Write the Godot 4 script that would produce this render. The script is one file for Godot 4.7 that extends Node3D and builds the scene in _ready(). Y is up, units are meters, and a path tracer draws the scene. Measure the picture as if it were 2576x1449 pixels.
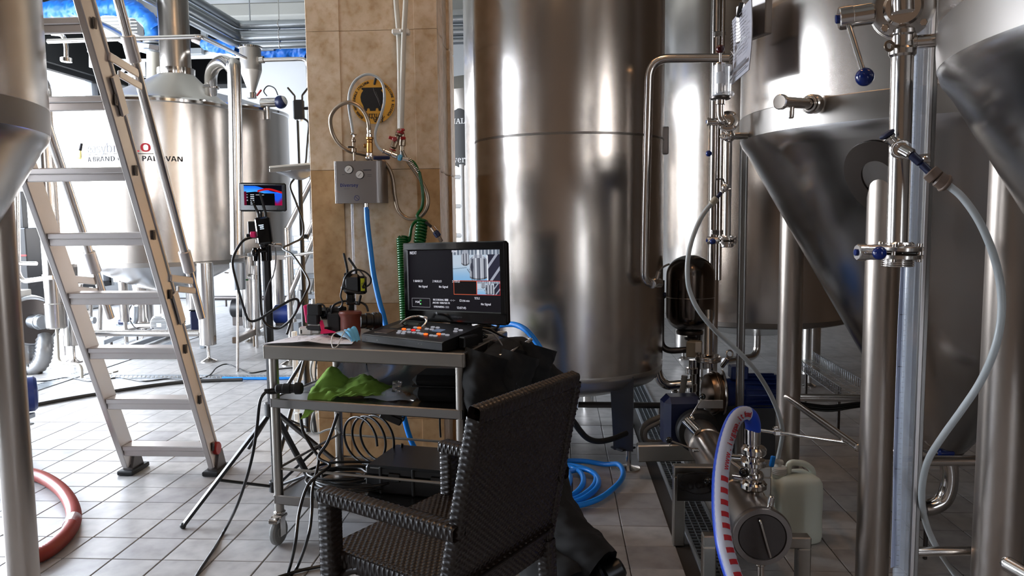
extends Node3D
# A craft brewery hall: steel tanks left and right, a stone pillar, a video trolley and a wicker chair.
# Axes: x right along the tile rows, y up, -z into the hall; metres; the floor is y = 0.

var M := {}
var used := {}
var rng := RandomNumberGenerator.new()

# ---------------------------------------------------------------- mesh builder
class MB:
	var v := PackedVector3Array()
	var n := PackedVector3Array()
	var t := PackedVector2Array()
	var ix := PackedInt32Array()
	var radii := []                                       # when set, tube() takes one radius per point

	func vert(p: Vector3, q: Vector3, uv := Vector2.ZERO) -> int:
		v.append(p); n.append(q); t.append(uv)
		return v.size() - 1

	func tri(a: int, b: int, c: int) -> void:
		var g := (v[b] - v[a]).cross(v[c] - v[a])
		if g.dot(n[a] + n[b] + n[c]) > 0.0:
			ix.append(a); ix.append(c); ix.append(b)
		else:
			ix.append(a); ix.append(b); ix.append(c)

	func face(pts: Array, nn: Vector3) -> void:          # flat convex polygon
		var first := v.size()
		for k in pts.size():
			vert(pts[k], nn, Vector2(k % 2, k / 2))
		for k in range(1, pts.size() - 1):
			tri(first, first + k, first + k + 1)

	func box(c: Vector3, s: Vector3, b := Basis(), bev := 0.004) -> MB:
		var h := s * 0.5
		bev = minf(bev, minf(h.x, minf(h.y, h.z)) * 0.9)
		var ax := [Vector3(1, 0, 0), Vector3(0, 1, 0), Vector3(0, 0, 1)]
		for a in 3:
			var u: Vector3 = ax[(a + 1) % 3]
			var w: Vector3 = ax[(a + 2) % 3]
			var hu := h[(a + 1) % 3] - bev
			var hw := h[(a + 2) % 3] - bev
			for sg in [-1.0, 1.0]:
				var o: Vector3 = ax[a] * (h[a] * sg)
				var first := v.size()
				for q in [[-1, -1], [1, -1], [1, 1], [-1, 1]]:
					vert(c + b * (o + u * hu * q[0] + w * hw * q[1]), b * (ax[a] * sg), Vector2(q[0] * 0.5 + 0.5, q[1] * 0.5 + 0.5))
				tri(first, first + 1, first + 2); tri(first, first + 2, first + 3)
			if bev > 0.0:                                     # four chamfers along axis a
				for su in [-1.0, 1.0]:
					for sw in [-1.0, 1.0]:
						var l: Vector3 = ax[a] * (h[a] - bev)
						var p1: Vector3 = u * h[(a + 1) % 3] * su + w * hw * sw
						var p2: Vector3 = u * hu * su + w * h[(a + 2) % 3] * sw
						face([c + b * (p1 - l), c + b * (p1 + l), c + b * (p2 + l), c + b * (p2 - l)], b * (u * su + w * sw).normalized())
		if bev > 0.0:
			for sx in [-1.0, 1.0]:
				for sy in [-1.0, 1.0]:
					for sz in [-1.0, 1.0]:
						var sg3 := Vector3(sx, sy, sz)
						face([c + b * (Vector3(h.x, h.y - bev, h.z - bev) * sg3), c + b * (Vector3(h.x - bev, h.y, h.z - bev) * sg3), c + b * (Vector3(h.x - bev, h.y - bev, h.z) * sg3)], b * sg3.normalized())
		return self

	func lathe(prof: Array, seg := 24, xf := Transform3D(), a0 := 0.0, a1 := TAU) -> MB:   # prof: Vector2(radius, height)
		var m := prof.size()
		var seg_n := []
		var run := 0.0
		var at := [0.0]
		for k in m - 1:
			var d: Vector2 = prof[k + 1] - prof[k]
			run += d.length()
			at.append(run)
			seg_n.append(Vector2(d.y, -d.x).normalized() if d.length() > 1e-7 else Vector2(1, 0))
		# outward: the side that faces away from the inside; profiles run from bottom to top on the outside
		for k in m - 1:
			var d2: Vector2 = prof[k + 1] - prof[k]
			if d2.length() < 1e-7:
				continue
			var n0: Vector2 = seg_n[k]
			var n1: Vector2 = seg_n[k]
			if k > 0 and n0.dot(seg_n[k - 1]) > 0.82:
				n0 = (n0 + seg_n[k - 1]).normalized()
			if k < m - 2 and n1.dot(seg_n[k + 1]) > 0.82:
				n1 = (n1 + seg_n[k + 1]).normalized()
			var first := v.size()
			for j in seg + 1:
				var a := a0 + (a1 - a0) * j / seg
				var cs := Vector3(cos(a), 0, sin(a))
				for e in 2:
					var p: Vector2 = prof[k + e]
					var nn: Vector2 = n0 if e == 0 else n1
					vert(xf * (cs * p.x + Vector3(0, p.y, 0)), (xf.basis * (cs * nn.x + Vector3(0, nn.y, 0))).normalized(), Vector2(float(j) / seg, at[k + e]))
			for j in seg:
				var i := first + j * 2
				if prof[k].x > 1e-6:
					tri(i, i + 1, i + 2)
				if prof[k + 1].x > 1e-6:
					tri(i + 1, i + 2, i + 3)
		return self

	func tube(pts: Array, r: float, sides := 12, r_end := -1.0, caps := true) -> MB:
		var m := pts.size()
		if m < 2:
			return self
		var d0: Vector3 = (pts[1] - pts[0]).normalized()
		var up := Vector3.UP if absf(d0.y) < 0.9 else Vector3.RIGHT
		var x := d0.cross(up).normalized()
		var prev := d0
		var first := v.size()
		var run := 0.0
		for k in m:
			var d: Vector3
			if k == 0:
				d = d0
			elif k == m - 1:
				d = (pts[k] - pts[k - 1]).normalized()
			else:
				d = ((pts[k + 1] - pts[k]).normalized() + (pts[k] - pts[k - 1]).normalized()).normalized()
			if d.length() < 0.5:
				d = prev
			if k > 0:
				run += (pts[k] - pts[k - 1]).length()
			var axis := prev.cross(d)
			if axis.length() > 1e-6:
				x = x.rotated(axis.normalized(), prev.angle_to(d))
			x = (x - d * x.dot(d)).normalized()
			prev = d
			var y := d.cross(x)
			var rr: float = radii[k] if radii.size() == m else (r if r_end < 0.0 else lerpf(r, r_end, float(k) / (m - 1)))
			for j in sides + 1:
				var a := TAU * j / sides
				var nn := x * cos(a) + y * sin(a)
				vert(pts[k] + nn * rr, nn, Vector2(float(j) / sides, run))
			if caps and (k == 0 or k == m - 1):
				var ring := []
				for j in sides:
					ring.append(v[v.size() - sides - 1 + j])
				face(ring, -d if k == 0 else d)
		# side faces: ring k starts at start[k]
		var at := first
		for k in m - 1:
			var a := at
			var b := a + sides + 1
			if caps and k == 0:
				b += sides
			for j in sides:
				tri(a + j, a + j + 1, b + j); tri(a + j + 1, b + j, b + j + 1)
			at = b
		return self

	func cyl(a: Vector3, b: Vector3, r: float, sides := 16, bev := 0.003, r2 := -1.0) -> MB:   # a closed rod with chamfered ends
		var d := b - a
		var l := d.length()
		var y := d / l
		var x := y.cross(Vector3.UP if absf(y.y) < 0.9 else Vector3.RIGHT).normalized()
		var xf := Transform3D(Basis(x, y, x.cross(y)), a)
		if r2 < 0.0:
			r2 = r
		var e := minf(bev, minf(minf(r, r2) * 0.4, l * 0.3))
		return lathe([Vector2(0, 0), Vector2(r - e, 0), Vector2(r, e), Vector2(r2, l - e), Vector2(r2 - e, l), Vector2(0, l)], sides, xf)

	func ball(c: Vector3, r: float, seg := 16, s := Vector3.ONE) -> MB:
		var p := []
		for k in seg / 2 + 1:
			var a := -PI / 2 + PI * k / (seg / 2)
			p.append(Vector2(r * cos(a), r * sin(a)))
		return lathe(p, seg, Transform3D(Basis.from_scale(s), c))

	func torus(c: Vector3, axis: Vector3, big: float, r: float, seg := 24, sides := 8, a0 := 0.0, a1 := TAU) -> MB:
		var y := axis.normalized()
		var x := y.cross(Vector3.UP if absf(y.y) < 0.9 else Vector3.RIGHT).normalized()
		var z := x.cross(y)
		var pts := []
		for k in seg + 1:
			var a := a0 + (a1 - a0) * k / seg
			pts.append(c + (x * cos(a) + z * sin(a)) * big)
		return tube(pts, r, sides, -1.0, absf(a1 - a0) < TAU - 0.01)

	func sheet(g: Array, thick := 0.0, flip := false, us := 1.0, vs := 1.0) -> MB:   # g: rows of points; a smooth surface, with a back when thick > 0
		var rows := g.size()
		var cols: int = g[0].size()
		var nn := []
		for i in rows:
			var line := []
			for j in cols:
				var a: Vector3 = g[mini(i + 1, rows - 1)][j] - g[maxi(i - 1, 0)][j]
				var b: Vector3 = g[i][mini(j + 1, cols - 1)] - g[i][maxi(j - 1, 0)]
				var q := b.cross(a).normalized()
				line.append(-q if flip else q)
			nn.append(line)
		for side in (2 if thick > 0.0 else 1):
			var first := v.size()
			var sg := 1.0 if side == 0 else -1.0
			for i in rows:
				for j in cols:
					vert(g[i][j] + nn[i][j] * (thick * 0.5 * sg), nn[i][j] * sg, Vector2(us * j / (cols - 1), vs * i / (rows - 1)))
			for i in rows - 1:
				for j in cols - 1:
					var a := first + i * cols + j
					tri(a, a + 1, a + cols); tri(a + 1, a + cols, a + cols + 1)
		if thick > 0.0:
			var edge := []
			for j in cols: edge.append([0, j])
			for i in range(1, rows): edge.append([i, cols - 1])
			for j in range(cols - 2, -1, -1): edge.append([rows - 1, j])
			for i in range(rows - 2, -1, -1): edge.append([i, 0])
			var mid: Vector3 = g[rows / 2][cols / 2]
			for k in edge.size() - 1:
				var p: Vector3 = g[edge[k][0]][edge[k][1]]
				var q2: Vector3 = g[edge[k + 1][0]][edge[k + 1][1]]
				var np: Vector3 = nn[edge[k][0]][edge[k][1]] * thick * 0.5
				var nq: Vector3 = nn[edge[k + 1][0]][edge[k + 1][1]] * thick * 0.5
				var out := (q2 - p).cross(np).normalized()
				if out.dot(p - mid) < 0.0:
					out = -out
				face([p + np, q2 + nq, q2 - nq, p - np], out)
		return self

	func prism(poly: PackedVector2Array, depth: float, xf := Transform3D()) -> MB:   # poly in x,y; extruded along z from -depth/2 to depth/2
		var idx := Geometry2D.triangulate_polygon(poly)
		for sg in [-1.0, 1.0]:
			var first := v.size()
			for p in poly:
				vert(xf * Vector3(p.x, p.y, depth * 0.5 * sg), xf.basis * Vector3(0, 0, sg), p)
			for k in range(0, idx.size(), 3):
				tri(first + idx[k], first + idx[k + 1], first + idx[k + 2])
		var ccw := 0.0
		for k in poly.size():
			ccw += poly[k].cross(poly[(k + 1) % poly.size()])
		for k in poly.size():
			var a := poly[k]
			var b := poly[(k + 1) % poly.size()]
			var e := (b - a).normalized()
			var o := Vector2(e.y, -e.x) * signf(ccw)
			face([xf * Vector3(a.x, a.y, -depth * 0.5), xf * Vector3(b.x, b.y, -depth * 0.5), xf * Vector3(b.x, b.y, depth * 0.5), xf * Vector3(a.x, a.y, depth * 0.5)], xf.basis * Vector3(o.x, o.y, 0))
		return self

	func panel(w: float, h: float, z := 0.0) -> MB:      # an upright picture in the x,y plane, facing +z
		var first := v.size()
		for q in [[-1, 1, 0, 0], [1, 1, 1, 0], [1, -1, 1, 1], [-1, -1, 0, 1]]:
			vert(Vector3(q[0] * w * 0.5, q[1] * h * 0.5, z), Vector3(0, 0, 1), Vector2(q[2], q[3]))
		tri(first, first + 1, first + 2)
		tri(first, first + 2, first + 3)
		return self

	func mesh() -> ArrayMesh:
		var a := []
		a.resize(Mesh.ARRAY_MAX)
		a[Mesh.ARRAY_VERTEX] = v
		a[Mesh.ARRAY_NORMAL] = n
		a[Mesh.ARRAY_TEX_UV] = t
		a[Mesh.ARRAY_INDEX] = ix
		var m := ArrayMesh.new()
		m.add_surface_from_arrays(Mesh.PRIMITIVE_TRIANGLES, a)
		return m

# ---------------------------------------------------------------- nodes
func V(x: float, y: float, z: float) -> Vector3:
	return Vector3(x, y, z)

func mb() -> MB:
	return MB.new()

func numbered(called: String) -> String:
	if not used.has(called):
		used[called] = 0
		return called
	used[called] += 1
	return "%s_%03d" % [called, used[called]]

func tag(o: Node3D, label: String, category: String, group := "", kind := "") -> Node3D:
	if label: o.set_meta("label", label)
	if category: o.set_meta("category", category)
	if group: o.set_meta("group", group)
	if kind: o.set_meta("kind", kind)
	return o

func thing(called: String, label: String, category: String, at := Vector3.ZERO, turn := 0.0, group := "") -> Node3D:
	var o := Node3D.new()
	o.name = numbered(called)
	add_child(o)
	o.position = at
	o.rotation.y = turn
	return tag(o, label, category, group)

func obj(called: String, m: MB, mat: Material, parent: Node3D = null) -> MeshInstance3D:   # one mesh; points in the parent's own frame
	var o := MeshInstance3D.new()
	o.mesh = m.mesh()
	o.material_override = mat
	if parent == null:
		o.name = numbered(called)
		add_child(o)
	else:
		o.name = called
		parent.add_child(o, true)
	return o

func one(called: String, m: MB, mat: Material, label: String, category: String, group := "") -> MeshInstance3D:   # a thing that is one mesh
	var o := obj(called, m, mat)
	tag(o, label, category, group)
	return o

func wpart(called: String, m: MB, mat: Material, parent: Node3D) -> MeshInstance3D:   # a part whose points are in the world's frame
	var o := obj(called, m, mat, parent)
	var up := Transform3D()
	var q: Node3D = parent
	while q != null and q != self:
		up = q.transform * up
		q = q.get_parent() as Node3D
	o.transform = up.affine_inverse()
	return o

func struct(called: String, m: MB, mat: Material, label := "", parent: Node3D = null) -> MeshInstance3D:
	var o := obj(called, m, mat, parent)
	if parent == null:
		o.set_meta("kind", "structure")
		if label: o.set_meta("label", label)
	return o

func words(txt: String, size: float, depth: float, mat: Material, xf: Transform3D, parent: Node3D, called := "lettering", font := "Droid Sans", bold := false, wide := 1.0) -> MeshInstance3D:
	var f := SystemFont.new()
	f.font_names = PackedStringArray([font])
	f.font_weight = 700 if bold else 400
	var tm := TextMesh.new()
	tm.font = f
	tm.text = txt
	tm.font_size = 64
	tm.pixel_size = size / 64.0
	tm.depth = depth
	tm.curve_step = 2.0
	var o := MeshInstance3D.new()
	o.name = called
	o.mesh = tm
	o.material_override = mat
	o.transform = xf * Transform3D(Basis.from_scale(Vector3(wide, 1, 1)), Vector3.ZERO)
	parent.add_child(o, true)
	return o

# ---------------------------------------------------------------- curves
func spline(p: Array, steps := 6) -> Array:              # Catmull-Rom through the points
	var out := []
	var m := p.size()
	for k in m - 1:
		var a: Vector3 = p[maxi(k - 1, 0)]
		var b: Vector3 = p[k]
		var c: Vector3 = p[k + 1]
		var d: Vector3 = p[mini(k + 2, m - 1)]
		for s in steps:
			out.append(b.cubic_interpolate(c, a, d, float(s) / steps))
	out.append(p[m - 1])
	return out

func bends(p: Array, r: float, steps := 6) -> Array:      # straight runs with rounded corners
	var out := [p[0]]
	for k in range(1, p.size() - 1):
		var b: Vector3 = p[k]
		var u: Vector3 = p[k - 1] - b
		var w: Vector3 = p[k + 1] - b
		var e := minf(r, minf(u.length(), w.length()) * 0.49)
		var s: Vector3 = b + u.normalized() * e
		var f: Vector3 = b + w.normalized() * e
		for q in steps + 1:
			var x := float(q) / steps
			out.append(s.lerp(b, x).lerp(b.lerp(f, x), x))
	out.append(p[p.size() - 1])
	return out

func coil(c: Vector3, axis: Vector3, big: float, turns: float, pitch: float, per := 16, a0 := 0.0) -> Array:
	var y := axis.normalized()
	var x := y.cross(Vector3.UP if absf(y.y) < 0.9 else Vector3.RIGHT).normalized()
	var z := x.cross(y)
	var out := []
	var m := int(turns * per)
	for k in m + 1:
		var a := a0 + TAU * k / per
		out.append(c + (x * cos(a) + z * sin(a)) * big + y * (pitch * k / per))
	return out

func even(p: Array, step: float) -> Array:                # the same path in equal steps
	var out := [p[0]]
	var left := step
	for k in p.size() - 1:
		var a: Vector3 = p[k]
		var b: Vector3 = p[k + 1]
		var l := a.distance_to(b)
		var at := left
		while at < l:
			out.append(a.lerp(b, at / l))
			at += step
		left = at - l
	out.append(p[p.size() - 1])
	return out

func ribbed(p: Array, r: float, pitch: float, deep := 0.12, sides := 16) -> MB:   # a corrugated hose
	var m := mb()
	var e := even(p, pitch * 0.25)
	for k in e.size():
		m.radii.append(r * (1.0 - deep * (0.5 + 0.5 * cos(TAU * k / 4.0))))
	return m.tube(e, r, sides)

func lump(p: Array, r: float, bump: float, sides := 16, seed_n := 1) -> MB:   # a creased wrapped tube
	var f := FastNoiseLite.new()
	f.seed = seed_n
	f.frequency = 5.0
	var m := mb()
	var e := even(p, r * 0.25)
	m.tube(e, r, sides, -1.0, false)
	for k in m.v.size():
		var q := f.get_noise_3dv(m.v[k]) + 0.5 * f.get_noise_3dv(m.v[k] * 2.7)
		m.v[k] += m.n[k] * bump * q
	for k in m.v.size():                                   # bend the normals with the bumps
		var q0 := m.v[k]
		var h := 0.004
		var t1 := m.n[k].cross(Vector3.UP if absf(m.n[k].y) < 0.9 else Vector3.RIGHT).normalized()
		var t2 := m.n[k].cross(t1)
		var g0 := f.get_noise_3dv(q0) + 0.5 * f.get_noise_3dv(q0 * 2.7)
		var g1 := f.get_noise_3dv(q0 + t1 * h) + 0.5 * f.get_noise_3dv((q0 + t1 * h) * 2.7)
		var g2 := f.get_noise_3dv(q0 + t2 * h) + 0.5 * f.get_noise_3dv((q0 + t2 * h) * 2.7)
		m.n[k] = (m.n[k] - (t1 * (g1 - g0) + t2 * (g2 - g0)) * bump * 0.5 / h).normalized()
	return m

func wrap_words(txt: String, size: float, m: Material, c: Vector3, r: float, a0: float, parent: Node3D, bold := false, font := "Droid Sans", wide := 1.0) -> void:
	# letters one by one round a vertical cylinder; a0 is the angle of the first, seen from +z, in radians to the right
	var f := SystemFont.new()
	f.font_names = PackedStringArray([font])
	f.font_weight = 700 if bold else 400
	var a := a0
	for k in txt.length():
		var adv := f.get_string_size(txt[k], HORIZONTAL_ALIGNMENT_LEFT, -1, 64).x * size / 64.0 * wide
		a += adv * 0.5 / r
		if txt[k] != " ":
			words(txt[k], size, 0.002, m, Transform3D(Basis(Vector3.UP, a), c + Vector3(sin(a) * r, 0, cos(a) * r)), parent, "letter", font, bold, wide)
		a += adv * 0.5 / r

func aim(a: Vector3, b: Vector3, up := Vector3.UP) -> Transform3D:   # y axis from a to b
	var y := (b - a).normalized()
	var x := y.cross(up if absf(y.dot(up)) < 0.95 else Vector3.RIGHT).normalized()
	return Transform3D(Basis(x, y, x.cross(y)), a)

# ---------------------------------------------------------------- materials
func mat(called: String, c: Color, rough := 0.5, metal := 0.0) -> StandardMaterial3D:
	var m := StandardMaterial3D.new()
	m.resource_name = called
	m.albedo_color = c
	m.roughness = rough
	m.metallic = metal
	M[called] = m
	return m

func noise_tex(freq: float, ramp: Array, seed_n: int, w := 512, normal := false, octaves := 4, kind := FastNoiseLite.TYPE_SIMPLEX_SMOOTH) -> NoiseTexture2D:
	var f := FastNoiseLite.new()
	f.noise_type = kind
	f.frequency = freq
	f.seed = seed_n
	f.fractal_octaves = octaves
	var t := NoiseTexture2D.new()
	t.width = w
	t.height = w
	t.seamless = true
	t.noise = f
	if normal:
		t.as_normal_map = true
		t.bump_strength = 4.0
	elif ramp.size():
		var g := Gradient.new()
		g.offsets = PackedFloat32Array(ramp.map(func(q): return q[0]))
		g.colors = PackedColorArray(ramp.map(func(q): return q[1]))
		t.color_ramp = g
	return t

func steel(called: String, c: Color, rough: float, aniso: float, streak := 0.0) -> StandardMaterial3D:
	var m := mat(called, c, rough, 1.0)
	if aniso != 0.0:
		m.anisotropy_enabled = true
		m.anisotropy = aniso
	return m

func glow(called: String, c: Color, e: float) -> StandardMaterial3D:
	var m := mat(called, Color(0.02, 0.02, 0.02), 0.4)
	m.emission_enabled = true
	m.emission = c
	m.emission_energy_multiplier = e
	return m

func clear(called: String, c: Color, alpha: float, rough := 0.08) -> StandardMaterial3D:
	var m := mat(called, Color(c.r, c.g, c.b, alpha), rough)
	m.transparency = BaseMaterial3D.TRANSPARENCY_ALPHA
	return m

# ---------------------------------------------------------------- the scene
func _ready() -> void:
	rng.seed = 7
	# camera
	var cam := Camera3D.new()
	cam.name = "camera"
	cam.position = Vector3(0, 1.31, 0)
	cam.rotation_degrees = Vector3(-5.3, 3.55, -0.6)
	cam.fov = 41.05
	cam.near = 0.05
	cam.far = 100.0
	add_child(cam)
	cam.current = true
	# sky and exposure
	var env := Environment.new()
	env.background_mode = Environment.BG_SKY
	var sk := ProceduralSkyMaterial.new()
	sk.sky_top_color = Color(0.80, 0.88, 1.0)
	sk.sky_horizon_color = Color(0.95, 0.97, 1.0)
	sk.ground_bottom_color = Color(0.62, 0.62, 0.62)
	sk.ground_horizon_color = Color(0.80, 0.80, 0.80)
	sk.sky_energy_multiplier = 3.0
	sk.ground_energy_multiplier = 2.0
	var sky := Sky.new()
	sky.sky_material = sk
	env.sky = sky
	env.tonemap_mode = Environment.TONE_MAPPER_LINEAR
	env.tonemap_exposure = EXPOSURE
	env.sdfgi_enabled = true
	env.ssao_enabled = true
	env.ssil_enabled = true
	var we := WorldEnvironment.new()
	we.name = "environment"
	we.environment = env
	add_child(we)
	# daylight through the glazed left wall and the glazed bay of the back wall
	daylight(Vector3(-6.97, 1.9, -1.1), Vector3(1, 0, 0), 2.9, 3.0, 0.3)
	daylight(Vector3(-6.97, 1.9, -4.95), Vector3(1, 0, 0), 3.2, 3.0, 10.0)
	daylight(Vector3(-6.97, 1.9, -9.55), Vector3(1, 0, 0), 4.2, 3.0, 4.0)
	daylight(Vector3(2.55, 2.0, 4.97), Vector3(0, 0, -1), 0.5, 3.7, 2.6)
	materials()
	room()
	ceiling_lamps()
	floor_tiles()
	pillar()
	tanks()
	scene_left()
	scene_middle()
	scene_trolley()
	scene_right()

const EXPOSURE := 1.0

func daylight(at: Vector3, dir: Vector3, w: float, h: float, e: float) -> void:
	var l := AreaLight3D.new()
	l.name = "window_daylight"
	l.area_size = Vector2(w, h)
	l.area_normalize_energy = false
	l.light_energy = e
	l.light_color = Color(0.93, 0.96, 1.0)
	l.area_range = 30.0
	l.area_attenuation = 2.0
	l.shadow_enabled = true
	add_child(l, true)
	l.look_at_from_position(at, at + dir, Vector3.UP)

func materials() -> void:
	steel("steel", Color(0.78, 0.75, 0.72), 0.20, 0.8)
	steel("steel_soft", Color(0.78, 0.76, 0.73), 0.36, 0.6)
	steel("cone_steel", Color(0.74, 0.73, 0.72), 0.20, 0.7)
	steel("tube_steel", Color(0.80, 0.78, 0.76), 0.20, 0.0)
	steel("polished", Color(0.84, 0.82, 0.80), 0.12, 0.0)
	steel("weld_steel", Color(0.56, 0.54, 0.52), 0.40, 0.0)
	steel("trolley_steel", Color(0.62, 0.60, 0.57), 0.34, 0.0)
	steel("shelf_steel", Color(0.58, 0.57, 0.56), 0.24, 0.0)
	steel("aluminium", Color(0.76, 0.74, 0.73), 0.40, 0.0)
	steel("galvanised", Color(0.66, 0.68, 0.70), 0.38, 0.0)
	steel("dark_steel", Color(0.34, 0.32, 0.31), 0.35, 0.0)
	steel("chrome", Color(0.88, 0.87, 0.86), 0.08, 0.0)
	steel("brass", Color(0.70, 0.52, 0.30), 0.32, 0.0)
	steel("bronze_cover", Color(0.45, 0.38, 0.32), 0.30, 0.0)
	mat("black_plastic", Color(0.025, 0.025, 0.028), 0.38)
	mat("black_gloss", Color(0.015, 0.015, 0.018), 0.12)
	mat("black_matte", Color(0.03, 0.03, 0.032), 0.75)
	mat("rubber", Color(0.04, 0.04, 0.042), 0.55)
	mat("cable", Color(0.03, 0.03, 0.034), 0.32)
	mat("grey_cable", Color(0.38, 0.38, 0.38), 0.45)
	mat("white_cable", Color(0.78, 0.78, 0.76), 0.4)
	mat("white_plastic", Color(0.82, 0.81, 0.78), 0.42)
	mat("grey_plastic", Color(0.45, 0.45, 0.44), 0.5)
	mat("beige_plastic", Color(0.62, 0.59, 0.52), 0.5)
	mat("paper", Color(0.92, 0.92, 0.94), 0.8)
	mat("ink", Color(0.10, 0.10, 0.12), 0.8)
	mat("blue_hose", Color(0.01, 0.46, 0.80), 0.38)
	mat("blue_dark", Color(0.02, 0.07, 0.22), 0.4)
	mat("blue_motor", Color(0.03, 0.15, 0.42), 0.38)
	mat("blue_ball", Color(0.02, 0.13, 0.40), 0.12)
	mat("blue_wrap", Color(0.02, 0.38, 0.74), 0.5)
	mat("red_ball", Color(0.22, 0.015, 0.03), 0.15)
	mat("red_plastic", Color(0.55, 0.06, 0.05), 0.4)
	mat("red_hose", Color(0.52, 0.16, 0.11), 0.42)
	mat("red_print", Color(0.62, 0.06, 0.12), 0.6)
	mat("green_hose", Color(0.01, 0.30, 0.10), 0.25)
	mat("green_cloth", Color(0.46, 0.60, 0.22), 0.95)
	mat("mask_blue", Color(0.38, 0.66, 0.80), 0.85)
	mat("magenta", Color(0.90, 0.10, 0.42), 0.45)
	mat("yellow_tape", Color(0.72, 0.74, 0.05), 0.6)
	mat("wood_grip", Color(0.42, 0.19, 0.13), 0.45)
	mat("white_wall", Color(0.74, 0.75, 0.76), 0.85)
	mat("cream_wall", Color(0.46, 0.38, 0.31), 0.9)
	mat("grey_ceiling", Color(0.60, 0.60, 0.58), 0.9)
	mat("dark_panel", Color(0.025, 0.027, 0.032), 0.5)
	mat("dark_frame", Color(0.06, 0.06, 0.07), 0.45)
	mat("milk_pipe", Color(0.72, 0.70, 0.65), 0.4)
	mat("milky_hose", Color(0.66, 0.68, 0.68), 0.3)
	mat("cloth_black", Color(0.018, 0.02, 0.021), 0.95)
	mat("wicker", Color(0.11, 0.08, 0.065), 0.30)
	mat("silver_duct", Color(0.62, 0.62, 0.62), 0.35, 0.7)
	mat("printed_white", Color(0.80, 0.80, 0.80), 0.55)
	mat("hdpe", Color(0.84, 0.86, 0.81), 0.42)
	M.hdpe.backlight_enabled = true
	M.hdpe.backlight = Color(0.25, 0.27, 0.24)
	glow("lamp_glow", Color(1.0, 0.86, 0.70), 2.0)
	mat("brick_a", Color(0.80, 0.82, 0.84), 0.25)
	mat("brick_b", Color(0.72, 0.75, 0.78), 0.25)
	mat("grey_print", Color(0.30, 0.30, 0.32), 0.6)
	mat("cup_yellow", Color(0.82, 0.76, 0.45), 0.6)
	mat("logo_gold", Color(0.80, 0.58, 0.18), 0.6)
	mat("logo_black", Color(0.06, 0.055, 0.055), 0.5)
	mat("logo_vein", Color(0.42, 0.41, 0.40), 0.6)
	mat("print_blue", Color(0.08, 0.14, 0.42), 0.5)
	mat("dial_white", Color(0.82, 0.82, 0.80), 0.4)
	mat("tray_white", Color(0.80, 0.79, 0.75), 0.6)
	steel("braid", Color(0.62, 0.56, 0.49), 0.34, 0.0)
	steel("brown_steel", Color(0.50, 0.44, 0.38), 0.34, 0.0)
	steel("box_steel", Color(0.60, 0.58, 0.57), 0.42, 0.0)
	glow("screen_white", Color(0.85, 0.92, 1.0), 1.3)
	mat("dark_hose", Color(0.16, 0.15, 0.14), 0.5)
	mat("film_grey", Color(0.55, 0.57, 0.60), 0.18, 0.5)
	glow("button_white", Color(0.9, 0.9, 0.95), 0.35)
	glow("button_orange", Color(1.0, 0.35, 0.08), 2.2)
	glow("button_red", Color(1.0, 0.12, 0.10), 1.5)
	glow("screen_text", Color(0.95, 0.95, 1.0), 0.9)
	glow("screen_orange", Color(0.95, 0.36, 0.22), 0.8)
	glow("screen_green", Color(0.2, 0.9, 0.35), 0.9)
	mat("grip_black", Color(0.02, 0.02, 0.02), 0.6)
	mat("snack_brown", Color(0.40, 0.27, 0.16), 0.5)
	mat("foil", Color(0.85, 0.86, 0.88), 0.18, 0.9)
	mat("pink_tape", Color(0.70, 0.22, 0.25), 0.5)
	glow("display_blue", Color(0.55, 0.62, 0.75), 0.35)
	mat("mask_pale", Color(0.62, 0.76, 0.86), 0.85)
	mat("green_pouch", Color(0.05, 0.10, 0.06), 0.5)
	mat("bag_film", Color(0.34, 0.36, 0.39), 0.22, 0.3)
	mat("jacket_black", Color(0.035, 0.038, 0.037), 0.9)
	steel("dark_polish", Color(0.42, 0.39, 0.37), 0.16, 0.0)
	steel("alu_dark", Color(0.55, 0.54, 0.53), 0.40, 0.0)
	steel("pump_steel", Color(0.62, 0.58, 0.54), 0.30, 0.0)
	steel("dark_cover", Color(0.30, 0.28, 0.27), 0.38, 0.0)
	steel("dark_saddle", Color(0.40, 0.37, 0.35), 0.36, 0.0)
	mat("sheet_grey", Color(0.62, 0.62, 0.65), 0.25)
	mat("brown_plastic", Color(0.42, 0.35, 0.30), 0.45)
	mat("tape_white", Color(0.66, 0.69, 0.78), 0.5)
	mat("plate_dark", Color(0.16, 0.15, 0.14), 0.15)
	mat("hose_blue2", Color(0.02, 0.22, 0.66), 0.4)
	mat("sleeve_white", Color(0.66, 0.67, 0.72), 0.6)
	steel("leg_steel", Color(0.36, 0.37, 0.39), 0.34, 0.0)
	steel("leg_tube", Color(0.70, 0.66, 0.62), 0.30, 0.6)
	steel("ring_steel", Color(0.48, 0.45, 0.43), 0.32, 0.0)
	clear("glass", Color(0.95, 0.98, 1.0), 0.06, 0.02)
	clear("clear_plastic", Color(0.90, 0.93, 0.95), 0.16, 0.10)
	clear("clear_film", Color(0.86, 0.90, 0.95), 0.22, 0.16)
	# travertine, stained
	var tr := mat("travertine", Color(1, 1, 1), 0.55)
	tr.albedo_texture = noise_tex(0.006, [[0.0, Color(0.70, 0.60, 0.48)], [0.4, Color(0.77, 0.68, 0.56)], [0.6, Color(0.80, 0.71, 0.60)], [1.0, Color(0.84, 0.77, 0.67)]], 11, 1024, false, 7)
	tr.uv1_triplanar = true
	tr.uv1_world_triplanar = true
	tr.uv1_scale = Vector3(0.9, 0.9, 0.9)
	tr.detail_enabled = true
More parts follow.
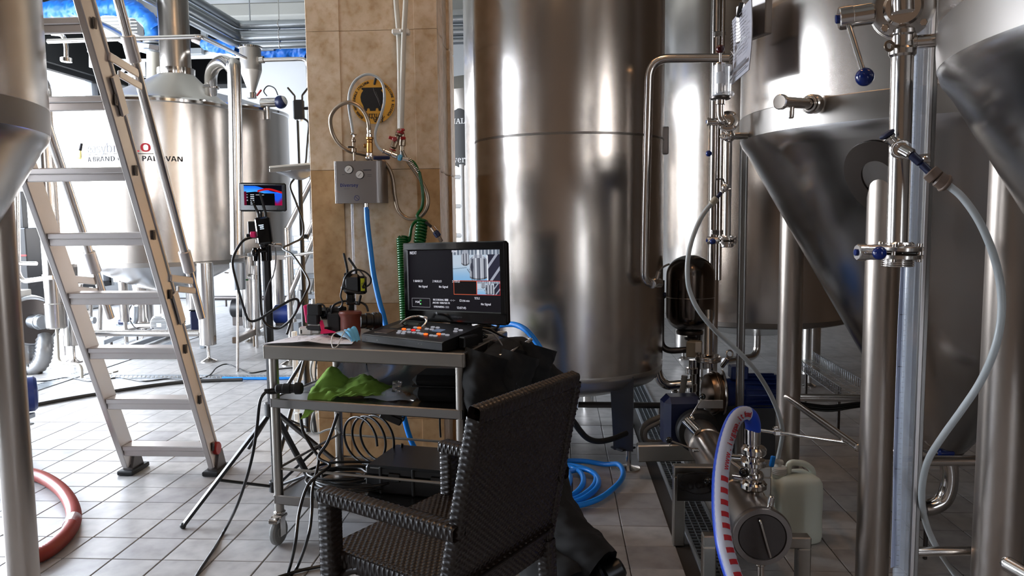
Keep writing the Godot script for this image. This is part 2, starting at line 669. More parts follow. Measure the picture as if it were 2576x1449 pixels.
	tr.detail_albedo = noise_tex(0.02, [[0.0, Color(0.90, 0.84, 0.76)], [0.30, Color(0.96, 0.94, 0.91)], [0.6, Color(1, 1, 1)], [1.0, Color(1, 1, 1)]], 5, 1024, false, 7)
	tr.detail_blend_mode = BaseMaterial3D.BLEND_MODE_MUL
	for w in [["travertine_worn", Color(0.86, 0.77, 0.63), 21], ["travertine_pale", Color(1.06, 1.04, 1.02), 31]]:
		var t2: StandardMaterial3D = tr.duplicate()
		t2.resource_name = w[0]
		t2.albedo_color = w[1]
		M[w[0]] = t2
	# floor tiles: three tones of one matt grey clay
	for k in 3:
		var tm := mat("tile_%s" % ["a", "b", "c"][k], [Color(0.92, 0.92, 0.92), Color(0.97, 0.97, 0.97), Color(0.87, 0.87, 0.88)][k], 0.42)
		tm.albedo_texture = noise_tex(0.012, [[0.0, Color(0.58, 0.57, 0.56)], [0.5, Color(0.66, 0.65, 0.64)], [1.0, Color(0.71, 0.70, 0.69)]], 41 + k, 512, false, 5)
		tm.uv1_triplanar = true
		tm.uv1_world_triplanar = true
		tm.uv1_scale = Vector3(1.3, 1.3, 1.3)
	mat("grout", Color(0.20, 0.19, 0.18), 0.9)

func room() -> void:
	# left wall: three glazed bays between piers, solid above
	var w := mb()
	for z in [[5.0, 0.4], [-2.6, -3.3], [-6.6, -7.4], [-11.7, -12.6]]:
		w.box(Vector3(-7.15, 1.75, (z[0] + z[1]) * 0.5), Vector3(0.3, 3.5, z[0] - z[1]), Basis(), 0.0)
	for z in [[0.4, -2.6], [-3.3, -6.6], [-7.4, -11.7]]:
		w.box(Vector3(-7.15, 0.15, (z[0] + z[1]) * 0.5), Vector3(0.3, 0.3, z[0] - z[1]), Basis(), 0.0)
	w.box(Vector3(-7.15, 4.25, -3.8), Vector3(0.3, 1.5, 17.6), Basis(), 0.0)
	struct("wall_left", w, M.white_wall, "white left wall with tall glazed bays")
	for k in 3:
		var zc: float = [-1.1, -4.95, -9.55][k]
		var len_z: float = [2.96, 3.26, 4.26][k]
		var f := mb()
		f.box(Vector3(-7.1, 0.34, zc), Vector3(0.1, 0.08, len_z), Basis(), 0.004)
		f.box(Vector3(-7.1, 3.46, zc), Vector3(0.1, 0.08, len_z), Basis(), 0.004)
		for q in 3:
			f.box(Vector3(-7.1, 1.9, zc - len_z * 0.5 + 0.03 + (len_z - 0.06) * q / 2.0), Vector3(0.1, 3.12, 0.06), Basis(), 0.004)
		var win := struct("window_%d" % (k + 1), f, M.dark_frame, "tall glazed bay in the left wall")
		for q in 2:
			obj("pane", mb().box(Vector3(-7.1, 1.9, zc - len_z * 0.5 + len_z * (q + 0.5) / 2.0), Vector3(0.01, 3.06, len_z / 2.0 - 0.07), Basis(), 0.0), M.glass, win)
	struct("trim_1", mb().box(Vector3(-6.98, 4.05, -8.6), Vector3(0.06, 1.14, 7.4), Basis(), 0.004), M.dark_panel, "black panel band above the left windows")
	# back wall with painted white bricks low down, dark windows high up
	var b := mb()
	b.box(Vector3(-1.2, 2.6, -12.75), Vector3(12.4, 5.2, 0.3), Basis(), 0.0)
	var wb := struct("wall_back", b, M.white_wall, "white painted back wall behind the brewhouse, glazed bricks low down")
	var brick := mb().box(Vector3.ZERO, Vector3(0.246, 0.086, 0.02), Basis(), 0.004).mesh()
	for row in 12:
		for col in 11:
			var o := MeshInstance3D.new()
			o.name = "brick"
			o.mesh = brick
			o.material_override = [M.brick_a, M.brick_b][rng.randi() % 2]
			o.position = Vector3(-5.3 + 0.252 * col + (0.126 if row % 2 else 0.0), 0.06 + 0.092 * row, -12.592)
			wb.add_child(o, true)
	# dark windows in the back wall
	for q in [[-3.72, -1.9, 3.62, 4.22], [-3.95, -1.9, 4.28, 4.52], [-6.9, -5.05, 3.46, 4.62], [-1.0, -0.6, 0.6, 4.0]]:
		var k := q[0] as float
		var wn := struct("window_%d" % (4 + int(q[3] * 10) % 7), mb().box(Vector3((q[0] + q[1]) * 0.5, (q[2] + q[3]) * 0.5, -12.58), Vector3(q[1] - q[0], q[3] - q[2], 0.05), Basis(), 0.004), M.dark_frame, "dark window in the back wall")
		obj("pane", mb().box(Vector3((q[0] + q[1]) * 0.5, (q[2] + q[3]) * 0.5, -12.55), Vector3(q[1] - q[0] - 0.12, q[3] - q[2] - 0.12, 0.02), Basis(), 0.003), M.black_gloss, wn)
	struct("trim_2", mb().box(Vector3(-2.6, 4.40, -11.7), Vector3(5.2, 0.20, 0.5), Basis(), 0.02), M.grey_ceiling, "grey downstand beam under the ceiling at the back")
	var r := mb()
	r.box(Vector3(4.65, 2.6, -3.8), Vector3(0.3, 5.2, 17.6), Basis(), 0.0)
	struct("wall_right", r, M.cream_wall, "plastered wall behind the right row of tanks")
	var fr := mb()
	fr.box(Vector3(-2.55, 2.6, 5.15), Vector3(9.6, 5.2, 0.3), Basis(), 0.0)
	fr.box(Vector3(3.925, 2.6, 5.15), Vector3(2.15, 5.2, 0.3), Basis(), 0.0)
	fr.box(Vector3(2.55, 4.6, 5.15), Vector3(0.6, 1.2, 0.3), Basis(), 0.0)
	struct("wall_front", fr, M.cream_wall, "plastered wall behind the photographer")
	var dr := mb()
	for sx in [-1, 1]:
		dr.box(Vector3(2.55 + sx * 0.275, 2.0, 5.1), Vector3(0.05, 4.0, 0.08))
	for y in [0.06, 2.2, 3.96]:
		dr.box(Vector3(2.55, y, 5.1), Vector3(0.6, 0.08, 0.08))
	var door := struct("door_1", dr, M.dark_frame, "tall narrow glazed door behind the photographer")
	obj("pane", mb().box(Vector3(2.55, 1.13, 5.1), Vector3(0.5, 2.04, 0.01), Basis(), 0.0), M.glass, door)
	obj("pane", mb().box(Vector3(2.55, 3.08, 5.1), Vector3(0.5, 1.66, 0.01), Basis(), 0.0), M.glass, door)
	var c := mb()
	c.box(Vector3(-1.2, 5.15, -3.8), Vector3(12.4, 0.3, 17.9), Basis(), 0.0)
	struct("ceiling", c, M.grey_ceiling, "grey painted ceiling")

func ceiling_lamps() -> void:
	var spots := [[Vector3(-0.4, 4.6, -2.6), 0.0], [Vector3(1.6, 4.6, 0.6), 0.0], [Vector3(-1.6, 4.6, 2.6), 0.0]]
	for k in spots.size():
		var t := thing("ceiling_lamp", ["warm strip lamp on the ceiling in front of the pillar", "warm strip lamp on the ceiling over the right tanks", "warm strip lamp on the ceiling behind the camera"][k], "lamp", spots[k][0])
		obj("housing", mb().box(Vector3(0, 0.2, 0), Vector3(0.24, 0.4, 1.5), Basis(), 0.01), M.white_plastic, t)
		obj("diffuser", mb().box(Vector3(0, -0.01, 0), Vector3(0.2, 0.02, 1.44), Basis(), 0.004), M.lamp_glow, t)
		var l := AreaLight3D.new()
		l.name = "lamp_light"
		l.area_size = Vector2(0.2, 1.44)
		l.area_normalize_energy = false
		l.light_energy = [6.5, 4.5, 2.0][k]
		l.light_color = Color(1.0, 0.78, 0.57)
		l.area_range = 30.0
		l.shadow_enabled = true
		t.add_child(l)
		l.position = Vector3(0, -0.025, 0)
		l.rotation_degrees = Vector3(-90, 0, 0)

func floor_tiles() -> void:
	var s := mb()
	s.box(Vector3(-1.2, -0.104, -3.8), Vector3(12.4, 0.2, 17.9), Basis(), 0.0)
	var fl := struct("floor", s, M.grout, "grey square clay tile floor with dark joints")
	var one_tile := mb().box(Vector3(0, -0.012, 0), Vector3(0.1965, 0.024, 0.1935), Basis(), 0.0025).mesh()
	var kinds := [M.tile_a, M.tile_b, M.tile_c]
	var rest := mb()
	var near := []
	for i in range(-35, 23):
		for j in range(-38, 60):
			var x := 0.157 + 0.2 * i
			var z := -3.078 - 0.197 * j
			if x < -6.9 or x > 4.4 or z < -12.5 or z > 4.9:
				continue
			if x > 0.5 and x < 0.67 and z < 0.0:      # the grated channel
				continue
			var px := (x / -z if z < 0.0 else 99.0)
			var seen := z < -2.3 and px > -0.80 and px < 0.75 and not (px > -0.26 and px < -0.02 and z > -3.9)
			near.append([(-z if seen else 100.0 + rng.randf()), x, z])
	near.sort_custom(func(a, b): return a[0] < b[0])
	var quad_n := Vector3.UP
	for k in near.size():
		var x: float = near[k][1]
		var z: float = near[k][2]
		if k < 300:
			var o := MeshInstance3D.new()
			o.name = "floor_tile" if k == 0 else "floor_tile_%03d" % k
			o.mesh = one_tile
			o.material_override = kinds[rng.randi() % 3]
			o.position = Vector3(x, -rng.randf() * 0.0008, z)
			fl.add_child(o, true)
		else:
			rest.box(Vector3(x, -0.012, z), Vector3(0.1965, 0.024, 0.1935), Basis(), 0.0)
	obj("far_tiles", rest, M.tile_a, fl).set_meta("kind", "stuff")
	# grated drain channel on the right
	grate("drain_grate", "galvanised mesh drain grate set in the tiles beside the pump frame", 0.512, 0.655, -8.0, -1.6, true)
	grate("drain_grate", "slotted floor drain running under the left side of the brew kettle", -4.20, -4.05, -8.6, -5.0, false)
	# cross channel
	var t := thing("drain_grate", "slotted floor drain running across in front of the brew kettle feet", "grate", Vector3(-2.9, 0.0, -6.17))
	var g := mb()
	for k in 60:
		g.box(Vector3(-1.0 + 2.2 * k / 59.0, 0.003, 0), Vector3(0.018, 0.006, 0.09), Basis(Vector3.UP, 0.5), 0.0)
	g.box(Vector3(0.1, 0.003, 0.065), Vector3(2.3, 0.008, 0.012), Basis(), 0.0)
	g.box(Vector3(0.1, 0.003, -0.065), Vector3(2.3, 0.008, 0.012), Basis(), 0.0)
	obj("grating", g, M.galvanised, t).set_meta("kind", "stuff")

func grate(called: String, label: String, x0: float, x1: float, z0: float, z1: float, mesh_like: bool) -> void:
	var t := thing(called, label, "grate", Vector3((x0 + x1) * 0.5, 0, (z0 + z1) * 0.5))
	var w := x1 - x0
	var l := z1 - z0
	var fr := mb()
	for sx in [-1, 1]:
		fr.box(Vector3(sx * (w * 0.5 - 0.006), 0.002, 0), Vector3(0.012, 0.01, l), Basis(), 0.001)
	obj("frame", fr, M.galvanised, t)
	var g := mb()
	if mesh_like:
		for k in 5:
			g.box(Vector3(-w * 0.5 + w * (k + 0.5) / 5.0, 0.003, 0), Vector3(0.003, 0.008, l), Basis(), 0.0)
		var m := int(l / 0.03)
		for k in m:
			g.box(Vector3(0, 0.003, -l * 0.5 + 0.03 * (k + 0.5)), Vector3(w - 0.02, 0.007, 0.003), Basis(), 0.0)
		obj("sump", mb().box(Vector3(0, -0.003, 0), Vector3(w - 0.012, 0.002, l), Basis(), 0.0), M.dark_panel, t)
	else:
		var m2 := int(l / 0.035)
		for k in m2:
			g.box(Vector3(0, 0.003, -l * 0.5 + 0.035 * (k + 0.5)), Vector3(w - 0.02, 0.007, 0.018), Basis(), 0.0)
	obj("grating", g, M.galvanised, t).set_meta("kind", "stuff")

func pillar() -> void:
	# stone-clad pillar: frame strips proud of recessed middle slabs, joints between the courses
	var p := Node3D.new()
	p.name = "pillar"
	add_child(p)
	tag(p, "square pillar clad in stained beige travertine slabs", "", "", "structure")
	var x0 := -1.262
	var x1 := -0.60
	var zf := -3.88
	var zb := -4.50
	obj("core", mb().box(Vector3((x0 + x1) * 0.5, 2.5, (zf + zb) * 0.5 - 0.02), Vector3(x1 - x0 - 0.06, 5.0, zf - zb - 0.1), Basis(), 0.0), M.travertine_worn, p)
	var courses := [0.0, 0.27, 0.875, 1.555, 2.242, 2.93, 3.62, 4.31, 5.0]
	for k in courses.size() - 1:
		var y: float = courses[k]
		var h: float = courses[k + 1] - y - 0.0016
		var m: Material = [M.travertine_worn, M.travertine_worn, M.travertine_worn, M.travertine, M.travertine, M.travertine_pale, M.travertine, M.travertine_pale][k]
		# front: two strips and the middle slab, set back by a rounded step
		obj("slab", mb().box(Vector3(x0 + 0.085, y + h * 0.5, zf - 0.02), Vector3(0.17, h, 0.04), Basis(), 0.0015), m, p)
		obj("slab", mb().box(Vector3(x1 - 0.058, y + h * 0.5, zf - 0.02), Vector3(0.116, h, 0.04), Basis(), 0.0015), m, p)
		obj("slab", mb().box(Vector3((x0 + 0.17 + x1 - 0.116) * 0.5, y + h * 0.5, zf - 0.026), Vector3(x1 - x0 - 0.285, h, 0.04), Basis(), 0.001), M.travertine if k < 4 and k > 1 else m, p)
		# right side: near strip, recessed band, far strip
		var ys := y + (0.0 if k == 0 else -0.012)
		obj("slab", mb().box(Vector3(x1 - 0.02, ys + h * 0.5, zf - 0.115), Vector3(0.04, h, 0.145), Basis(), 0.006), M.travertine_pale, p)
		obj("slab", mb().box(Vector3(x1 - 0.035, ys + h * 0.5, zf - 0.31), Vector3(0.04, h, 0.24), Basis(), 0.004), m, p)
		obj("slab", mb().box(Vector3(x1 - 0.02, ys + h * 0.5, zf - 0.52), Vector3(0.04, h, 0.17), Basis(), 0.006), m, p)
		obj("slab", mb().box(Vector3(x0 + 0.02, y + h * 0.5, (zf + zb) * 0.5 - 0.02), Vector3(0.04, h, zf - zb - 0.04), Basis(), 0.006), m, p)

# ---------------------------------------------------------------- tanks
func dish(r: float, h: float, k := 8) -> Array:      # a shallow bottom from the middle to the rim
	var out := []
	for q in k + 1:
		var a := PI * 0.5 * q / k
		out.append(Vector2(r * sin(a), -h * cos(a)))
	return out

func leg_shape(a: Vector3, b: Vector3, r: float) -> MB:
	return mb().cyl(a, b, r, 24, 0.003)

func fermenter(called: String, label: String, at: Vector3, r: float, legs: Array) -> Node3D:
	# cylindroconical tank: shell above the rim at 1.63 m, cone below, four tube legs
	var t := thing(called, label, "tank", at)
	obj("shell", mb().lathe([Vector2(r, 1.665), Vector2(r, 4.6)], 96), M.steel, t)
	obj("rim_band", mb().lathe([Vector2(r - 0.001, 1.585), Vector2(r + 0.002, 1.625), Vector2(r + 0.002, 1.665), Vector2(r, 1.667)], 96), M.weld_steel, t)
	var cone := [Vector2(0.06, 0.42), Vector2(0.085, 0.435)]
	for k in 9:
		var q := float(k) / 8
		cone.append(Vector2(lerpf(0.11, r - 0.03, q), lerpf(0.47, 1.535, q)))
	cone.append(Vector2(r - 0.008, 1.565))
	cone.append(Vector2(r - 0.001, 1.586))
	obj("cone", mb().lathe(cone, 96), M.cone_steel, t)
	obj("top", mb().lathe([Vector2(r, 4.6), Vector2(r * 0.5, 4.78), Vector2(0, 4.85)], 48), M.steel_soft, t)
	for l in legs:
		var top: float = 1.53
		var lg := obj("leg", leg_shape(Vector3(l.x, 0.02, l.y), Vector3(l.x, top, l.y), 0.05), M.leg_tube, t)
		obj("foot", mb().lathe([Vector2(0, 0), Vector2(0.055, 0), Vector2(0.055, 0.012), Vector2(0.02, 0.03), Vector2(0.02, 0.06)], 20, Transform3D(Basis(), Vector3(l.x, 0, l.y))), M.tube_steel, lg)
	return t

func tanks() -> void:
	fermenter("fermenter", "brown-lit conical tank filling the left edge of the view, nearest the ladder", Vector3(-2.29, 0, -2.07), 0.74, [Vector2(0.42, -0.40), Vector2(-0.47, -0.5), Vector2(-0.47, 0.5), Vector2(0.47, 0.5)])
	fermenter("fermenter", "large conical steel tank with sampling tap and pipe leg, right of the centre tank", Vector3(1.42, 0, -2.9), 0.74, [Vector2(-0.41, 0.425), Vector2(-0.43, -0.45), Vector2(0.43, 0.45), Vector2(0.43, -0.45)])
	fermenter("fermenter", "dark conical steel tank cut off by the top right corner", Vector3(1.42, 0, -1.3), 0.74, [Vector2(-0.43, -0.45), Vector2(0.43, -0.45), Vector2(0.43, 0.45)])
	# centre tank
	var c := thing("storage_tank", "tall cylindrical steel tank in the middle, right of the pillar", "tank", Vector3(0.053, 0, -4.3))
	var r := 0.516
	obj("shell", mb().lathe([Vector2(r, 0.50), Vector2(r, 1.708)], 96), M.steel, c)
	obj("upper_shell", mb().lathe([Vector2(r, 1.714), Vector2(r, 4.7)], 96), M.steel, c)
	obj("weld_seam", mb().lathe([Vector2(r - 0.001, 1.7), Vector2(r + 0.0012, 1.711), Vector2(r - 0.001, 1.722)], 96), M.weld_steel, c)
	obj("base_ring", mb().lathe([Vector2(0, 0.34), Vector2(r * 0.6, 0.36), Vector2(r * 0.92, 0.42), Vector2(r - 0.003, 0.47), Vector2(r + 0.001, 0.485), Vector2(r, 0.502)], 96), M.steel_soft, c)
	for a in [-52.0, -128.0, 90.0]:
		var d := Vector3(cos(deg_to_rad(a)), 0, -sin(deg_to_rad(a)))
		var b := Basis(Vector3.UP, deg_to_rad(a))
		# folded plate leg, ridge outwards, narrowing downwards
		var lg := mb()
		var sec := [Vector2(-1.0, -0.07), Vector2(0.0, 0.015), Vector2(1.0, -0.07)]
		for k in 2:
			var q := []
			for e in [[k, 0.49, 0.17], [k + 1, 0.49, 0.17], [k + 1, 0.10, 0.115], [k, 0.10, 0.115]]:
				var c2: Vector2 = sec[e[0]]
				q.append(d * (r - 0.01 + c2.y) + b * Vector3(0, 0, 1) * (e[2] * 0.5 * c2.x) + Vector3(0, e[1], 0))
			var fn: Vector3 = (q[1] - q[0]).cross(q[2] - q[0]).normalized()
			lg.face(q, fn if fn.dot(d) > 0.0 else -fn)
		lg.box(d * (r - 0.07) + Vector3(0, 0.105, 0), Vector3(0.09, 0.012, 0.10), b)
		var lm := obj("leg", lg, M.leg_steel, c)
		obj("foot", mb().lathe([Vector2(0, 0), Vector2(0.06, 0.0), Vector2(0.06, 0.008), Vector2(0.014, 0.02), Vector2(0.014, 0.11)], 24, Transform3D(Basis(), d * (r - 0.03))), M.tube_steel, lm)
	# tank behind it on the left
	var s := thing("storage_tank", "second tall cylindrical steel tank just behind and left of the middle one", "tank", Vector3(-0.13, 0, -5.5))
	obj("shell", mb().lathe([Vector2(0.53, 0.5), Vector2(0.53, 4.7)], 96), M.steel, s)
	obj("base", mb().lathe([Vector2(0, 0.40), Vector2(0.4, 0.42), Vector2(0.53, 0.502)], 64), M.steel_soft, s)
	for a in [40.0, 160.0, 280.0]:
		obj("leg", mb().cyl(Vector3(0.42 * cos(deg_to_rad(a)), 0, 0.42 * sin(deg_to_rad(a))), Vector3(0.42 * cos(deg_to_rad(a)), 0.5, 0.42 * sin(deg_to_rad(a))), 0.04, 16), M.tube_steel, s)
	# big flat tank behind on the right
	var b3 := thing("bright_tank", "wide cylindrical tank standing behind the pressure vessel on the right", "tank", Vector3(1.62, 0, -6.5))
	obj("shell", mb().lathe([Vector2(0.757, 0.50), Vector2(0.757, 4.7)], 96), M.steel, b3)
	obj("bottom_band", mb().lathe([Vector2(0.74, 0.455), Vector2(0.759, 0.465), Vector2(0.759, 0.50)], 96), M.weld_steel, b3)
	obj("bottom", mb().lathe([Vector2(0.05, 0.30), Vector2(0.3, 0.34), Vector2(0.74, 0.456)], 64), M.cone_steel, b3)
	for q in [Vector2(0.27, 0.62), Vector2(-0.5, 0.4), Vector2(0.5, -0.5), Vector2(-0.5, -0.5)]:
		var lg2 := obj("leg", mb().cyl(Vector3(q.x, 0.1, q.y), Vector3(q.x, 0.49, q.y), 0.075, 24), M.tube_steel, b3)
		obj("foot", mb().lathe([Vector2(0, 0), Vector2(0.05, 0.0), Vector2(0.05, 0.01), Vector2(0.015, 0.03), Vector2(0.015, 0.12)], 20, Transform3D(Basis(), Vector3(q.x, 0, q.y))), M.tube_steel, lg2)
	obj("outlet_pipe", mb().tube(bends([Vector3(0.02, 0.33, 0.05), Vector3(0.02, 0.13, 0.05), Vector3(-0.3, 0.13, 0.3)], 0.09), 0.03, 14), M.polished, b3)
	# brew kettle
	var k := thing("brew_kettle", "brew kettle with a conical lid and chimney behind the ladder", "kettle", Vector3(-3.906, 0, -7.43))
	var kr := 0.74
	obj("shell", mb().lathe([Vector2(kr, 0.92), Vector2(kr, 2.365)], 96), M.steel, k)
	obj("rim", mb().lathe([Vector2(kr, 2.365), Vector2(kr + 0.012, 2.375), Vector2(kr + 0.012, 2.40), Vector2(kr - 0.02, 2.42)], 96), M.polished, k)
	obj("skirt", mb().lathe([Vector2(kr + 0.002, 0.885), Vector2(kr + 0.002, 0.925), Vector2(kr, 0.926)], 96), M.weld_steel, k)
	# lid: a cone whose top, the chimney's foot, sits towards the right
	var off := Vector3(0.22, 0, 0.05)
	var g2 := []
	for i in 9:
		var q2 := i / 8.0
		var rr := lerpf(kr - 0.02, 0.165, q2)
		var yy := 2.415 + (0.29 * pow(q2, 1.35))
		var row2 := []
		for j in 73:
			var a2 := TAU * j / 72.0
			row2.append(Vector3(cos(a2) * rr, yy, sin(a2) * rr) + off * q2)
		g2.append(row2)
	obj("lid", mb().sheet(g2, 0.0, true), M.steel_soft, k)
	obj("collar", mb().lathe([Vector2(0.17, 2.70), Vector2(0.172, 2.72), Vector2(0.172, 2.76), Vector2(0.142, 2.765)], 48, Transform3D(Basis(), off)), M.polished, k)
	obj("chimney", mb().lathe([Vector2(0.14, 2.75), Vector2(0.14, 4.99)], 48, Transform3D(Basis(), off)), M.steel, k)
	obj("bottom", mb().lathe([Vector2(0.08, 0.60), Vector2(0.3, 0.67), Vector2(0.55, 0.79), Vector2(kr - 0.01, 0.90)], 72), M.cone_steel, k)
	for q in [Vector2(-0.62, 0.60), Vector2(0.66, 0.58), Vector2(-0.6, -0.55), Vector2(0.6, -0.55)]:
		var lg3 := obj("leg", mb().cyl(Vector3(q.x, 0.16, q.y), Vector3(q.x, 0.92, q.y), 0.075, 24), M.tube_steel, k)
		obj("foot", mb().lathe([Vector2(0, 0), Vector2(0.07, 0.0), Vector2(0.072, 0.012), Vector2(0.02, 0.035), Vector2(0.014, 0.05), Vector2(0.014, 0.17)], 24, Transform3D(Basis(), Vector3(q.x, 0, q.y))), M.polished, lg3)
	obj("cross_tube", mb().cyl(Vector3(-0.56, 0.27, 0.6), Vector3(0.6, 0.27, 0.6), 0.03, 16), M.tube_steel, k)
	# lauter tun behind it
	var l2 := thing("lauter_tun", "wider vessel with a feed hopper on its lid, behind the brew kettle", "vessel", Vector3(-4.42, 0, -9.6))
	var lr := 0.98
	obj("shell", mb().lathe([Vector2(lr, 0.9), Vector2(lr, 2.62)], 96), M.steel, l2)
	obj("rim", mb().lathe([Vector2(lr, 2.60), Vector2(lr + 0.014, 2.61), Vector2(lr + 0.014, 2.64), Vector2(lr - 0.03, 2.66)], 96), M.polished, l2)
	obj("skirt", mb().lathe([Vector2(lr + 0.002, 0.86), Vector2(lr + 0.002, 0.90)], 96), M.weld_steel, l2)
	obj("lid", mb().lathe([Vector2(lr - 0.03, 2.655), Vector2(0.5, 2.80), Vector2(0.2, 2.88), Vector2(0, 2.9)], 72), M.steel_soft, l2)
	obj("bottom", mb().lathe([Vector2(0.0, 0.70), Vector2(0.5, 0.76), Vector2(lr - 0.01, 0.87)], 64), M.cone_steel, l2)
	for q in [Vector2(-0.6, 0.6), Vector2(0.70, 0.55), Vector2(-0.6, -0.6), Vector2(0.6, -0.6)]:
		obj("leg", mb().cyl(Vector3(q.x, 0.0, q.y), Vector3(q.x, 0.88, q.y), 0.085, 24), M.tube_steel, l2)

# ---------------------------------------------------------------- the bright brewhouse side
func scene_left() -> void:
	ladder()
	# red suction hose on the floor
	var path := [V(-2.814,0.03,-3.656),V(-2.74,0.03,-3.671),V(-2.605,0.03,-3.614),V(-2.409,0.03,-3.461),V(-2.232,0.03,-3.276),V(-2.099,0.03,-3.095),V(-2.028,0.03,-2.939),V(-2,0.03,-2.792),V(-2.017,0.03,-2.713),V(-2.044,0.03,-2.642)]
	var hs := thing("suction_hose", "ribbed red suction hose lying in a curve on the floor tiles", "hose", path[4] - Vector3(0, 0.03, 0))
	wpart("hose", ribbed(spline(path, 8), 0.031, 0.014), M.red_hose, hs)
	wpart("label_band", mb().tube([path[5], path[5].lerp(path[6], 0.5)], 0.032, 16), M.clear_film, hs)
	# blue pump motor on a wheeled cart
	var mc := V(-3.138,0.302,-4.25)
	var ct := thing("pump_cart", "blue finned pump motor on a wheeled cart behind the left tank leg", "pump", Vector3(mc.x, 0, mc.z))
	var ax := Vector3(0.8, 0, -0.6)
	var mo := mb().cyl(mc - ax * 0.26, mc + ax * 0.02, 0.082, 28, 0.006)
	for k in 22:
		var a := TAU * k / 22.0
		var o := (Vector3.UP * sin(a) + ax.cross(Vector3.UP) * cos(a))
		mo.box(mc - ax * 0.10 + o * 0.092, Vector3(0.24, 0.024, 0.006), Basis(ax, o, ax.cross(o)), 0.001)
	wpart("motor", mo, M.blue_motor, ct)
	wpart("end_cap", mb().lathe([Vector2(0, 0), Vector2(0.104, 0), Vector2(0.104, 0.05), Vector2(0.09, 0.066), Vector2(0.03, 0.072), Vector2(0, 0.072)], 32, aim(mc + ax * 0.0, mc + ax)), M.blue_motor, ct)
	wpart("bed_plate", mb().box(Vector3(mc.x - 0.2, mc.y - 0.125, mc.z + 0.1), Vector3(0.5, 0.03, 0.24)), M.galvanised, ct)
	wpart("post", mb().box(Vector3(mc.x - 0.1, 0.24, mc.z + 0.1), Vector3(0.06, 0.2, 0.06)), M.galvanised, ct)
	var wh := V(-3.162,0.064,-4.2)
	wpart("fork", mb().box(wh + Vector3(0, 0.075, 0), Vector3(0.07, 0.03, 0.06)).box(wh + Vector3(-0.03, 0.03, 0), Vector3(0.006, 0.1, 0.04)).box(wh + Vector3(0.075, 0.075, 0), Vector3(0.06, 0.01, 0.03)), M.galvanised, ct)
	wpart("wheel", mb().lathe([Vector2(0, -0.016), Vector2(0.04, -0.018), Vector2(0.062, -0.014), Vector2(0.066, 0), Vector2(0.062, 0.014), Vector2(0.04, 0.018), Vector2(0, 0.016)], 28, aim(Vector3(wh.x, 0.066, wh.z), Vector3(wh.x + 1, 0.066, wh.z + 0.4))), M.white_plastic, ct)
	# white cabinet, blower, duct, column
	var cb := V(-4.679,0,-6.161)
	var cab := thing("cabinet", "white painted cabinet edge beside the blower at the far left", "cabinet", Vector3(cb.x - 0.12, 0, cb.z - 0.16))
	obj("body", mb().box(Vector3(0, 0.37, 0), Vector3(0.32, 0.70, 0.3), Basis(), 0.006), M.white_plastic, cab)
	obj("base", mb().box(Vector3(0, 0.012, 0), Vector3(0.30, 0.024, 0.28), Basis(), 0.003), M.galvanised, cab)
	var bc := V(-4.541,0.457,-6.35)
	var bl := thing("blower", "grey snail-shaped blower at the left above the silver duct", "blower", Vector3(bc.x, 0, bc.z))
	wpart("housing", mb().cyl(bc + Vector3(-0.13, 0, -0.10), bc + Vector3(0.02, 0, 0.06), 0.215, 40, 0.012), M.galvanised, bl)
	wpart("face_plate", mb().cyl(bc + Vector3(0.02, 0, 0.06), bc + Vector3(0.028, 0, 0.07), 0.19, 40), M.dark_steel, bl)
	wpart("hub", mb().cyl(bc + Vector3(0.02, 0, 0.06), bc + Vector3(0.16, 0, 0.12), 0.06, 24), M.galvanised, bl)
	wpart("hub_ring", mb().torus(bc + Vector3(0.11, 0, 0.098), Vector3(0.14, 0, 0.06), 0.06, 0.008), M.galvanised, bl)
	wpart("outlet", mb().box(bc + Vector3(-0.10, -0.2, 0.0), Vector3(0.16, 0.2, 0.16), Basis(), 0.008), M.galvanised, bl)
	wpart("stand", mb().cyl(Vector3(bc.x - 0.2, 0, bc.z - 0.15), Vector3(bc.x - 0.2, bc.y, bc.z - 0.12), 0.03), M.galvanised, bl)
	var du := [V(-4.607,0.329,-6.3),V(-4.623,0.208,-6.3),V(-4.61,0.097,-6.3),V(-4.545,0.048,-6.3),V(-4.469,0.111,-6.3),V(-4.436,0.225,-6.3),V(-4.504,0.349,-6.4),V(-4.573,0.458,-6.5)]
	var dt := thing("flexible_duct", "silver foil flexible duct bent in a U on the floor under the blower", "duct", Vector3(du[3].x, 0, du[3].z))
	wpart("foil", ribbed(spline(du, 8), 0.072, 0.03, 0.14, 20), M.silver_duct, dt)
	var q0 := V(-4.211,0.417,-6.15)
	var col := thing("steam_pipe", "bright vertical steel column with a clamp and drain pipe, left of the kettle", "column", Vector3(q0.x, 0, q0.z))
	var top := Vector3(q0.x, 2.35, q0.z)
	wpart("pipe", mb().cyl(q0 + Vector3(0, 0.012, 0), top, 0.075, 36), M.tube_steel, col)
	wpart("lower_sleeve", mb().cyl(q0, q0 + Vector3(0, 0.22, 0), 0.083, 36, 0.012), M.tube_steel, col)
	wpart("elbow", mb().tube(bends([top - Vector3(0, 0.1, 0), top + Vector3(0, 0.12, 0), top + Vector3(-0.8, 0.16, 0)], 0.2, 10), 0.075, 28), M.tube_steel, col)
	wpart("clamp", mb().torus(q0 + Vector3(0, 0.42, 0), Vector3.UP, 0.078, 0.006).torus(q0 + Vector3(0, 0.45, 0), Vector3.UP, 0.078, 0.006).box(q0 + Vector3(0.03, 0.435, 0.08), Vector3(0.05, 0.04, 0.02)), M.polished, col)
	wpart("drain_pipe", mb().tube(bends([q0, V(-4.217,0.126,-6.15), V(-3.997,0.112,-6.12), V(-4.011,0,-6.136)], 0.05), 0.013, 12), M.milk_pipe, col)
	# dark machine and pipe frame further left
	var bx := V(-6.274,0.652,-8.6)
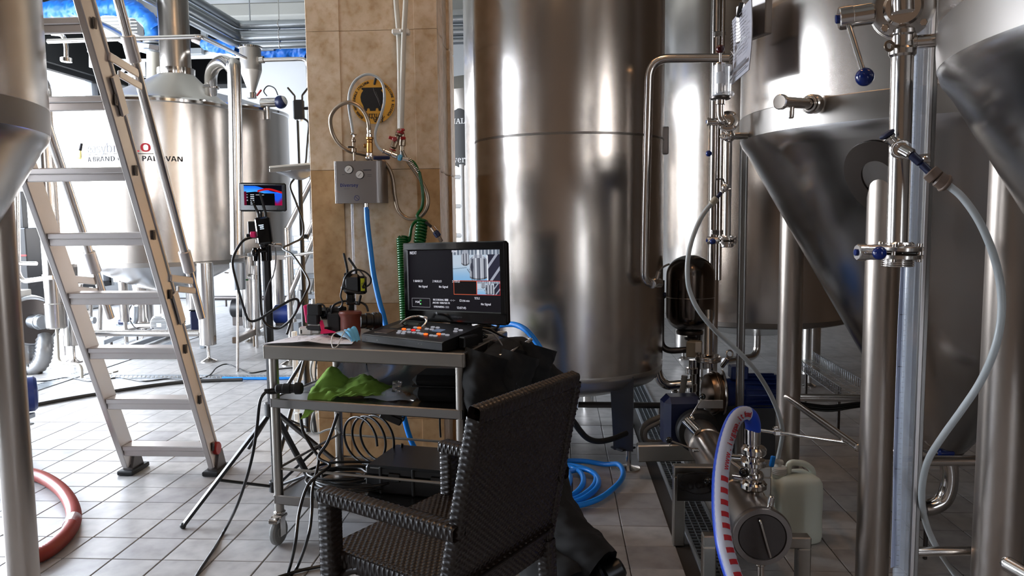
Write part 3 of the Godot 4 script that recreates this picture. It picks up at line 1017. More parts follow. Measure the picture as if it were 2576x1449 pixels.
	var bb := thing("machine_case", "black machine casing with a red line, far left behind the pipe frame", "machine", Vector3(bx.x, 0, bx.z))
	obj("case", mb().box(Vector3(0, 0.62, 0), Vector3(0.52, 1.24, 0.5), Basis(), 0.01), M.dark_frame, bb)
	obj("stripe", mb().box(Vector3(0, 0.93, 0.255), Vector3(0.52, 0.02, 0.012), Basis(), 0.002), M.red_plastic, bb)
	obj("post", mb().box(Vector3(0.05, 1.45, 0), Vector3(0.09, 0.42, 0.09)), M.dark_frame, bb)
	var pf := thing("pipe_frame", "thin bent steel pipe at the far left beside the column", "pipe", V(-4.438,0,-5.975))
	wpart("riser", mb().tube(bends([V(-4.776,2.106,-6.6),V(-4.846,0.841,-6.6),V(-4.806,0.777,-6.6),V(-4.589,0.804,-6.6)], 0.07), 0.022, 12), M.tube_steel, pf)
	wpart("branch", mb().tube([V(-4.869,0.938,-6.6),V(-4.668,0.936,-6.6)], 0.018, 12), M.tube_steel, pf)
	wpart("stand", mb().cyl(V(-4.846,0.841,-6.6), V(-4.868,0,-6.556), 0.02), M.tube_steel, pf)
	# vapour pipe with its arch in front of the kettle
	var vp := [V(-3.268,2.492,-7.2),V(-3.215,2.642,-7.1),V(-3.106,2.697,-6.95),V(-2.918,2.68,-6.7),V(-2.782,2.601,-6.55),V(-2.742,2.475,-6.5),V(-2.786,1.009,-6.5)]
	var va := thing("vapour_pipe", "insulated steel pipe arching off the kettle lid and running straight down", "pipe", V(-2.676,0,-6.152))
	wpart("arch", mb().tube(spline(vp, 8), 0.056, 28), M.tube_steel, va)
	wpart("end_sleeve", mb().cyl(V(-2.789,0.705,-6.5), V(-2.786,0.94,-6.5), 0.064, 28), M.galvanised, va)
	wpart("flange", mb().cyl(V(-3.257,2.536,-7.18), V(-3.256,2.558,-7.18), 0.075, 24).box(V(-3.261,2.549,-7.1), Vector3(0.06, 0.03, 0.03)), M.polished, va)
	wpart("bracket", mb().cyl(V(-2.765,0.847,-6.45), V(-3.011,0.834,-6.75), 0.007, 8).ball(V(-2.85,0.844,-6.5), 0.016), M.polished, va)
	wpart("stay", mb().cyl(V(-2.793,0.705,-6.5), V(-2.781,0,-6.398), 0.012, 10), M.tube_steel, va)
	# logo on the kettle
	var kt: Node3D = get_node("brew_kettle")
	var lg := Vector3(0, 0, 0)
	var kr := 0.741
	wrap_words("easybr", 0.115, M.grey_print, Vector3(0, 1.955, 0), kr, -0.47, kt)
	wrap_words("VELO", 0.105, M.red_print, Vector3(0, 1.955, 0), kr, -0.05, kt, true, "Droid Sans", 1.25)
	wrap_words("A BRAND OF CI PADOVAN", 0.062, M.ink, Vector3(0, 1.86, 0), kr, -0.47, kt, true, "Droid Sans", 1.18)
	obj("logo_line", mb().lathe([Vector2(kr + 0.001, 1.90), Vector2(kr + 0.001, 1.906)], 16, Transform3D(), PI / 2 - 0.42, PI / 2 + 0.47), M.ink, kt)
	obj("logo_cup", mb().lathe([Vector2(0, 0), Vector2(0.045, 0.015), Vector2(0.06, 0.06), Vector2(0.055, 0.09)], 20, Transform3D(Basis.from_scale(Vector3(1, 1, 0.06)), Vector3(-0.44, 1.87, 0.6))), M.cup_yellow, kt)
	obj("logo_stick", mb().cyl(Vector3(-0.44, 1.95, 0.606), Vector3(-0.41, 2.01, 0.622), 0.01, 8), M.ink, kt)
	# things under and behind the kettle
	pump_skid()
	# hopper, sight lamp and thin pipes over the lauter tun
	var hp := V(-3.732,2.839,-9.35)
	var hop := thing("feed_hopper", "narrow steel feed hopper with a funnel foot on the rear vessel's lid", "hopper", hp)
	obj("funnel", mb().lathe([Vector2(0.04, 0), Vector2(0.045, 0.03), Vector2(0.125, 0.26), Vector2(0.127, 0.27)], 40), M.steel_soft, hop)
	obj("cylinder", mb().lathe([Vector2(0.127, 0.27), Vector2(0.127, 0.53)], 40), M.steel_soft, hop)
	obj("top_ring", mb().lathe([Vector2(0.127, 0.53), Vector2(0.142, 0.535), Vector2(0.142, 0.555), Vector2(0, 0.56)], 40), M.polished, hop)
	obj("foot_flange", mb().cyl(Vector3(0, -0.06, 0), Vector3(0, 0.01, 0), 0.055, 24), M.polished, hop)
	var bp := V(-3.325,2.705,-9.2)
	var sl := thing("sight_lamp", "dark blue ball-ended sight lamp lying on the rear vessel's lid", "lamp", bp)
	obj("ball", mb().ball(Vector3.ZERO, 0.078, 24), M.blue_dark, sl)
	obj("body", mb().cyl(Vector3(-0.24, -0.005, 0), Vector3(-0.04, 0, 0), 0.055, 24, 0.008), M.polished, sl)
	obj("cap", mb().lathe([Vector2(0.0, -0.078), Vector2(0.04, -0.072), Vector2(0.062, -0.05)], 16, Transform3D(Basis(Vector3(0, 0, 1), 2.0), Vector3.ZERO)), M.white_plastic, sl)
	obj("mount", mb().cyl(Vector3(-0.16, -0.2, 0), Vector3(-0.16, -0.04, 0), 0.025, 12), M.polished, sl)
	obj("cable", mb().tube(spline([Vector3(-0.03, 0.08, 0), Vector3(-0.06, 0.16, 0.02), Vector3(-0.14, 0.19, 0.02), Vector3(-0.19, 0.13, 0.03), Vector3(-0.15, 0.07, 0.04)], 8), 0.007, 8), M.cable, sl)
	obj("red_plug", mb().cyl(Vector3(-0.29, 0.08, 0), Vector3(-0.23, 0.15, 0), 0.012, 8), M.red_plastic, sl)
	var tp := thing("spray_pipe", "thin steel pipe crossing high in front of the chimney and down to the hopper", "pipe", V(-3.598,0,-5.985))
	wpart("pipe", mb().tube(bends([V(-4.23,2.799,-6.3), V(-2.925,2.806,-6.3), V(-3.651,3.189,-9)], 0.06), 0.019, 12), M.tube_steel, tp)
	wpart("left_bend", mb().tube(bends([V(-4.591,3.01,-6.9),V(-4.486,3,-6.9),V(-4.462,2.915,-6.9),V(-4.468,2.774,-6.9)], 0.08), 0.019, 12), M.tube_steel, tp)
	wpart("nut", mb().cyl(V(-4.467,2.792,-6.9), V(-4.469,2.753,-6.9), 0.05, 8), M.polished, tp)
	var t2 := thing("spray_pipe", "thin steel pipe running right from the hopper top and down beside the pillar", "pipe", V(-2.494,0,-7.493))
	wpart("pipe", mb().tube(bends([V(-3.592,3.224,-9.3), V(-3.01,3.225,-9.3), V(-3.007,1.938,-9.3)], 0.09), 0.026, 12), M.tube_steel, t2)
	wpart("joint", mb().cyl(V(-3.602,3.225,-9.3), V(-3.548,3.228,-9.3), 0.045, 10), M.polished, t2)
	wpart("riser", mb().cyl(V(-3.007,1.938,-9.3), V(-2.82,0,-8.604), 0.026, 12), M.tube_steel, t2)
	overhead()

func ladder() -> void:
	var t := thing("ladder", "aluminium tread ladder with tubular handrails leaning on the left tank", "ladder", Vector3(-2.015, 0.0, -3.81))
	t.rotation.x = deg_to_rad(23.2)
	var len_s := 2.58
	for sx in [-1.0, 1.0]:
		var g := mb()
		g.box(Vector3(sx * 0.225, 0.05 + len_s * 0.5, 0), Vector3(0.024, len_s - 0.02, 0.105), Basis(), 0.004)
		for ez in [-1.0, 1.0]:
			g.box(Vector3(sx * 0.230, 0.05 + len_s * 0.5, ez * 0.044), Vector3(0.026, len_s - 0.03, 0.018), Basis(), 0.004)
		obj("stile", g, M.aluminium, t)
	for k in 9:
		var s := 0.168 + 0.297 * k
		var r := mb()
		r.box(Vector3(0, s, 0), Vector3(0.426, 0.026, 0.095), Basis(Vector3.RIGHT, -0.398), 0.004)
		r.box(Vector3(0, s - 0.014, 0.036), Vector3(0.426, 0.034, 0.016), Basis(Vector3.RIGHT, -0.398), 0.004)
		var rg := obj("tread", r, M.aluminium, t)
		for sx in [-1.0, 1.0]:
			obj("socket", mb().box(Vector3(sx * 0.243, s, 0.0), Vector3(0.006, 0.044, 0.024), Basis(Vector3.RIGHT, -0.4), 0.006).box(Vector3(sx * 0.246, s, 0.0), Vector3(0.003, 0.03, 0.010), Basis(Vector3.RIGHT, -0.4), 0.001), M.dark_steel, rg)
	for sx in [-1.0, 1.0]:
		var hz := -0.225
		var h := obj("handrail", mb().cyl(Vector3(sx * 0.235, 0.80, hz), Vector3(sx * 0.235, 2.60, hz), 0.0195, 20, 0.003), M.tube_steel, t)
		for s in [1.0, 1.99]:
			var b := mb()
			b.cyl(Vector3(sx * 0.235, s + 0.06, hz), Vector3(sx * 0.235, s + 0.17, hz), 0.028, 20)
			var arm := Basis(Vector3.RIGHT, -0.55)
			b.box(Vector3(sx * 0.243, s + 0.07, hz * 0.55), Vector3(0.012, 0.035, 0.21), arm, 0.003)
			b.box(Vector3(sx * 0.243, s + 0.005, hz * 0.62), Vector3(0.012, 0.03, 0.17), arm, 0.003)
			b.box(Vector3(sx * 0.245, s - 0.03, -0.03), Vector3(0.012, 0.16, 0.05), Basis(), 0.003)
			obj("bracket", b, M.aluminium, h)
		var ft := mb()
		ft.prism(PackedVector2Array([Vector2(-0.055, 0.02), Vector2(0.06, 0.02), Vector2(0.02, 0.12), Vector2(-0.015, 0.12)]), 0.05, Transform3D(Basis(Vector3.UP, PI / 2) , Vector3(sx * 0.225, 0, 0)))
		var f := obj("foot", ft, M.dark_steel, t)
		f.rotation.x = deg_to_rad(-23.2)
		obj("rubber_pad", mb().box(Vector3(sx * 0.225, 0.013, 0.0), Vector3(0.085, 0.024, 0.17), Basis(), 0.005), M.rubber, f)
		obj("red_hub", mb().cyl(Vector3(sx * 0.225 - 0.03, 0.135, 0.03), Vector3(sx * 0.225 + 0.03, 0.135, 0.03), 0.033, 20), M.red_plastic, f)

func pump_skid() -> void:
	var t := thing("pump_skid", "electric pump motor with a round white fan cover on a steel skid under the kettle", "pump", V(-3.982,0,-7.491))
	var c := V(-4.183,0.22,-7.75)
	var ax := Vector3(0.12, 0, -0.993)
	var m := mb().cyl(c + ax * 0.03, c + ax * 0.32, 0.088, 28)
	for k in 26:
		var a := TAU * k / 26.0
		var o := Vector3.UP * sin(a) + ax.cross(Vector3.UP) * cos(a)
		m.box(c + ax * 0.2 + o * 0.095, Vector3(0.2, 0.022, 0.005), Basis(ax, o, ax.cross(o)), 0.0)
	wpart("motor", m, M.grey_plastic, t)
	var bz := Basis(Vector3.UP, atan2(-ax.x, -ax.z))
	wpart("fan_cover", mb().cyl(c - ax * 0.015, c + ax * 0.07, 0.112, 36, 0.012), M.printed_white, t)
	var sl := mb()
	for k in 13:
		var y := -0.084 + 0.014 * k
		var hw := sqrt(maxf(0.0, 0.092 * 0.092 - y * y))
		for sd in ([-1, 1] if absf(y) < 0.026 else [0]):
			var w := hw * 2.0 if sd == 0 else hw - 0.03
			var xo: float = 0.0 if sd == 0 else sd * (hw + 0.03) * 0.5
			sl.box(c - ax * 0.0165 + Vector3(0, y, 0) + ax.cross(Vector3.UP) * xo, Vector3(w, 0.006, 0.004), Basis(ax.cross(Vector3.UP), Vector3.UP, ax), 0.0)
	wpart("vent_slots", sl, M.dark_frame, t)
	wpart("junction_box", mb().box(V(-4.028,0.381,-7.7), Vector3(0.13, 0.07, 0.10), Basis(Vector3.UP, 0.2), 0.006).box(V(-4.027,0.406,-7.7), Vector3(0.145, 0.016, 0.115), Basis(Vector3.UP, 0.2), 0.004), M.white_plastic, t)
	# skid rails on short feet
	for q in [[V(-4.673,0.072,-7.5), V(-4.821,0.102,-8.9)], [V(-4.309,0.051,-7.2), V(-4.469,0.039,-9)], [V(-4.855,0.108,-7.8), V(-5.159,0.054,-8.9)]]:
		var d: Vector3 = q[1] - q[0]
		var rail := wpart("skid_rail", mb().box((q[0] + q[1]) * 0.5, Vector3(0.06, d.length(), 0.05), aim(q[0], q[1]).basis, 0.004), M.galvanised, t)
		for e in 2:
			var p: Vector3 = q[0].lerp(q[1], 0.15 + 0.6 * e)
			wpart("skid_foot", mb().cyl(Vector3(p.x, 0, p.z), p, 0.014, 10), M.dark_steel, rail)
	var vl := thing("process_valve", "flanged valve with a stub pipe under the kettle, left of the white fan cover", "valve", V(-4.253,0,-7.154))
	var vc := V(-4.408,0.787,-7.5)
	wpart("flange", mb().cyl(vc + Vector3(0, -0.03, 0), vc + Vector3(0, 0.05, 0), 0.075, 28).cyl(vc + Vector3(0, -0.09, 0), vc + Vector3(0, -0.035, 0), 0.085, 28), M.polished, vl)
	wpart("pipe", mb().cyl(vc + Vector3(0, -0.5, 0), vc + Vector3(0, -0.08, 0), 0.045, 24), M.tube_steel, vl)
	wpart("stub", mb().cyl(vc + Vector3(0, 0.05, 0), vc + Vector3(0.0, 0.16, 0), 0.04, 20), M.tube_steel, vl)
	wpart("base", mb().cyl(Vector3(vc.x, 0, vc.z), vc + Vector3(0, -0.5, 0), 0.02, 12), M.tube_steel, vl)
	var pp := thing("process_pipe", "pale pipes and elbows on the floor level left of the fan cover", "pipe", V(-4.357,0,-7.491))
	wpart("main", mb().tube(bends([V(-4.885,0.11,-7.9),V(-4.514,0.187,-7.9),V(-4.316,0.195,-7.9)], 0.06), 0.035, 16), M.tube_steel, pp)
	wpart("tee", mb().tube(bends([V(-4.524,0.401,-7.9), V(-4.534,0.221,-7.9), V(-4.89,0.162,-8.2)], 0.06), 0.035, 16), M.galvanised, pp)
	wpart("valve", mb().cyl(V(-4.689,0.216,-8), V(-4.653,0.216,-8), 0.055, 20).cyl(V(-4.769,0.216,-8), V(-4.689,0.216,-8), 0.03), M.blue_dark, pp)
	wpart("cable", mb().tube(spline([V(-4.394,0.444,-7.6),V(-4.433,0.353,-7.6),V(-4.404,0.263,-7.6),V(-4.345,0.196,-7.6),V(-4.261,0.18,-7.6),V(-4.175,0.204,-7.6)], 6), 0.008, 8), M.grey_cable, pp)
	wpart("foot", mb().cyl(V(-4.514,0.187,-7.9), V(-4.403,0,-7.683), 0.012, 8), M.dark_steel, pp)
	var bp := V(-3.654,0.286,-7.6)
	var bx := thing("control_case", "dark blue boxy drive casing under the kettle, right of the ladder", "casing", Vector3(bp.x, 0, bp.z))
	wpart("case", mb().box(bp, Vector3(0.2, 0.22, 0.16), Basis(Vector3.UP, 0.3), 0.01), M.blue_dark, bx)
	wpart("lid", mb().box(bp + Vector3(0, 0.115, 0), Vector3(0.215, 0.012, 0.175), Basis(Vector3.UP, 0.3), 0.004), M.black_plastic, bx)
	wpart("stand", mb().box(Vector3(bp.x, bp.y * 0.5 - 0.055, bp.z), Vector3(0.05, bp.y - 0.11, 0.05)), M.galvanised, bx)
	var po := thing("process_pipe", "vertical steel outlet pipe under the kettle centre", "pipe", V(-3.982,0,-7.491))
	wpart("pipe", mb().cyl(V(-4.243,0.259,-8), V(-4.228,0.539,-8), 0.06, 24), M.tube_steel, po)
	wpart("stand", mb().cyl(V(-4.469,0,-8.407), V(-4.243,0.259,-8), 0.03, 16), M.tube_steel, po)
	# left side manifold between the column and the kettle
	var mf := thing("valve_manifold", "cluster of small valves and pipes between the column and the kettle leg", "valves", V(-4.571,0,-6.944))
	for k in 4:
		wpart("riser", mb().cyl(V(-4.796,0.209,-7.2) + Vector3(0.07 * k, 0, -0.05 * k), V(-4.761,0.737,-7.2) + Vector3(0.07 * k, -0.04 * k, -0.05 * k), 0.02, 12), M.tube_steel, mf)
		wpart("valve", mb().cyl(V(-4.796,0.523,-7.2) + Vector3(0.07 * k, -0.06 * k, 0), V(-4.747,0.523,-7.2) + Vector3(0.07 * k, -0.06 * k, 0), 0.035, 16), [M.polished, M.white_plastic, M.polished, M.galvanised][k], mf)
	wpart("pump_head", mb().cyl(V(-4.679,0.293,-7), V(-4.666,0.278,-7.1), 0.07, 28, 0.01), M.polished, mf)
	wpart("pump_cover", mb().cyl(V(-4.666,0.278,-7.1), V(-4.658,0.278,-7.1), 0.055, 24), M.dark_frame, mf)
	wpart("rail", mb().tube([V(-4.906,0.201,-7.2),V(-4.453,0.2,-7.2)], 0.015, 10), M.tube_steel, mf)
	for k in 2:
		wpart("post", mb().cyl(V(-4.866,0.201,-7.2) + Vector3(0.3 * k, 0, 0), Vector3((V(-4.866,0.201,-7.2)).x + 0.3 * k, 0, -7.2), 0.014, 10), M.tube_steel, mf)

func overhead() -> void:
	for k in 2:
		var corner: Vector3 = [V(-4.146,3.758,-10), V(-4.143,3.602,-10)][k]
		for e in 2:
			var o := Vector3(0.0, 0.055 - 0.11 * e, 0.0)
			var r: float = 0.055 if e == 0 else 0.043
			var t := thing("clad_pipe", ["topmost overhead clad pipe running in and turning right to the pillar", "second overhead clad pipe, slimmer, just under the topmost one", "third overhead clad pipe, thick, above the slim lowest one", "lowest and slimmest overhead clad pipe, just above the square trunking"][k * 2 + e], "pipe", corner + o, 0.0, "overhead clad pipes")
			wpart("pipe", mb().tube(bends([corner + o + Vector3(0, 0, 7.2), corner + o, corner + o + Vector3(3.6, 0, 0)], 0.10, 5), r, 20), M.galvanised, t)
			for q in [[Vector3(0, 0, 1.6), 0], [Vector3(0, 0, 3.4), 0], [Vector3(0.55, 0, 0), 1]]:
				wpart("strap", mb().torus(corner + o + q[0], Vector3(0, 0, 1) if q[1] == 0 else Vector3(1, 0, 0), r + 0.003, 0.005, 20, 6), M.chrome, t)
			if k == 0 and e == 0:
				for q in [Vector3(0, 0, 1.6), Vector3(0, 0, 3.4), Vector3(0.55, 0, 0)]:
					wpart("hanger", mb().cyl(corner + q + Vector3(0, 0.11, 0), Vector3(corner.x + q.x, 4.99, corner.z + q.z), 0.006, 6), M.chrome, t)
	var tr := thing("cable_tray", "square steel trunking overhead under the lower clad pipes", "trunking", V(-4.026,3.577,-10.3))
	wpart("trough", mb().box(V(-4.027,3.572,-10.3), Vector3(0.5, 0.06, 0.06), Basis(), 0.004), M.galvanised, tr)
	wpart("rod", mb().cyl(V(-4.097,3.573,-10.3), Vector3((V(-4.097,3.573,-10.3)).x, 4.99, -10.3), 0.008, 8), M.galvanised, tr)
	var pb := thing("support_beam", "long pale horizontal beam crossing the back of the hall above the white wall", "beam", V(-4.998,3.792,-11.6))
	wpart("beam", mb().box(V(-5.059,3.787,-11.6), Vector3(1.3, 0.09, 0.08), Basis(), 0.004), M.white_wall, pb)
	wpart("hanger", mb().box(V(-5.326,4.133,-11.6), Vector3(0.09, 0.75, 0.06), Basis(), 0.004), M.galvanised, pb)
	wpart("junction", mb().box(V(-5.441,3.822,-11.5), Vector3(0.26, 0.09, 0.1), Basis(), 0.004), M.galvanised, pb)
	# blue wrapped ducts
	var w1 := thing("wrapped_duct", "long bright blue wrapped pipe hanging across the top left", "duct", V(-4.775,3.579,-8.2))
	wpart("wrap", lump(spline([V(-5.529,3.566,-8.2),V(-5.305,3.585,-8.2),V(-4.995,3.585,-8.2),V(-4.686,3.593,-8.2),V(-4.492,3.53,-8.2),V(-4.379,3.436,-8.2),V(-4.297,3.327,-8.2)], 6), 0.088, 0.03, 18, 4), M.blue_wrap, w1)
	wpart("drop", lump(spline([V(-4.385,3.47,-8.2),V(-4.329,3.377,-8.2),V(-4.319,3.244,-8.2)], 6), 0.085, 0.015, 16, 9), M.blue_wrap, w1)
	wpart("bare_pipe", mb().tube(bends([V(-5.263,3.534,-8.3), V(-4.9,3.39,-8.3), V(-4.611,3.215,-8.3), V(-4.348,3.133,-8.3)], 0.1), 0.055, 16), M.galvanised, w1)
	wpart("rod", mb().cyl(V(-4.485,3.563,-8.2), Vector3((V(-4.485,3.563,-8.2)).x, 4.99, (V(-4.485,3.563,-8.2)).z), 0.01, 8), M.galvanised, w1)
	var w2 := thing("wrapped_duct", "short blue wrapped pipe just right of the chimney", "duct", V(-4.339,3.535,-9.9))
	wpart("wrap", lump(spline([V(-4.563,3.58,-9.9),V(-4.392,3.536,-9.9),V(-4.25,3.523,-9.9),V(-4.127,3.48,-9.9)], 6), 0.085, 0.03, 18, 14), M.blue_wrap, w2)
	wpart("end_pipe", mb().tube([V(-4.691,3.643,-9.9),V(-4.552,3.58,-9.9)], 0.055, 16), M.dark_steel, w2)
	var w3 := thing("wrapped_duct", "blue wrapped pipe behind the hopper, nearest the pillar", "duct", V(-3.684,3.543,-10.4))
	wpart("wrap", lump(spline([V(-4.139,3.543,-10.4),V(-3.931,3.538,-10.4),V(-3.684,3.553,-10.4),V(-3.466,3.559,-10.4),V(-3.353,3.504,-10.4)], 6), 0.095, 0.035, 18, 24), M.blue_wrap, w3)
	wpart("end_pipe", mb().tube([V(-4.249,3.545,-10.4),V(-4.095,3.542,-10.4)], 0.05, 16), M.galvanised, w3)
	# steel column with a slide gate
	var c := thing("gate_pipe", "pale steel downpipe with a bolted slide gate, under the blue wrap", "pipe", V(-4.349,2.862,-8.2))
	wpart("pipe", mb().cyl(V(-4.355,2.757,-8.2), V(-4.335,3.12,-8.2), 0.068, 28), M.milk_pipe, c)
	wpart("flange", mb().cyl(V(-4.336,3.099,-8.2), V(-4.335,3.12,-8.2), 0.115, 28).cyl(V(-4.331,3.187,-8.2), V(-4.33,3.211,-8.2), 0.105, 28), M.galvanised, c)
	wpart("gate", mb().box(V(-4.368,3.158,-8.2), Vector3(0.30, 0.055, 0.16), Basis(Vector3(0, 0, 1), -0.15), 0.006), M.galvanised, c)
	wpart("gate_slot", mb().box(V(-4.271,3.135,-8.1), Vector3(0.11, 0.05, 0.02), Basis(Vector3(0, 0, 1), -0.15), 0.004), M.dark_steel, c)
	wpart("case", mb().box(V(-4.569,2.966,-8.4), Vector3(0.1, 0.16, 0.08)), M.galvanised, c)
	var bx := thing("panel_case", "pale ribbed louvre box hung below the blue wrap at the top left", "cabinet", V(-5.384,3.719,-9.4))
	wpart("case", mb().box(V(-5.404,3.729,-9.4), Vector3(0.50, 0.30, 0.3), Basis(), 0.008), M.printed_white, bx)
	for e in [-0.2, 0.2]:
		wpart("hanger", mb().cyl(V(-5.404,3.729,-9.4) + Vector3(e, 0.15, 0), Vector3((V(-5.404,3.729,-9.4)).x + e, 4.99, -9.4), 0.008, 8), M.galvanised, bx)
	for k in 6:
		wpart("louvre", mb().box(V(-5.3,3.778,-9.23) + Vector3(0, -0.04 * k, 0), Vector3(0.48, 0.012, 0.03), Basis(Vector3.RIGHT, 0.4), 0.002), M.white_plastic, bx)
	# lattice truss in front of the dark band
	var tz := 10.6
	var t := thing("lattice_truss", "thin white lattice truss in front of the black band at the top left", "truss", V(-6.097,3.597,-10.6))
	var bars := [[V(-6.528,3.844,-10.6), V(-5.344,3.837,-10.6)], [V(-6.539,3.672,-10.6), V(-6.103,3.499,-10.6)], [V(-6.519,3.806,-10.6), V(-6.316,3.574,-10.6)], [V(-6.43,3.766,-10.6), V(-6.316,3.574,-10.6)], [V(-6.187,3.528,-10.6), V(-5.701,3.523,-10.6)], [V(-6.112,3.337,-10.6), V(-5.657,3.306,-10.6)], [V(-5.777,3.697,-10.6), V(-6.113,3.326,-10.6)], [V(-6,3.486,-10.6), V(-5.942,3.312,-10.6)], [V(-6.479,3.713,-10.6), V(-6.491,3.443,-10.6)], [V(-6.452,3.409,-10.6), V(-6.257,3.318,-10.6)]]
	for k in bars.size():
		wpart("bar", mb().cyl(bars[k][0], bars[k][1], 0.026 if k != 8 else 0.045, 8), M.printed_white, t)
	wpart("rod", mb().cyl(bars[0][1], Vector3(bars[0][1].x, 4.99, bars[0][1].z), 0.012, 8).cyl(bars[0][0], Vector3(bars[0][0].x, 4.99, bars[0][0].z), 0.012, 8), M.printed_white, t)
	# low process pipes along the back wall
	for k in 3:
		var p := thing("process_pipe", ["uppermost of the dark steel pipes along the glazed brick wall", "middle dark steel pipe along the glazed brick wall", "lowest dark steel pipe along the glazed brick wall, just above the floor"][k], "pipe", Vector3(-4.2, 0, -11.3))
		var a: Vector3 = [V(-5.343,0.127,-11.3), V(-5.353,-0.091,-11.3), V(-5.114,-0.268,-11.3)][k]
		wpart("pipe", mb().cyl(a, a + Vector3(2.4, 0, 0), [0.035, 0.03, 0.045][k], 14), M.dark_steel if k < 2 else M.galvanised, p)
		for e in 2:
			wpart("post", mb().cyl(Vector3(a.x + 0.3 + 1.5 * e, 0, a.z), Vector3(a.x + 0.3 + 1.5 * e, a.y, a.z), 0.015, 8), M.dark_steel, p)

# ---------------------------------------------------------------- the pillar's fittings, the stands and the floor between
func scene_middle() -> void:
	sticker()
	dosing_box()
	wall_water()
	coils()
	light_stands()
	floor_lines()
	behind_gap()
	stair()

func sticker() -> void:
	var c := V(-0.925,1.89,-3.874)
	var t := thing("round_sticker", "round golden sticker with a black cauldron on the pillar", "sticker", c)
	var r := 0.109
	obj("disc", mb().cyl(Vector3(0, 0, -0.0015), Vector3(0, 0, 0.001), r, 48, 0.0), M.logo_gold, t)
	# cauldron: body, rim, three feet cut by notches
	var pot := PackedVector2Array()
	for q in [[0.050, 0.058], [0.054, 0.052], [0.044, 0.044], [0.054, 0.030], [0.059, 0.012], [0.056, -0.010], [0.046, -0.030], [0.042, -0.044], [0.054, -0.050], [0.054, -0.057], [0.030, -0.057], [0.028, -0.046], [0.022, -0.043], [0.016, -0.046], [0.014, -0.057], [-0.014, -0.057], [-0.016, -0.046], [-0.022, -0.043], [-0.028, -0.046], [-0.030, -0.057], [-0.058, -0.057], [-0.058, -0.050], [-0.044, -0.044], [-0.048, -0.030], [-0.058, -0.010], [-0.061, 0.012], [-0.056, 0.030], [-0.046, 0.044], [-0.056, 0.052], [-0.052, 0.058]]:
		pot.append(Vector2(q[0], q[1]))
	var cx := Transform3D(Basis(), Vector3(-0.005, 0.012, 0.0018))
	obj("cauldron", mb().prism(pot, 0.001, cx), M.logo_black, t)
	obj("spoon", mb().cyl(Vector3(0.006, 0.083, 0.0022), Vector3(0.015, 0.116, 0.0022), 0.006, 10), M.logo_black, t)
	obj("cracks", mb().tube([Vector3(0.0, 0.068, 0.0026), Vector3(0.006, 0.045, 0.0026), Vector3(0.02, 0.015, 0.0026), Vector3(0.032, -0.02, 0.0026)], 0.0009, 5).tube([Vector3(0.012, 0.05, 0.0026), Vector3(0.03, 0.0, 0.0026)], 0.0006, 5), M.logo_vein, t)
	words("RITUAL", 0.026, 0.001, M.logo_black, Transform3D(Basis(), Vector3(0.004, -0.068, 0.002)), t, "lettering", "Droid Serif", true)
	words("LAB", 0.034, 0.001, M.logo_black, Transform3D(Basis(Vector3(1, 0, 0), Vector3(0, -1, 0), Vector3(0, 0, 1)), Vector3(0.006, -0.089, 0.002)), t, "lettering", "Droid Serif", true, 1.2)
	for q in [["BIRRA ARTIGIANALE ITALIANA", 232.0, 105.0], ["TRADIZIONE E RICERCA", 62.0, -42.0]]:
		var txt: String = q[0]
		for k in txt.length():
			if txt[k] == " ":
				continue
			var a := deg_to_rad(lerpf(q[1], q[2], float(k) / (txt.length() - 1)))
			words(txt[k], 0.0165, 0.001, M.logo_black, Transform3D(Basis(Vector3(0, 0, 1), a - PI / 2), Vector3(cos(a), sin(a), 0) * (r * 0.90) + Vector3(0, 0, 0.002)), t, "letter", "Droid Sans", true)

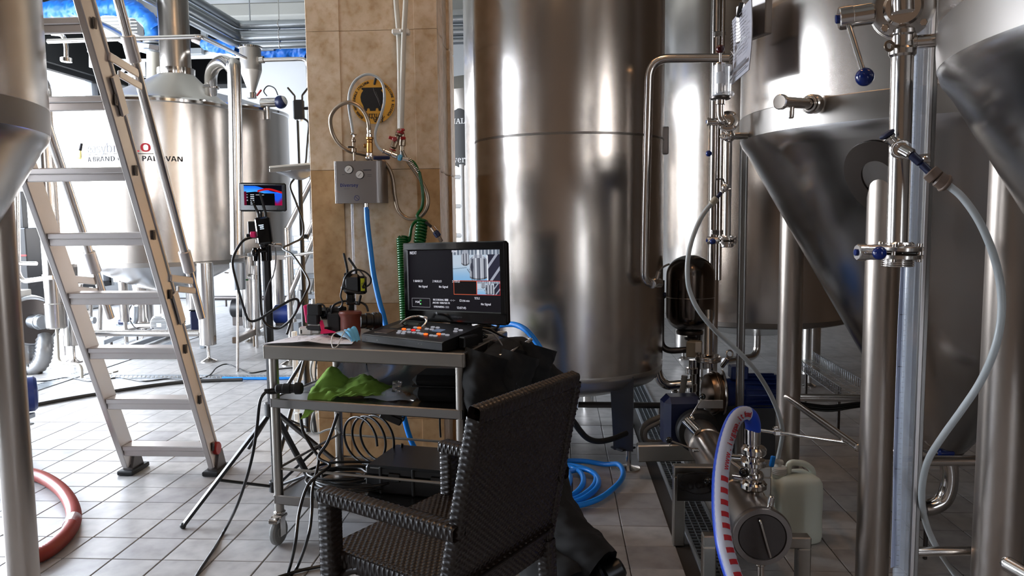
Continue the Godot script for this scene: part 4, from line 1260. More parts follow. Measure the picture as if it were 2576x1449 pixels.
func dosing_box() -> void:
	var c := V(-0.984,1.487,-3.8)
	var t := thing("dosing_station", "grey steel wall box with two dials and blue lettering on the pillar", "box", c)
	# front sheet: flat, rolled back on the right
	var g := []
	for i in 2:
		var row := []
		for q in [[-0.117, -0.075], [-0.117, 0.03], [-0.11, 0.036], [0.085, 0.036], [0.10, 0.032], [0.112, 0.02], [0.118, 0.0], [0.119, -0.075]]:
			row.append(Vector3(q[0], 0.103 - 0.206 * i, q[1]))
		g.append(row)
	var sh := mb().sheet(g, 0.003)
	obj("cover", sh, M.box_steel, t)
	obj("back", mb().box(Vector3(0, 0, -0.05), Vector3(0.226, 0.2, 0.05), Basis(), 0.0), M.dark_steel, t)
	obj("flange", mb().box(Vector3(-0.118, 0, -0.02), Vector3(0.003, 0.207, 0.11), Basis(), 0.001), M.aluminium, t)
	for q in [Vector3(-0.046, 0.062, 0.04), Vector3(0.008, 0.036, 0.04)]:
		var d := obj("dial", mb().cyl(q - Vector3(0, 0, 0.012), q + Vector3(0, 0, 0.003), 0.0215, 32), M.dark_frame, t)
		obj("dial_face", mb().cyl(q, q + Vector3(0, 0, 0.0045), 0.0185, 32, 0.0), M.dial_white, d)
		obj("needle", mb().box(q + Vector3(0, 0, 0.0052), Vector3(0.022, 0.0016, 0.0008), Basis(Vector3(0, 0, 1), 0.85), 0.0), M.ink, d)
	words("Diversey", 0.022, 0.001, M.print_blue, Transform3D(Basis(), Vector3(-0.048, -0.015, 0.0375)), t, "lettering", "Droid Sans", true)
	obj("print_line", mb().box(Vector3(0.045, 0.058, 0.0377), Vector3(0.04, 0.006, 0.0006), Basis(), 0.0).box(Vector3(-0.06, -0.032, 0.0377), Vector3(0.03, 0.0012, 0.0006), Basis(), 0.0).box(Vector3(0.055, 0.035, 0.0377), Vector3(0.022, 0.0016, 0.0006), Basis(), 0.0).box(Vector3(0.055, 0.027, 0.0377), Vector3(0.022, 0.0016, 0.0006), Basis(), 0.0).box(Vector3(-0.075, 0.037, 0.0377), Vector3(0.012, 0.0016, 0.0006), Basis(), 0.0), M.grey_print, t).set_meta("kind", "stuff")
	obj("symbol", mb().torus(Vector3(-0.011, -0.078, 0.037), Vector3(0, 0, 1), 0.0125, 0.0013, 28, 6).tube([Vector3(-0.02, -0.069, 0.0375), Vector3(-0.002, -0.087, 0.0375)], 0.0012, 6), M.print_blue, t)
	obj("outlet", mb().cyl(Vector3(0.029, -0.13, 0.0), Vector3(0.029, -0.10, 0.0), 0.011, 16).cyl(Vector3(0.029, -0.135, 0), Vector3(0.029, -0.122, 0), 0.0135, 6), M.polished, t)
	var h := thing("water_hose", "blue hose hanging from the grey wall box down behind the trolley", "hose", V(-0.924,0,-4.223))
	wpart("hose", mb().tube(spline([V(-0.957,1.363,-3.8), V(-0.953,1.288,-3.79), V(-0.94,1.17,-3.78), V(-0.921,1.032,-3.76), V(-0.89,0.895,-3.74), V(-0.867,0.817,-3.73), V(-0.826,0.62,-3.72), V(-0.788,0.379,-3.72), V(-0.743,0.197,-3.72), V(-0.665,0.055,-3.72)], 8), 0.0135, 16), M.blue_hose, h)
	var h2 := thing("drain_tube", "thin clear tube hanging from the grey wall box behind the camera", "tube", V(-1.042,0.823,-3.84))
	wpart("tube", mb().tube(spline([V(-1.043,1.384,-3.85),V(-1.044,1.288,-3.85),V(-1.044,1.127,-3.85),V(-1.043,0.965,-3.85),V(-1.044,0.802,-3.85),V(-1.044,0.658,-3.85)], 6), 0.0065, 12), M.clear_film, h2)

func wall_water() -> void:
	var t := thing("water_pipe", "off-white plastic pipe on the pillar, the left one of the clipped two", "pipe", V(-0.79,1.75,-3.85), 0.0, "white pipes on the pillar")
	var tb := thing("water_pipe", "off-white plastic pipe on the pillar, the right one of the clipped two", "pipe", V(-0.776,1.745,-3.81), 0.0, "white pipes on the pillar")
	var z := 3.845
	wpart("pipe", mb().tube(spline([V(-0.797,2.451,-3.85), V(-0.794,2.356,-3.85), V(-0.783,2.201,-3.84), V(-0.783,1.952,-3.84), V(-0.788,1.747,-3.84)], 6), 0.0128, 16), M.milk_pipe, t)
	wpart("pipe", mb().tube(spline([V(-0.74,2.443,-3.83), V(-0.742,2.347,-3.82), V(-0.754,2.196,-3.82), V(-0.765,1.947,-3.81), V(-0.776,1.743,-3.81)], 6), 0.0128, 16), M.milk_pipe, tb)
	wpart("clip", mb().box(V(-0.771,2.218,-3.84), Vector3(0.084, 0.026, 0.05), Basis(), 0.005).box(V(-0.763,2.216,-3.8), Vector3(0.012, 0.014, 0.02)), M.white_plastic, t)
	var v := thing("ball_valve", "slanting chrome ball valve with a red wing handle under the off-white pipes", "valve", V(-0.797,1.696,-3.8))
	var v2 := thing("ball_valve", "upright chrome ball valve with a red handle feeding the braided hose", "valve", V(-0.774,1.695,-3.83))
	wpart("body", mb().cyl(V(-0.778,1.743,-3.81), V(-0.791,1.712,-3.8), 0.016, 8).cyl(V(-0.791,1.712,-3.8), V(-0.803,1.681,-3.8), 0.014, 16).cyl(V(-0.803,1.685,-3.8), V(-0.814,1.653,-3.79), 0.017, 8).cyl(V(-0.814,1.653,-3.79), V(-0.82,1.638,-3.79), 0.011), M.braid, v)
	wpart("body", mb().cyl(V(-0.775,1.728,-3.83), V(-0.774,1.695,-3.83), 0.013, 16).cyl(V(-0.773,1.699,-3.83), V(-0.776,1.664,-3.83), 0.016, 8).cyl(V(-0.776,1.668,-3.83), V(-0.777,1.64,-3.83), 0.010, 12), M.braid, v2)
	wpart("collar", mb().cyl(V(-0.776,1.734,-3.8), V(-0.779,1.723,-3.8), 0.019, 16).torus(V(-0.816,1.643,-3.79), Vector3(0.35, 1, 0), 0.014, 0.003), M.red_plastic, v)
	wpart("handle", mb().box(V(-0.813,1.698,-3.775), Vector3(0.04, 0.016, 0.01), Basis(Vector3(0, 0, 1), -0.3), 0.004).cyl(V(-0.805,1.695,-3.79), V(-0.8,1.693,-3.765), 0.012, 16), M.red_plastic, v)
	wpart("handle", mb().box(V(-0.765,1.7,-3.8), Vector3(0.026, 0.016, 0.012), Basis(), 0.004).box(V(-0.764,1.739,-3.79), Vector3(0.02, 0.014, 0.012)), M.red_plastic, v2)
	var b := thing("braided_hose", "looped braided steel hose hanging on the pillar round the round sticker", "hose", V(-1.042,1.644,-3.83))
	wpart("hose", mb().tube(spline([V(-0.933,1.729,-3.8), V(-0.935,1.784,-3.79), V(-0.953,1.831,-3.78), V(-0.988,1.863,-3.78), V(-1.035,1.875,-3.78), V(-1.088,1.854,-3.79), V(-1.124,1.808,-3.8), V(-1.126,1.743,-3.82), V(-1.104,1.689,-3.84), V(-1.057,1.65,-3.85), V(-0.998,1.634,-3.855), V(-0.918,1.613,-3.855), V(-0.864,1.577,-3.855), V(-0.835,1.515,-3.855), V(-0.824,1.426,-3.85), V(-0.808,1.35,-3.85), V(-0.769,1.31,-3.85), V(-0.72,1.305,-3.84), V(-0.676,1.33,-3.83), V(-0.653,1.38,-3.83), V(-0.661,1.443,-3.83), V(-0.696,1.507,-3.84), V(-0.735,1.566,-3.84), V(-0.764,1.61,-3.84), V(-0.777,1.64,-3.83)], 8), 0.0098, 14), M.braid, b)
	wpart("ferrule", mb().cyl(V(-0.933,1.726,-3.8), V(-0.934,1.756,-3.8), 0.012, 14).cyl(V(-0.934,1.706,-3.8), V(-0.933,1.726,-3.8), 0.015, 6).cyl(V(-0.779,1.618,-3.84), V(-0.777,1.648,-3.83), 0.012, 14), M.polished, b)
	var br := thing("brass_valve", "brass check valve with a chrome ball valve and blue lever above the wall box", "valve", V(-0.933,1.601,-3.8))
	wpart("body", mb().cyl(V(-0.932,1.695,-3.8), V(-0.932,1.708,-3.8), 0.019, 8).cyl(V(-0.932,1.683,-3.8), V(-0.932,1.695,-3.8), 0.015).cyl(V(-0.934,1.632,-3.8), V(-0.932,1.683,-3.8), 0.0155, 20).cyl(V(-0.957,1.666,-3.8), V(-0.933,1.667,-3.8), 0.009, 12).cyl(V(-0.961,1.666,-3.8), V(-0.955,1.666,-3.8), 0.012, 6), M.brass, br)
	wpart("ball_valve", mb().cyl(V(-0.935,1.594,-3.8), V(-0.934,1.632,-3.8), 0.017, 8).ball(V(-0.938,1.606,-3.78), 0.013, 14), M.polished, br)
	wpart("lever", mb().box(V(-0.867,1.604,-3.765), Vector3(0.085, 0.019, 0.012), Basis(), 0.006), M.blue_dark, br)
	wpart("stem", mb().cyl(V(-0.93,1.606,-3.79), V(-0.923,1.604,-3.76), 0.008, 10), M.polished, br)
	var tp := thing("sample_tap", "small brass tap with a black lever above the wall box, left of the brass valve", "tap", V(-1.017,1.596,-3.81))
	wpart("stem", mb().cyl(V(-1.011,1.593,-3.8), V(-1.011,1.641,-3.8), 0.006, 10).cyl(V(-1.012,1.634,-3.8), V(-1.011,1.657,-3.8), 0.012, 8).cyl(V(-1.013,1.657,-3.8), V(-1.013,1.709,-3.8), 0.007, 10).cyl(V(-1.012,1.684,-3.8), V(-1.012,1.7,-3.8), 0.0105, 10), M.brown_steel, tp)
	wpart("lever", mb().box(V(-1.025,1.66,-3.785), Vector3(0.03, 0.008, 0.012)), M.black_plastic, tp)
	wpart("knob", mb().box(V(-1.011,1.723,-3.8), Vector3(0.03, 0.008, 0.012), Basis(Vector3(0, 0, 1), -0.15)).cyl(V(-1.011,1.707,-3.8), V(-1.011,1.725,-3.8), 0.005, 8), M.polished, tp)
	var wt := thing("milky_tube", "thin milky tube arching over the round sticker to the green hose coupling", "tube", V(-0.909,1.701,-3.83))
	wpart("tube", mb().tube(spline([V(-1.015,1.731,-3.8),V(-1.021,1.777,-3.8),V(-1.031,1.855,-3.8),V(-1.025,1.928,-3.8),V(-0.997,1.981,-3.8),V(-0.947,2.01,-3.8),V(-0.9,2.005,-3.8),V(-0.865,1.974,-3.8),V(-0.853,1.924,-3.8),V(-0.856,1.867,-3.8),V(-0.876,1.804,-3.8),V(-0.899,1.746,-3.8),V(-0.904,1.694,-3.8),V(-0.887,1.655,-3.8),V(-0.858,1.635,-3.8)], 8), 0.0068, 12), M.milky_hose, wt)
	var cp := thing("hose_coupling", "chrome quick coupling with a light blue ring joining the tubes on the pillar", "coupling", V(-0.783,1.608,-3.79))
	wpart("body", mb().cyl(V(-0.863,1.639,-3.78), V(-0.854,1.635,-3.78), 0.013, 14).cyl(V(-0.854,1.635,-3.78), V(-0.82,1.621,-3.78), 0.011, 14).cyl(V(-0.82,1.621,-3.78), V(-0.791,1.609,-3.78), 0.013, 8).cyl(V(-0.768,1.599,-3.78), V(-0.732,1.593,-3.78), 0.011, 14).cyl(V(-0.823,1.633,-3.785), V(-0.814,1.618,-3.785), 0.009), M.polished, cp)
	wpart("ring", mb().cyl(V(-0.787,1.607,-3.78), V(-0.77,1.601,-3.78), 0.0155, 18), M.mask_blue, cp)
	wpart("spring_guard", mb().tube(coil(V(-0.732,1.593,-3.78), V(-0.686,1.531,-3.78) - V(-0.732,1.593,-3.78), 0.0095, 9.0, 0.0085, 10), 0.0022, 6), M.polished, cp)
	wpart("elbow", mb().tube(spline([V(-0.736,1.593,-3.78),V(-0.713,1.581,-3.78),V(-0.698,1.558,-3.78),V(-0.684,1.527,-3.78)], 6), 0.0075, 12), M.green_hose, cp)

func coils() -> void:
	var t := thing("coiled_air_hose", "green coiled air hose hanging on the pillar and dropping left of the big monitor", "hose", V(-0.733,0.841,-3.55))
	wpart("lead", mb().tube(spline([V(-0.684,1.531,-3.78),V(-0.677,1.49,-3.78),V(-0.671,1.441,-3.78),V(-0.67,1.393,-3.78),V(-0.678,1.354,-3.78),V(-0.695,1.33,-3.78),V(-0.699,1.315,-3.78),V(-0.683,1.301,-3.78),V(-0.656,1.285,-3.78)], 8), 0.0078, 12), M.green_hose, t)
	var a := V(-0.676,1.293,-3.78)
	var b := V(-0.687,1.159,-3.74)
	wpart("upper_coil", mb().tube(coil(a, b - a, 0.024, 9.0, a.distance_to(b) / 9.0, 20), 0.0072, 10), M.green_hose, t)
	wpart("bridge", mb().tube(spline([V(-0.676,1.299,-3.76),V(-0.704,1.292,-3.76),V(-0.724,1.266,-3.76),V(-0.733,1.224,-3.76),V(-0.739,1.198,-3.76),V(-0.757,1.194,-3.76),V(-0.781,1.208,-3.76),V(-0.79,1.22,-3.76)], 6), 0.0075, 10), M.green_hose, t)
	var c := V(-0.773,1.214,-3.76)
	var d := V(-0.743,0.803,-3.66)
	wpart("lower_coil", mb().tube(coil(c, d - c, 0.025, 36.0, c.distance_to(d) / 36.0, 18), 0.0056, 8), M.green_hose, t)
	var g := thing("air_nozzle", "brown steel air coupling hanging above the big monitor's top edge", "coupling", V(-0.592,1.217,-3.72))
	wpart("lead", mb().tube(spline([V(-0.653,1.289,-3.74),V(-0.634,1.274,-3.74),V(-0.614,1.254,-3.74)], 6), 0.0075, 10), M.cable, g)
	wpart("body", mb().cyl(V(-0.619,1.262,-3.73), V(-0.6,1.239,-3.72), 0.013, 14).cyl(V(-0.587,1.219,-3.72), V(-0.57,1.192,-3.72), 0.009, 12), M.brown_steel, g)
	wpart("sleeve", mb().cyl(V(-0.602,1.241,-3.72), V(-0.585,1.217,-3.72), 0.0155, 16), M.blue_dark, g)

func antenna_pair(t: Node3D, roots: Array, tips: Array, r := 0.006) -> void:
	for k in 2:
		var mid: Vector3 = roots[k] + (roots[k] - Vector3(roots[k].x, roots[k].y - 0.02, roots[k].z))
		wpart("antenna", mb().cyl(roots[k], mid, r * 0.9, 10).ball(mid, r * 0.95, 8).cyl(mid, tips[k], r, 10), M.black_plastic, t)

func light_stands() -> void:
	# stand with the small field monitor
	var top := V(-1.291,1.176,-3.32)
	var base := Vector3(top.x, 0.10, top.z)
	var hub := Vector3(top.x, 0.46, top.z)
	var t := thing("light_stand", "black tripod stand carrying the small field monitor, left of the trolley", "stand", Vector3(top.x, 0, top.z))
	wpart("column", mb().box((top + hub) * 0.5, Vector3(0.036, top.y - hub.y, 0.034), Basis(Vector3.UP, 0.3), 0.009), M.black_plastic, t)
	wpart("lower_tube", mb().cyl(base, hub, 0.014, 16), M.black_plastic, t)
	wpart("collar", mb().cyl(hub + Vector3(0, -0.03, 0), hub + Vector3(0, 0.03, 0), 0.034, 18), M.black_plastic, t)
	wpart("collar", mb().cyl(base + Vector3(0, -0.02, 0), base + Vector3(0, 0.03, 0), 0.028, 18), M.black_plastic, t)
	for f in [V(-1.608,0,-3.082), V(-1.009,0,-3.208), Vector3(top.x + 0.15, 0, top.z - 0.55)]:
		var d: Vector3 = (f - hub)
		var foot: Vector3 = Vector3(f.x, 0.012, f.z)
		var lg := wpart("leg", mb().box((hub + foot) * 0.5, Vector3(0.030, hub.distance_to(foot), 0.014), aim(hub, foot).basis, 0.003), M.black_plastic, t)
		wpart("brace", mb().cyl(base, hub.lerp(foot, 0.62), 0.007, 8), M.black_plastic, lg)
		wpart("foot", mb().ball(foot, 0.014, 10), M.rubber, lg)
	wpart("head_clamp", mb().cyl(top + Vector3(0, -0.05, 0), top + Vector3(0, 0.02, 0), 0.024, 16).cyl(V(-1.335,1.171,-3.3), V(-1.278,1.174,-3.3), 0.009, 10).ball(V(-1.328,1.164,-3.29), 0.018, 10).box(V(-1.328,1.157,-3.29), Vector3(0.02, 0.06, 0.012)), M.black_gloss, t)
	wpart("spigot", mb().cyl(V(-1.27,1.202,-3.3), V(-1.245,1.198,-3.3), 0.006, 10).cyl(V(-1.245,1.198,-3.3), V(-1.211,1.198,-3.3), 0.0085, 12), M.polished, t)
	wpart("ball_head", mb().ball(V(-1.291,1.2,-3.3), 0.02, 14).box(V(-1.302,1.215,-3.31), Vector3(0.05, 0.02, 0.03)), M.black_gloss, t)
	# field monitor
	var mc := V(-1.286,1.406,-3.3)
	var fb := Basis(Vector3.UP, 0.42) * Basis(Vector3.RIGHT, -0.05) * Basis(Vector3(0, 0, 1), -0.01)
	var fm := thing("field_monitor", "small field monitor with a blue and red desktop picture", "monitor", mc)
	fm.basis = fb
	obj("body", mb().box(Vector3(0, 0, -0.012), Vector3(0.196, 0.124, 0.024), Basis(), 0.006), M.black_gloss, fm)
	obj("screen", mb().panel(0.158, 0.088, 0.0006), desktop_screen(), fm).position = Vector3(0, 0.008, 0)
	words("LILLIPUT", 0.008, 0.0005, M.grey_print, Transform3D(Basis(), Vector3(0.07, -0.052, 0.001)), fm)
	var so := SpotLight3D.new()
	so.name = "screen_light"
	so.light_energy = 0.02
	so.light_color = Color(0.5, 0.6, 1.0)
	so.light_size = 0.05
	so.spot_angle = 70
	so.shadow_enabled = true
	fm.add_child(so)
	so.position = Vector3(0, 0, 0.02)
	so.rotation_degrees = Vector3(0, 180, 0)
	obj("bracket", mb().cyl(Vector3(-0.01, -0.062, -0.02), Vector3(-0.015, -0.12, -0.025), 0.006, 8), M.black_plastic, fm)
	var tc := V(-1.281,1.261,-3.28)
	var tb := Basis(Vector3(0, 0, 1), 0.10)
	var tx := thing("video_transmitter", "black wireless video receiver with two antennas under the small monitor", "transmitter", tc)
	tx.basis = tb
	obj("body", mb().box(Vector3.ZERO, Vector3(0.066, 0.118, 0.028), Basis(), 0.008), M.black_gloss, tx)
	obj("display", mb().box(Vector3(-0.004, 0.024, 0.0142), Vector3(0.022, 0.004, 0.0006), Basis(), 0.0).box(Vector3(-0.002, 0.016, 0.0142), Vector3(0.016, 0.005, 0.0006), Basis(), 0.0).box(Vector3(-0.002, 0.008, 0.0142), Vector3(0.018, 0.003, 0.0006), Basis(), 0.0), M.screen_white, tx).set_meta("kind", "stuff")
	for q in [[-0.016, -0.03], [0.016, -0.012]]:
		obj("antenna", mb().cyl(Vector3(q[0], 0.056, -0.004), Vector3(q[0], 0.082, -0.004), 0.006, 10).cyl(Vector3(q[0], 0.078, -0.004), Vector3(q[0] + q[1], 0.165, -0.004), 0.0055, 10), M.black_plastic, tx)
	var bt := thing("battery_box", "flat black battery box with a magenta plug beside the receiver", "battery", V(-1.33,1.264,-3.32))
	obj("body", mb().box(Vector3(-0.012, 0, 0), Vector3(0.045, 0.075, 0.03), Basis(), 0.004), M.black_plastic, bt)
	obj("plug", mb().box(Vector3(-0.002, -0.02, 0.03), Vector3(0.024, 0.026, 0.022), Basis(), 0.003), M.magenta, bt)
	obj("collar", mb().cyl(Vector3(-0.034, -0.026, 0.03), Vector3(-0.014, -0.021, 0.03), 0.008, 12), M.black_plastic, bt)
	var cb := thing("video_cable", "black cable hanging in big loops from the magenta plug to the trolley", "cable", V(-1.223,0.829,-3.25))
	wpart("cable", mb().tube(spline([V(-1.339,1.232,-3.29), V(-1.367,1.218,-3.26), V(-1.395,1.17,-3.24), V(-1.401,1.118,-3.22), V(-1.377,1.034,-3.2), V(-1.354,0.94,-3.2), V(-1.332,0.88,-3.2), V(-1.29,0.882,-3.2), V(-1.218,0.926,-3.2), V(-1.139,0.967,-3.2), V(-1.113,0.962,-3.2), V(-1.12,0.922,-3.2), V(-1.162,0.872,-3.22), V(-1.219,0.838,-3.24), V(-1.268,0.852,-3.24), V(-1.295,0.899,-3.25), V(-1.306,1.002,-3.27), V(-1.308,1.123,-3.28), V(-1.315,1.183,-3.3)], 8), 0.0056, 10), M.cable, cb)
	var tw := thing("twisted_cord", "thin twisted black and white cord running down the stand pole", "cord", V(-1.304,0.878,-3.28))
	wpart("cord", mb().tube(spline([V(-1.231,1.188,-3.27),V(-1.229,1.14,-3.27),V(-1.242,1.071,-3.27),V(-1.265,1.028,-3.27),V(-1.282,0.975,-3.27),V(-1.288,0.914,-3.27),V(-1.294,0.853,-3.27),V(-1.29,0.774,-3.27),V(-1.279,0.703,-3.27),V(-1.279,0.596,-3.27)], 8), 0.0028, 8), M.grey_cable, tw)
	# second stand with the aerial transmitter
	var p2 := V(-1.411,0.629,-4.15)
	var t2 := thing("light_stand", "taller thin black stand with the aerial transmitter, beside the pillar", "stand", Vector3(p2.x, 0, p2.z))
	var tp := V(-1.392,1.842,-4.15)
	tp.x = p2.x
	tp.z = p2.z
	wpart("pole", mb().cyl(Vector3(p2.x, 0.86, p2.z), tp - Vector3(0, 0.25, 0), 0.0135, 14).cyl(tp - Vector3(0, 0.25, 0), tp, 0.008, 12), M.black_plastic, t2)
	wpart("lower_pole", mb().cyl(Vector3(p2.x, 0.12, p2.z), Vector3(p2.x, 0.90, p2.z), 0.017, 14), M.black_plastic, t2)
	wpart("collar", mb().cyl(V(-1.399,1.22,-4.15), V(-1.4,1.202,-4.15), 0.022, 14).box(V(-1.379,1.216,-4.13), Vector3(0.03, 0.02, 0.02)), M.black_plastic, t2)
	wpart("collar", mb().cyl(Vector3(p2.x, 0.84, p2.z), Vector3(p2.x, 0.92, p2.z), 0.024, 14), M.black_plastic, t2)
	for a in [1.75, 3.2, 4.5]:
		var f := Vector3(p2.x + 0.36 * cos(a), 0.012, p2.z + 0.36 * sin(a))
		var lg := wpart("leg", mb().cyl(Vector3(p2.x, 0.55, p2.z), f, 0.011, 10), M.black_plastic, t2)
		wpart("brace", mb().cyl(Vector3(p2.x, 0.14, p2.z), Vector3(p2.x, 0.55, p2.z).lerp(f, 0.6), 0.006, 8), M.black_plastic, lg)
	wpart("cross_bar", mb().cyl(V(-1.51,1.103,-4.15), V(-1.324,1.13,-4.1), 0.007, 10).cyl(V(-1.423,1.114,-4.13), V(-1.324,1.13,-4.1), 0.0095, 12), M.polished, t2)
	var a2 := V(-1.391,1.893,-4.12)
	var ta := thing("aerial_transmitter", "black wireless transmitter with V-shaped antennas on the thin stand by the pillar", "transmitter", a2)
	obj("body", mb().box(Vector3.ZERO, Vector3(0.058, 0.104, 0.028), Basis(), 0.007), M.black_matte, ta)
	for q in [[-0.021, -0.058], [0.02, 0.058]]:
		obj("antenna", mb().cyl(Vector3(q[0], 0.05, 0), Vector3(q[0], 0.076, 0), 0.006, 10).cyl(Vector3(q[0], 0.074, 0), Vector3(q[1], 0.118, 0), 0.0055, 10), M.black_plastic, ta)
	obj("plug", mb().box(Vector3(0.05, 0.006, 0), Vector3(0.04, 0.016, 0.014), Basis(), 0.004), M.black_plastic, ta)
	obj("mount", mb().cyl(Vector3(0.009, -0.062, 0), Vector3(0.009, -0.05, 0), 0.012, 12), M.chrome, ta)
	var c2 := thing("stand_cable", "black flat cable wandering down the thin stand beside the pillar", "cable", V(-1.402,0.868,-4))
	wpart("cable", mb().tube(spline([V(-1.36,1.844,-4.1), V(-1.335,1.818,-4.1), V(-1.342,1.745,-4.1), V(-1.348,1.693,-4.1), V(-1.365,1.587,-4.1), V(-1.406,1.522,-4.05), V(-1.429,1.48,-4.05), V(-1.4,1.396,-4.05), V(-1.377,1.29,-4.08), V(-1.391,1.212,-4.1), V(-1.43,1.18,-4.05), V(-1.463,1.155,-4), V(-1.397,1.125,-3.95), V(-1.329,1.055,-3.9), V(-1.278,0.983,-3.85), V(-1.284,0.93,-3.8), V(-1.284,0.881,-3.7), V(-1.284,0.835,-3.6), V(-1.276,0.774,-3.5)], 8), 0.0058, 10), M.cable, c2)
	# white tray with film on the thin stand
	var tc2 := V(-1.374,1.573,-4)
	var tr := thing("tray", "white shallow tray with a film bag under it, clamped to the thin stand", "tray", tc2)
	tr.basis = Basis(Vector3(0, 0, 1), 0.07) * Basis(Vector3.RIGHT, 0.02)
	obj("panel", mb().box(Vector3(0, 0.012, 0), Vector3(0.225, 0.012, 0.18), Basis(), 0.003), M.tray_white, tr)
	obj("edge", mb().box(Vector3(0, -0.004, 0.085), Vector3(0.225, 0.018, 0.012), Basis(), 0.002), M.trolley_steel, tr)
	var g := []
	for i in 7:
		var row := []
		for j in 15:
			var u := j / 14.0
			var w := i / 6.0
			row.append(Vector3(-0.10 + 0.215 * u, -0.012 - 0.045 * sin(PI * u) * sin(PI * w) - 0.006 * sin(9.0 * u + 5.0 * w), -0.07 + 0.15 * w))
		g.append(row)
	obj("film_bag", mb().sheet(g, 0.002), M.film_grey, tr)
	obj("clamp", mb().box(Vector3(0.03, -0.012, -0.03), Vector3(0.04, 0.03, 0.05)), M.black_plastic, tr)
	# white rack on casters behind the trolley
	var wr := V(-1.521,0,-4.574)
	var rk := thing("caster_rack", "white plastic rack on white casters behind the trolley", "rack", Vector3(wr.x, 0, wr.z))
	for q in [Vector2(-0.09, 0.03), Vector2(0.02, 0.03), Vector2(-0.09, -0.2), Vector2(0.02, -0.2)]:
		var pl := obj("post", mb().box(Vector3(q.x, 0.38, q.y), Vector3(0.028, 0.50, 0.028), Basis(), 0.004), M.white_plastic, rk)
		obj("caster", mb().cyl(Vector3(q.x - 0.012, 0.045, q.y), Vector3(q.x + 0.012, 0.045, q.y), 0.043, 24).box(Vector3(q.x, 0.10, q.y), Vector3(0.03, 0.05, 0.04)), M.white_plastic, pl)
	for y in [0.34, 0.56]:
		obj("shelf", mb().box(Vector3(-0.035, y, -0.085), Vector3(0.16, 0.02, 0.27), Basis(), 0.004), M.white_plastic, rk)

func desktop_screen() -> Material:
	var im := Image.create(320, 180, false, Image.FORMAT_RGB8)
	for y in 180:
		for x in 320:
			var u := x / 320.0
			var w := y / 180.0
			var c := Color(0.02, 0.02, 0.07)
			var top := 0.06 + 0.30 * smoothstep(0.25, 0.85, u)
			if w > top - 0.02 and w < top + 0.32 - 0.2 * u:
				c = Color(0.10, 0.42, 0.95).lerp(Color(0.35, 0.75, 1.0), clampf((w - top) * 3.0, 0.0, 1.0))
			var r := 0.42 - 0.22 * exp(-pow((u - 0.62) * 3.0, 2.0))
			if u > 0.35 and absf(w - r) < 0.05 and w > 0.10:
				c = Color(0.75, 0.08, 0.12)
			if u > 0.8 and w > 0.40:
				c = Color(0.12, 0.35, 0.9).lerp(Color(0.6, 0.05, 0.25), smoothstep(0.6, 0.9, w + 0.1 * sin(u * 20.0)))
			if u > 0.06 and u < 0.8 and w > 0.40:
				c = Color(0.012, 0.014, 0.02)
				if u > 0.16 and u < 0.26 and int(w * 22.0) % 2 == 0 and w > 0.46:
					c = Color(0.75, 0.78, 0.82)
				if u > 0.30 and u < 0.52 and w > 0.47 and w < 0.50:
					c = Color(0.75, 0.78, 0.82)
			elif u <= 0.06 and w > 0.32:
				c = Color(0.35, 0.05, 0.15)
			if u > 0.06 and u < 0.10 and int(w * 14.0) % 2 == 0 and w > 0.46 and w < 0.85:
				c = Color(0.5, 0.5, 0.55)
			im.set_pixel(x, y, c)
	return screen_mat("desktop_picture", im, 1.1)

func screen_mat(called: String, im: Image, e: float) -> StandardMaterial3D:
	var m := mat(called, Color(0.006, 0.006, 0.008), 0.5)
	m.metallic_specular = 0.15
	m.emission_enabled = true
	m.emission = Color(0, 0, 0)
	m.emission_texture = ImageTexture.create_from_image(im)
	m.emission_energy_multiplier = e
	return m

func floor_lines() -> void:
	var a := thing("floor_hose", "dark grey hose lying across the bright floor behind the ladder", "hose", V(-3.389,0,-5.63))
	wpart("hose", mb().tube(spline([V(-3.825,0.014,-5.015),V(-3.734,0.014,-5.129),V(-3.62,0.014,-5.309),V(-3.468,0.014,-5.502),V(-3.257,0.014,-5.736),V(-3.051,0.014,-5.898),V(-2.792,0.014,-5.977),V(-2.575,0.014,-6.01)], 8), 0.0135, 12), M.dark_hose, a)
	var b := thing("floor_hose", "blue hose lying across the floor towards the pillar foot", "hose", V(-2.183,0,-6.111))
	wpart("hose", mb().tube(spline([V(-2.769,0.013,-6.074),V(-2.563,0.013,-6.061),V(-2.298,0.013,-6.064),V(-2.04,0.013,-6.083),V(-1.768,0.013,-6.055)], 6), 0.012, 12), M.blue_hose, b)
	var c := thing("floor_cable", "thin black cable winding over the floor in front of the kettle feet", "cable", V(-2.952,0,-6.483))
	wpart("cable", mb().tube(spline([V(-4.406,0.006,-5.978), V(-4.203,0.006,-5.981), V(-4.11,0.006,-6.107), V(-3.824,0.006,-5.97), V(-3.672,0.006,-6.112), V(-3.39,0.006,-5.976), V(-3.239,0.006,-6.07), V(-3.015,0.006,-6.026), V(-2.946,0.006,-6.201), V(-2.976,0.03,-6.421), V(-2.936,0.04,-6.532), V(-2.797,0.02,-6.455), V(-2.636,0.006,-6.319), V(-2.537,0.006,-6.422), V(-2.335,0.006,-6.547), V(-2.116,0.006,-6.531)], 8), 0.0055, 8), M.cable, c)
	var w := thing("wood_chips", "small heap of pale chips round the kettle's left foot", "debris", V(-4.038,0,-6.368))
	var m := mb()
	var r2 := RandomNumberGenerator.new()
	r2.seed = 5
	for k in 26:
		m.box(V(-4.017,0,-6.334) + Vector3(r2.randf_range(-0.16, 0.16), 0.006, r2.randf_range(-0.08, 0.06)), Vector3(r2.randf_range(0.02, 0.05), 0.008, r2.randf_range(0.015, 0.03)), Basis(Vector3.UP, r2.randf() * 3.0), 0.001)
	wpart("chips", m, M.milk_pipe, w).set_meta("kind", "stuff")

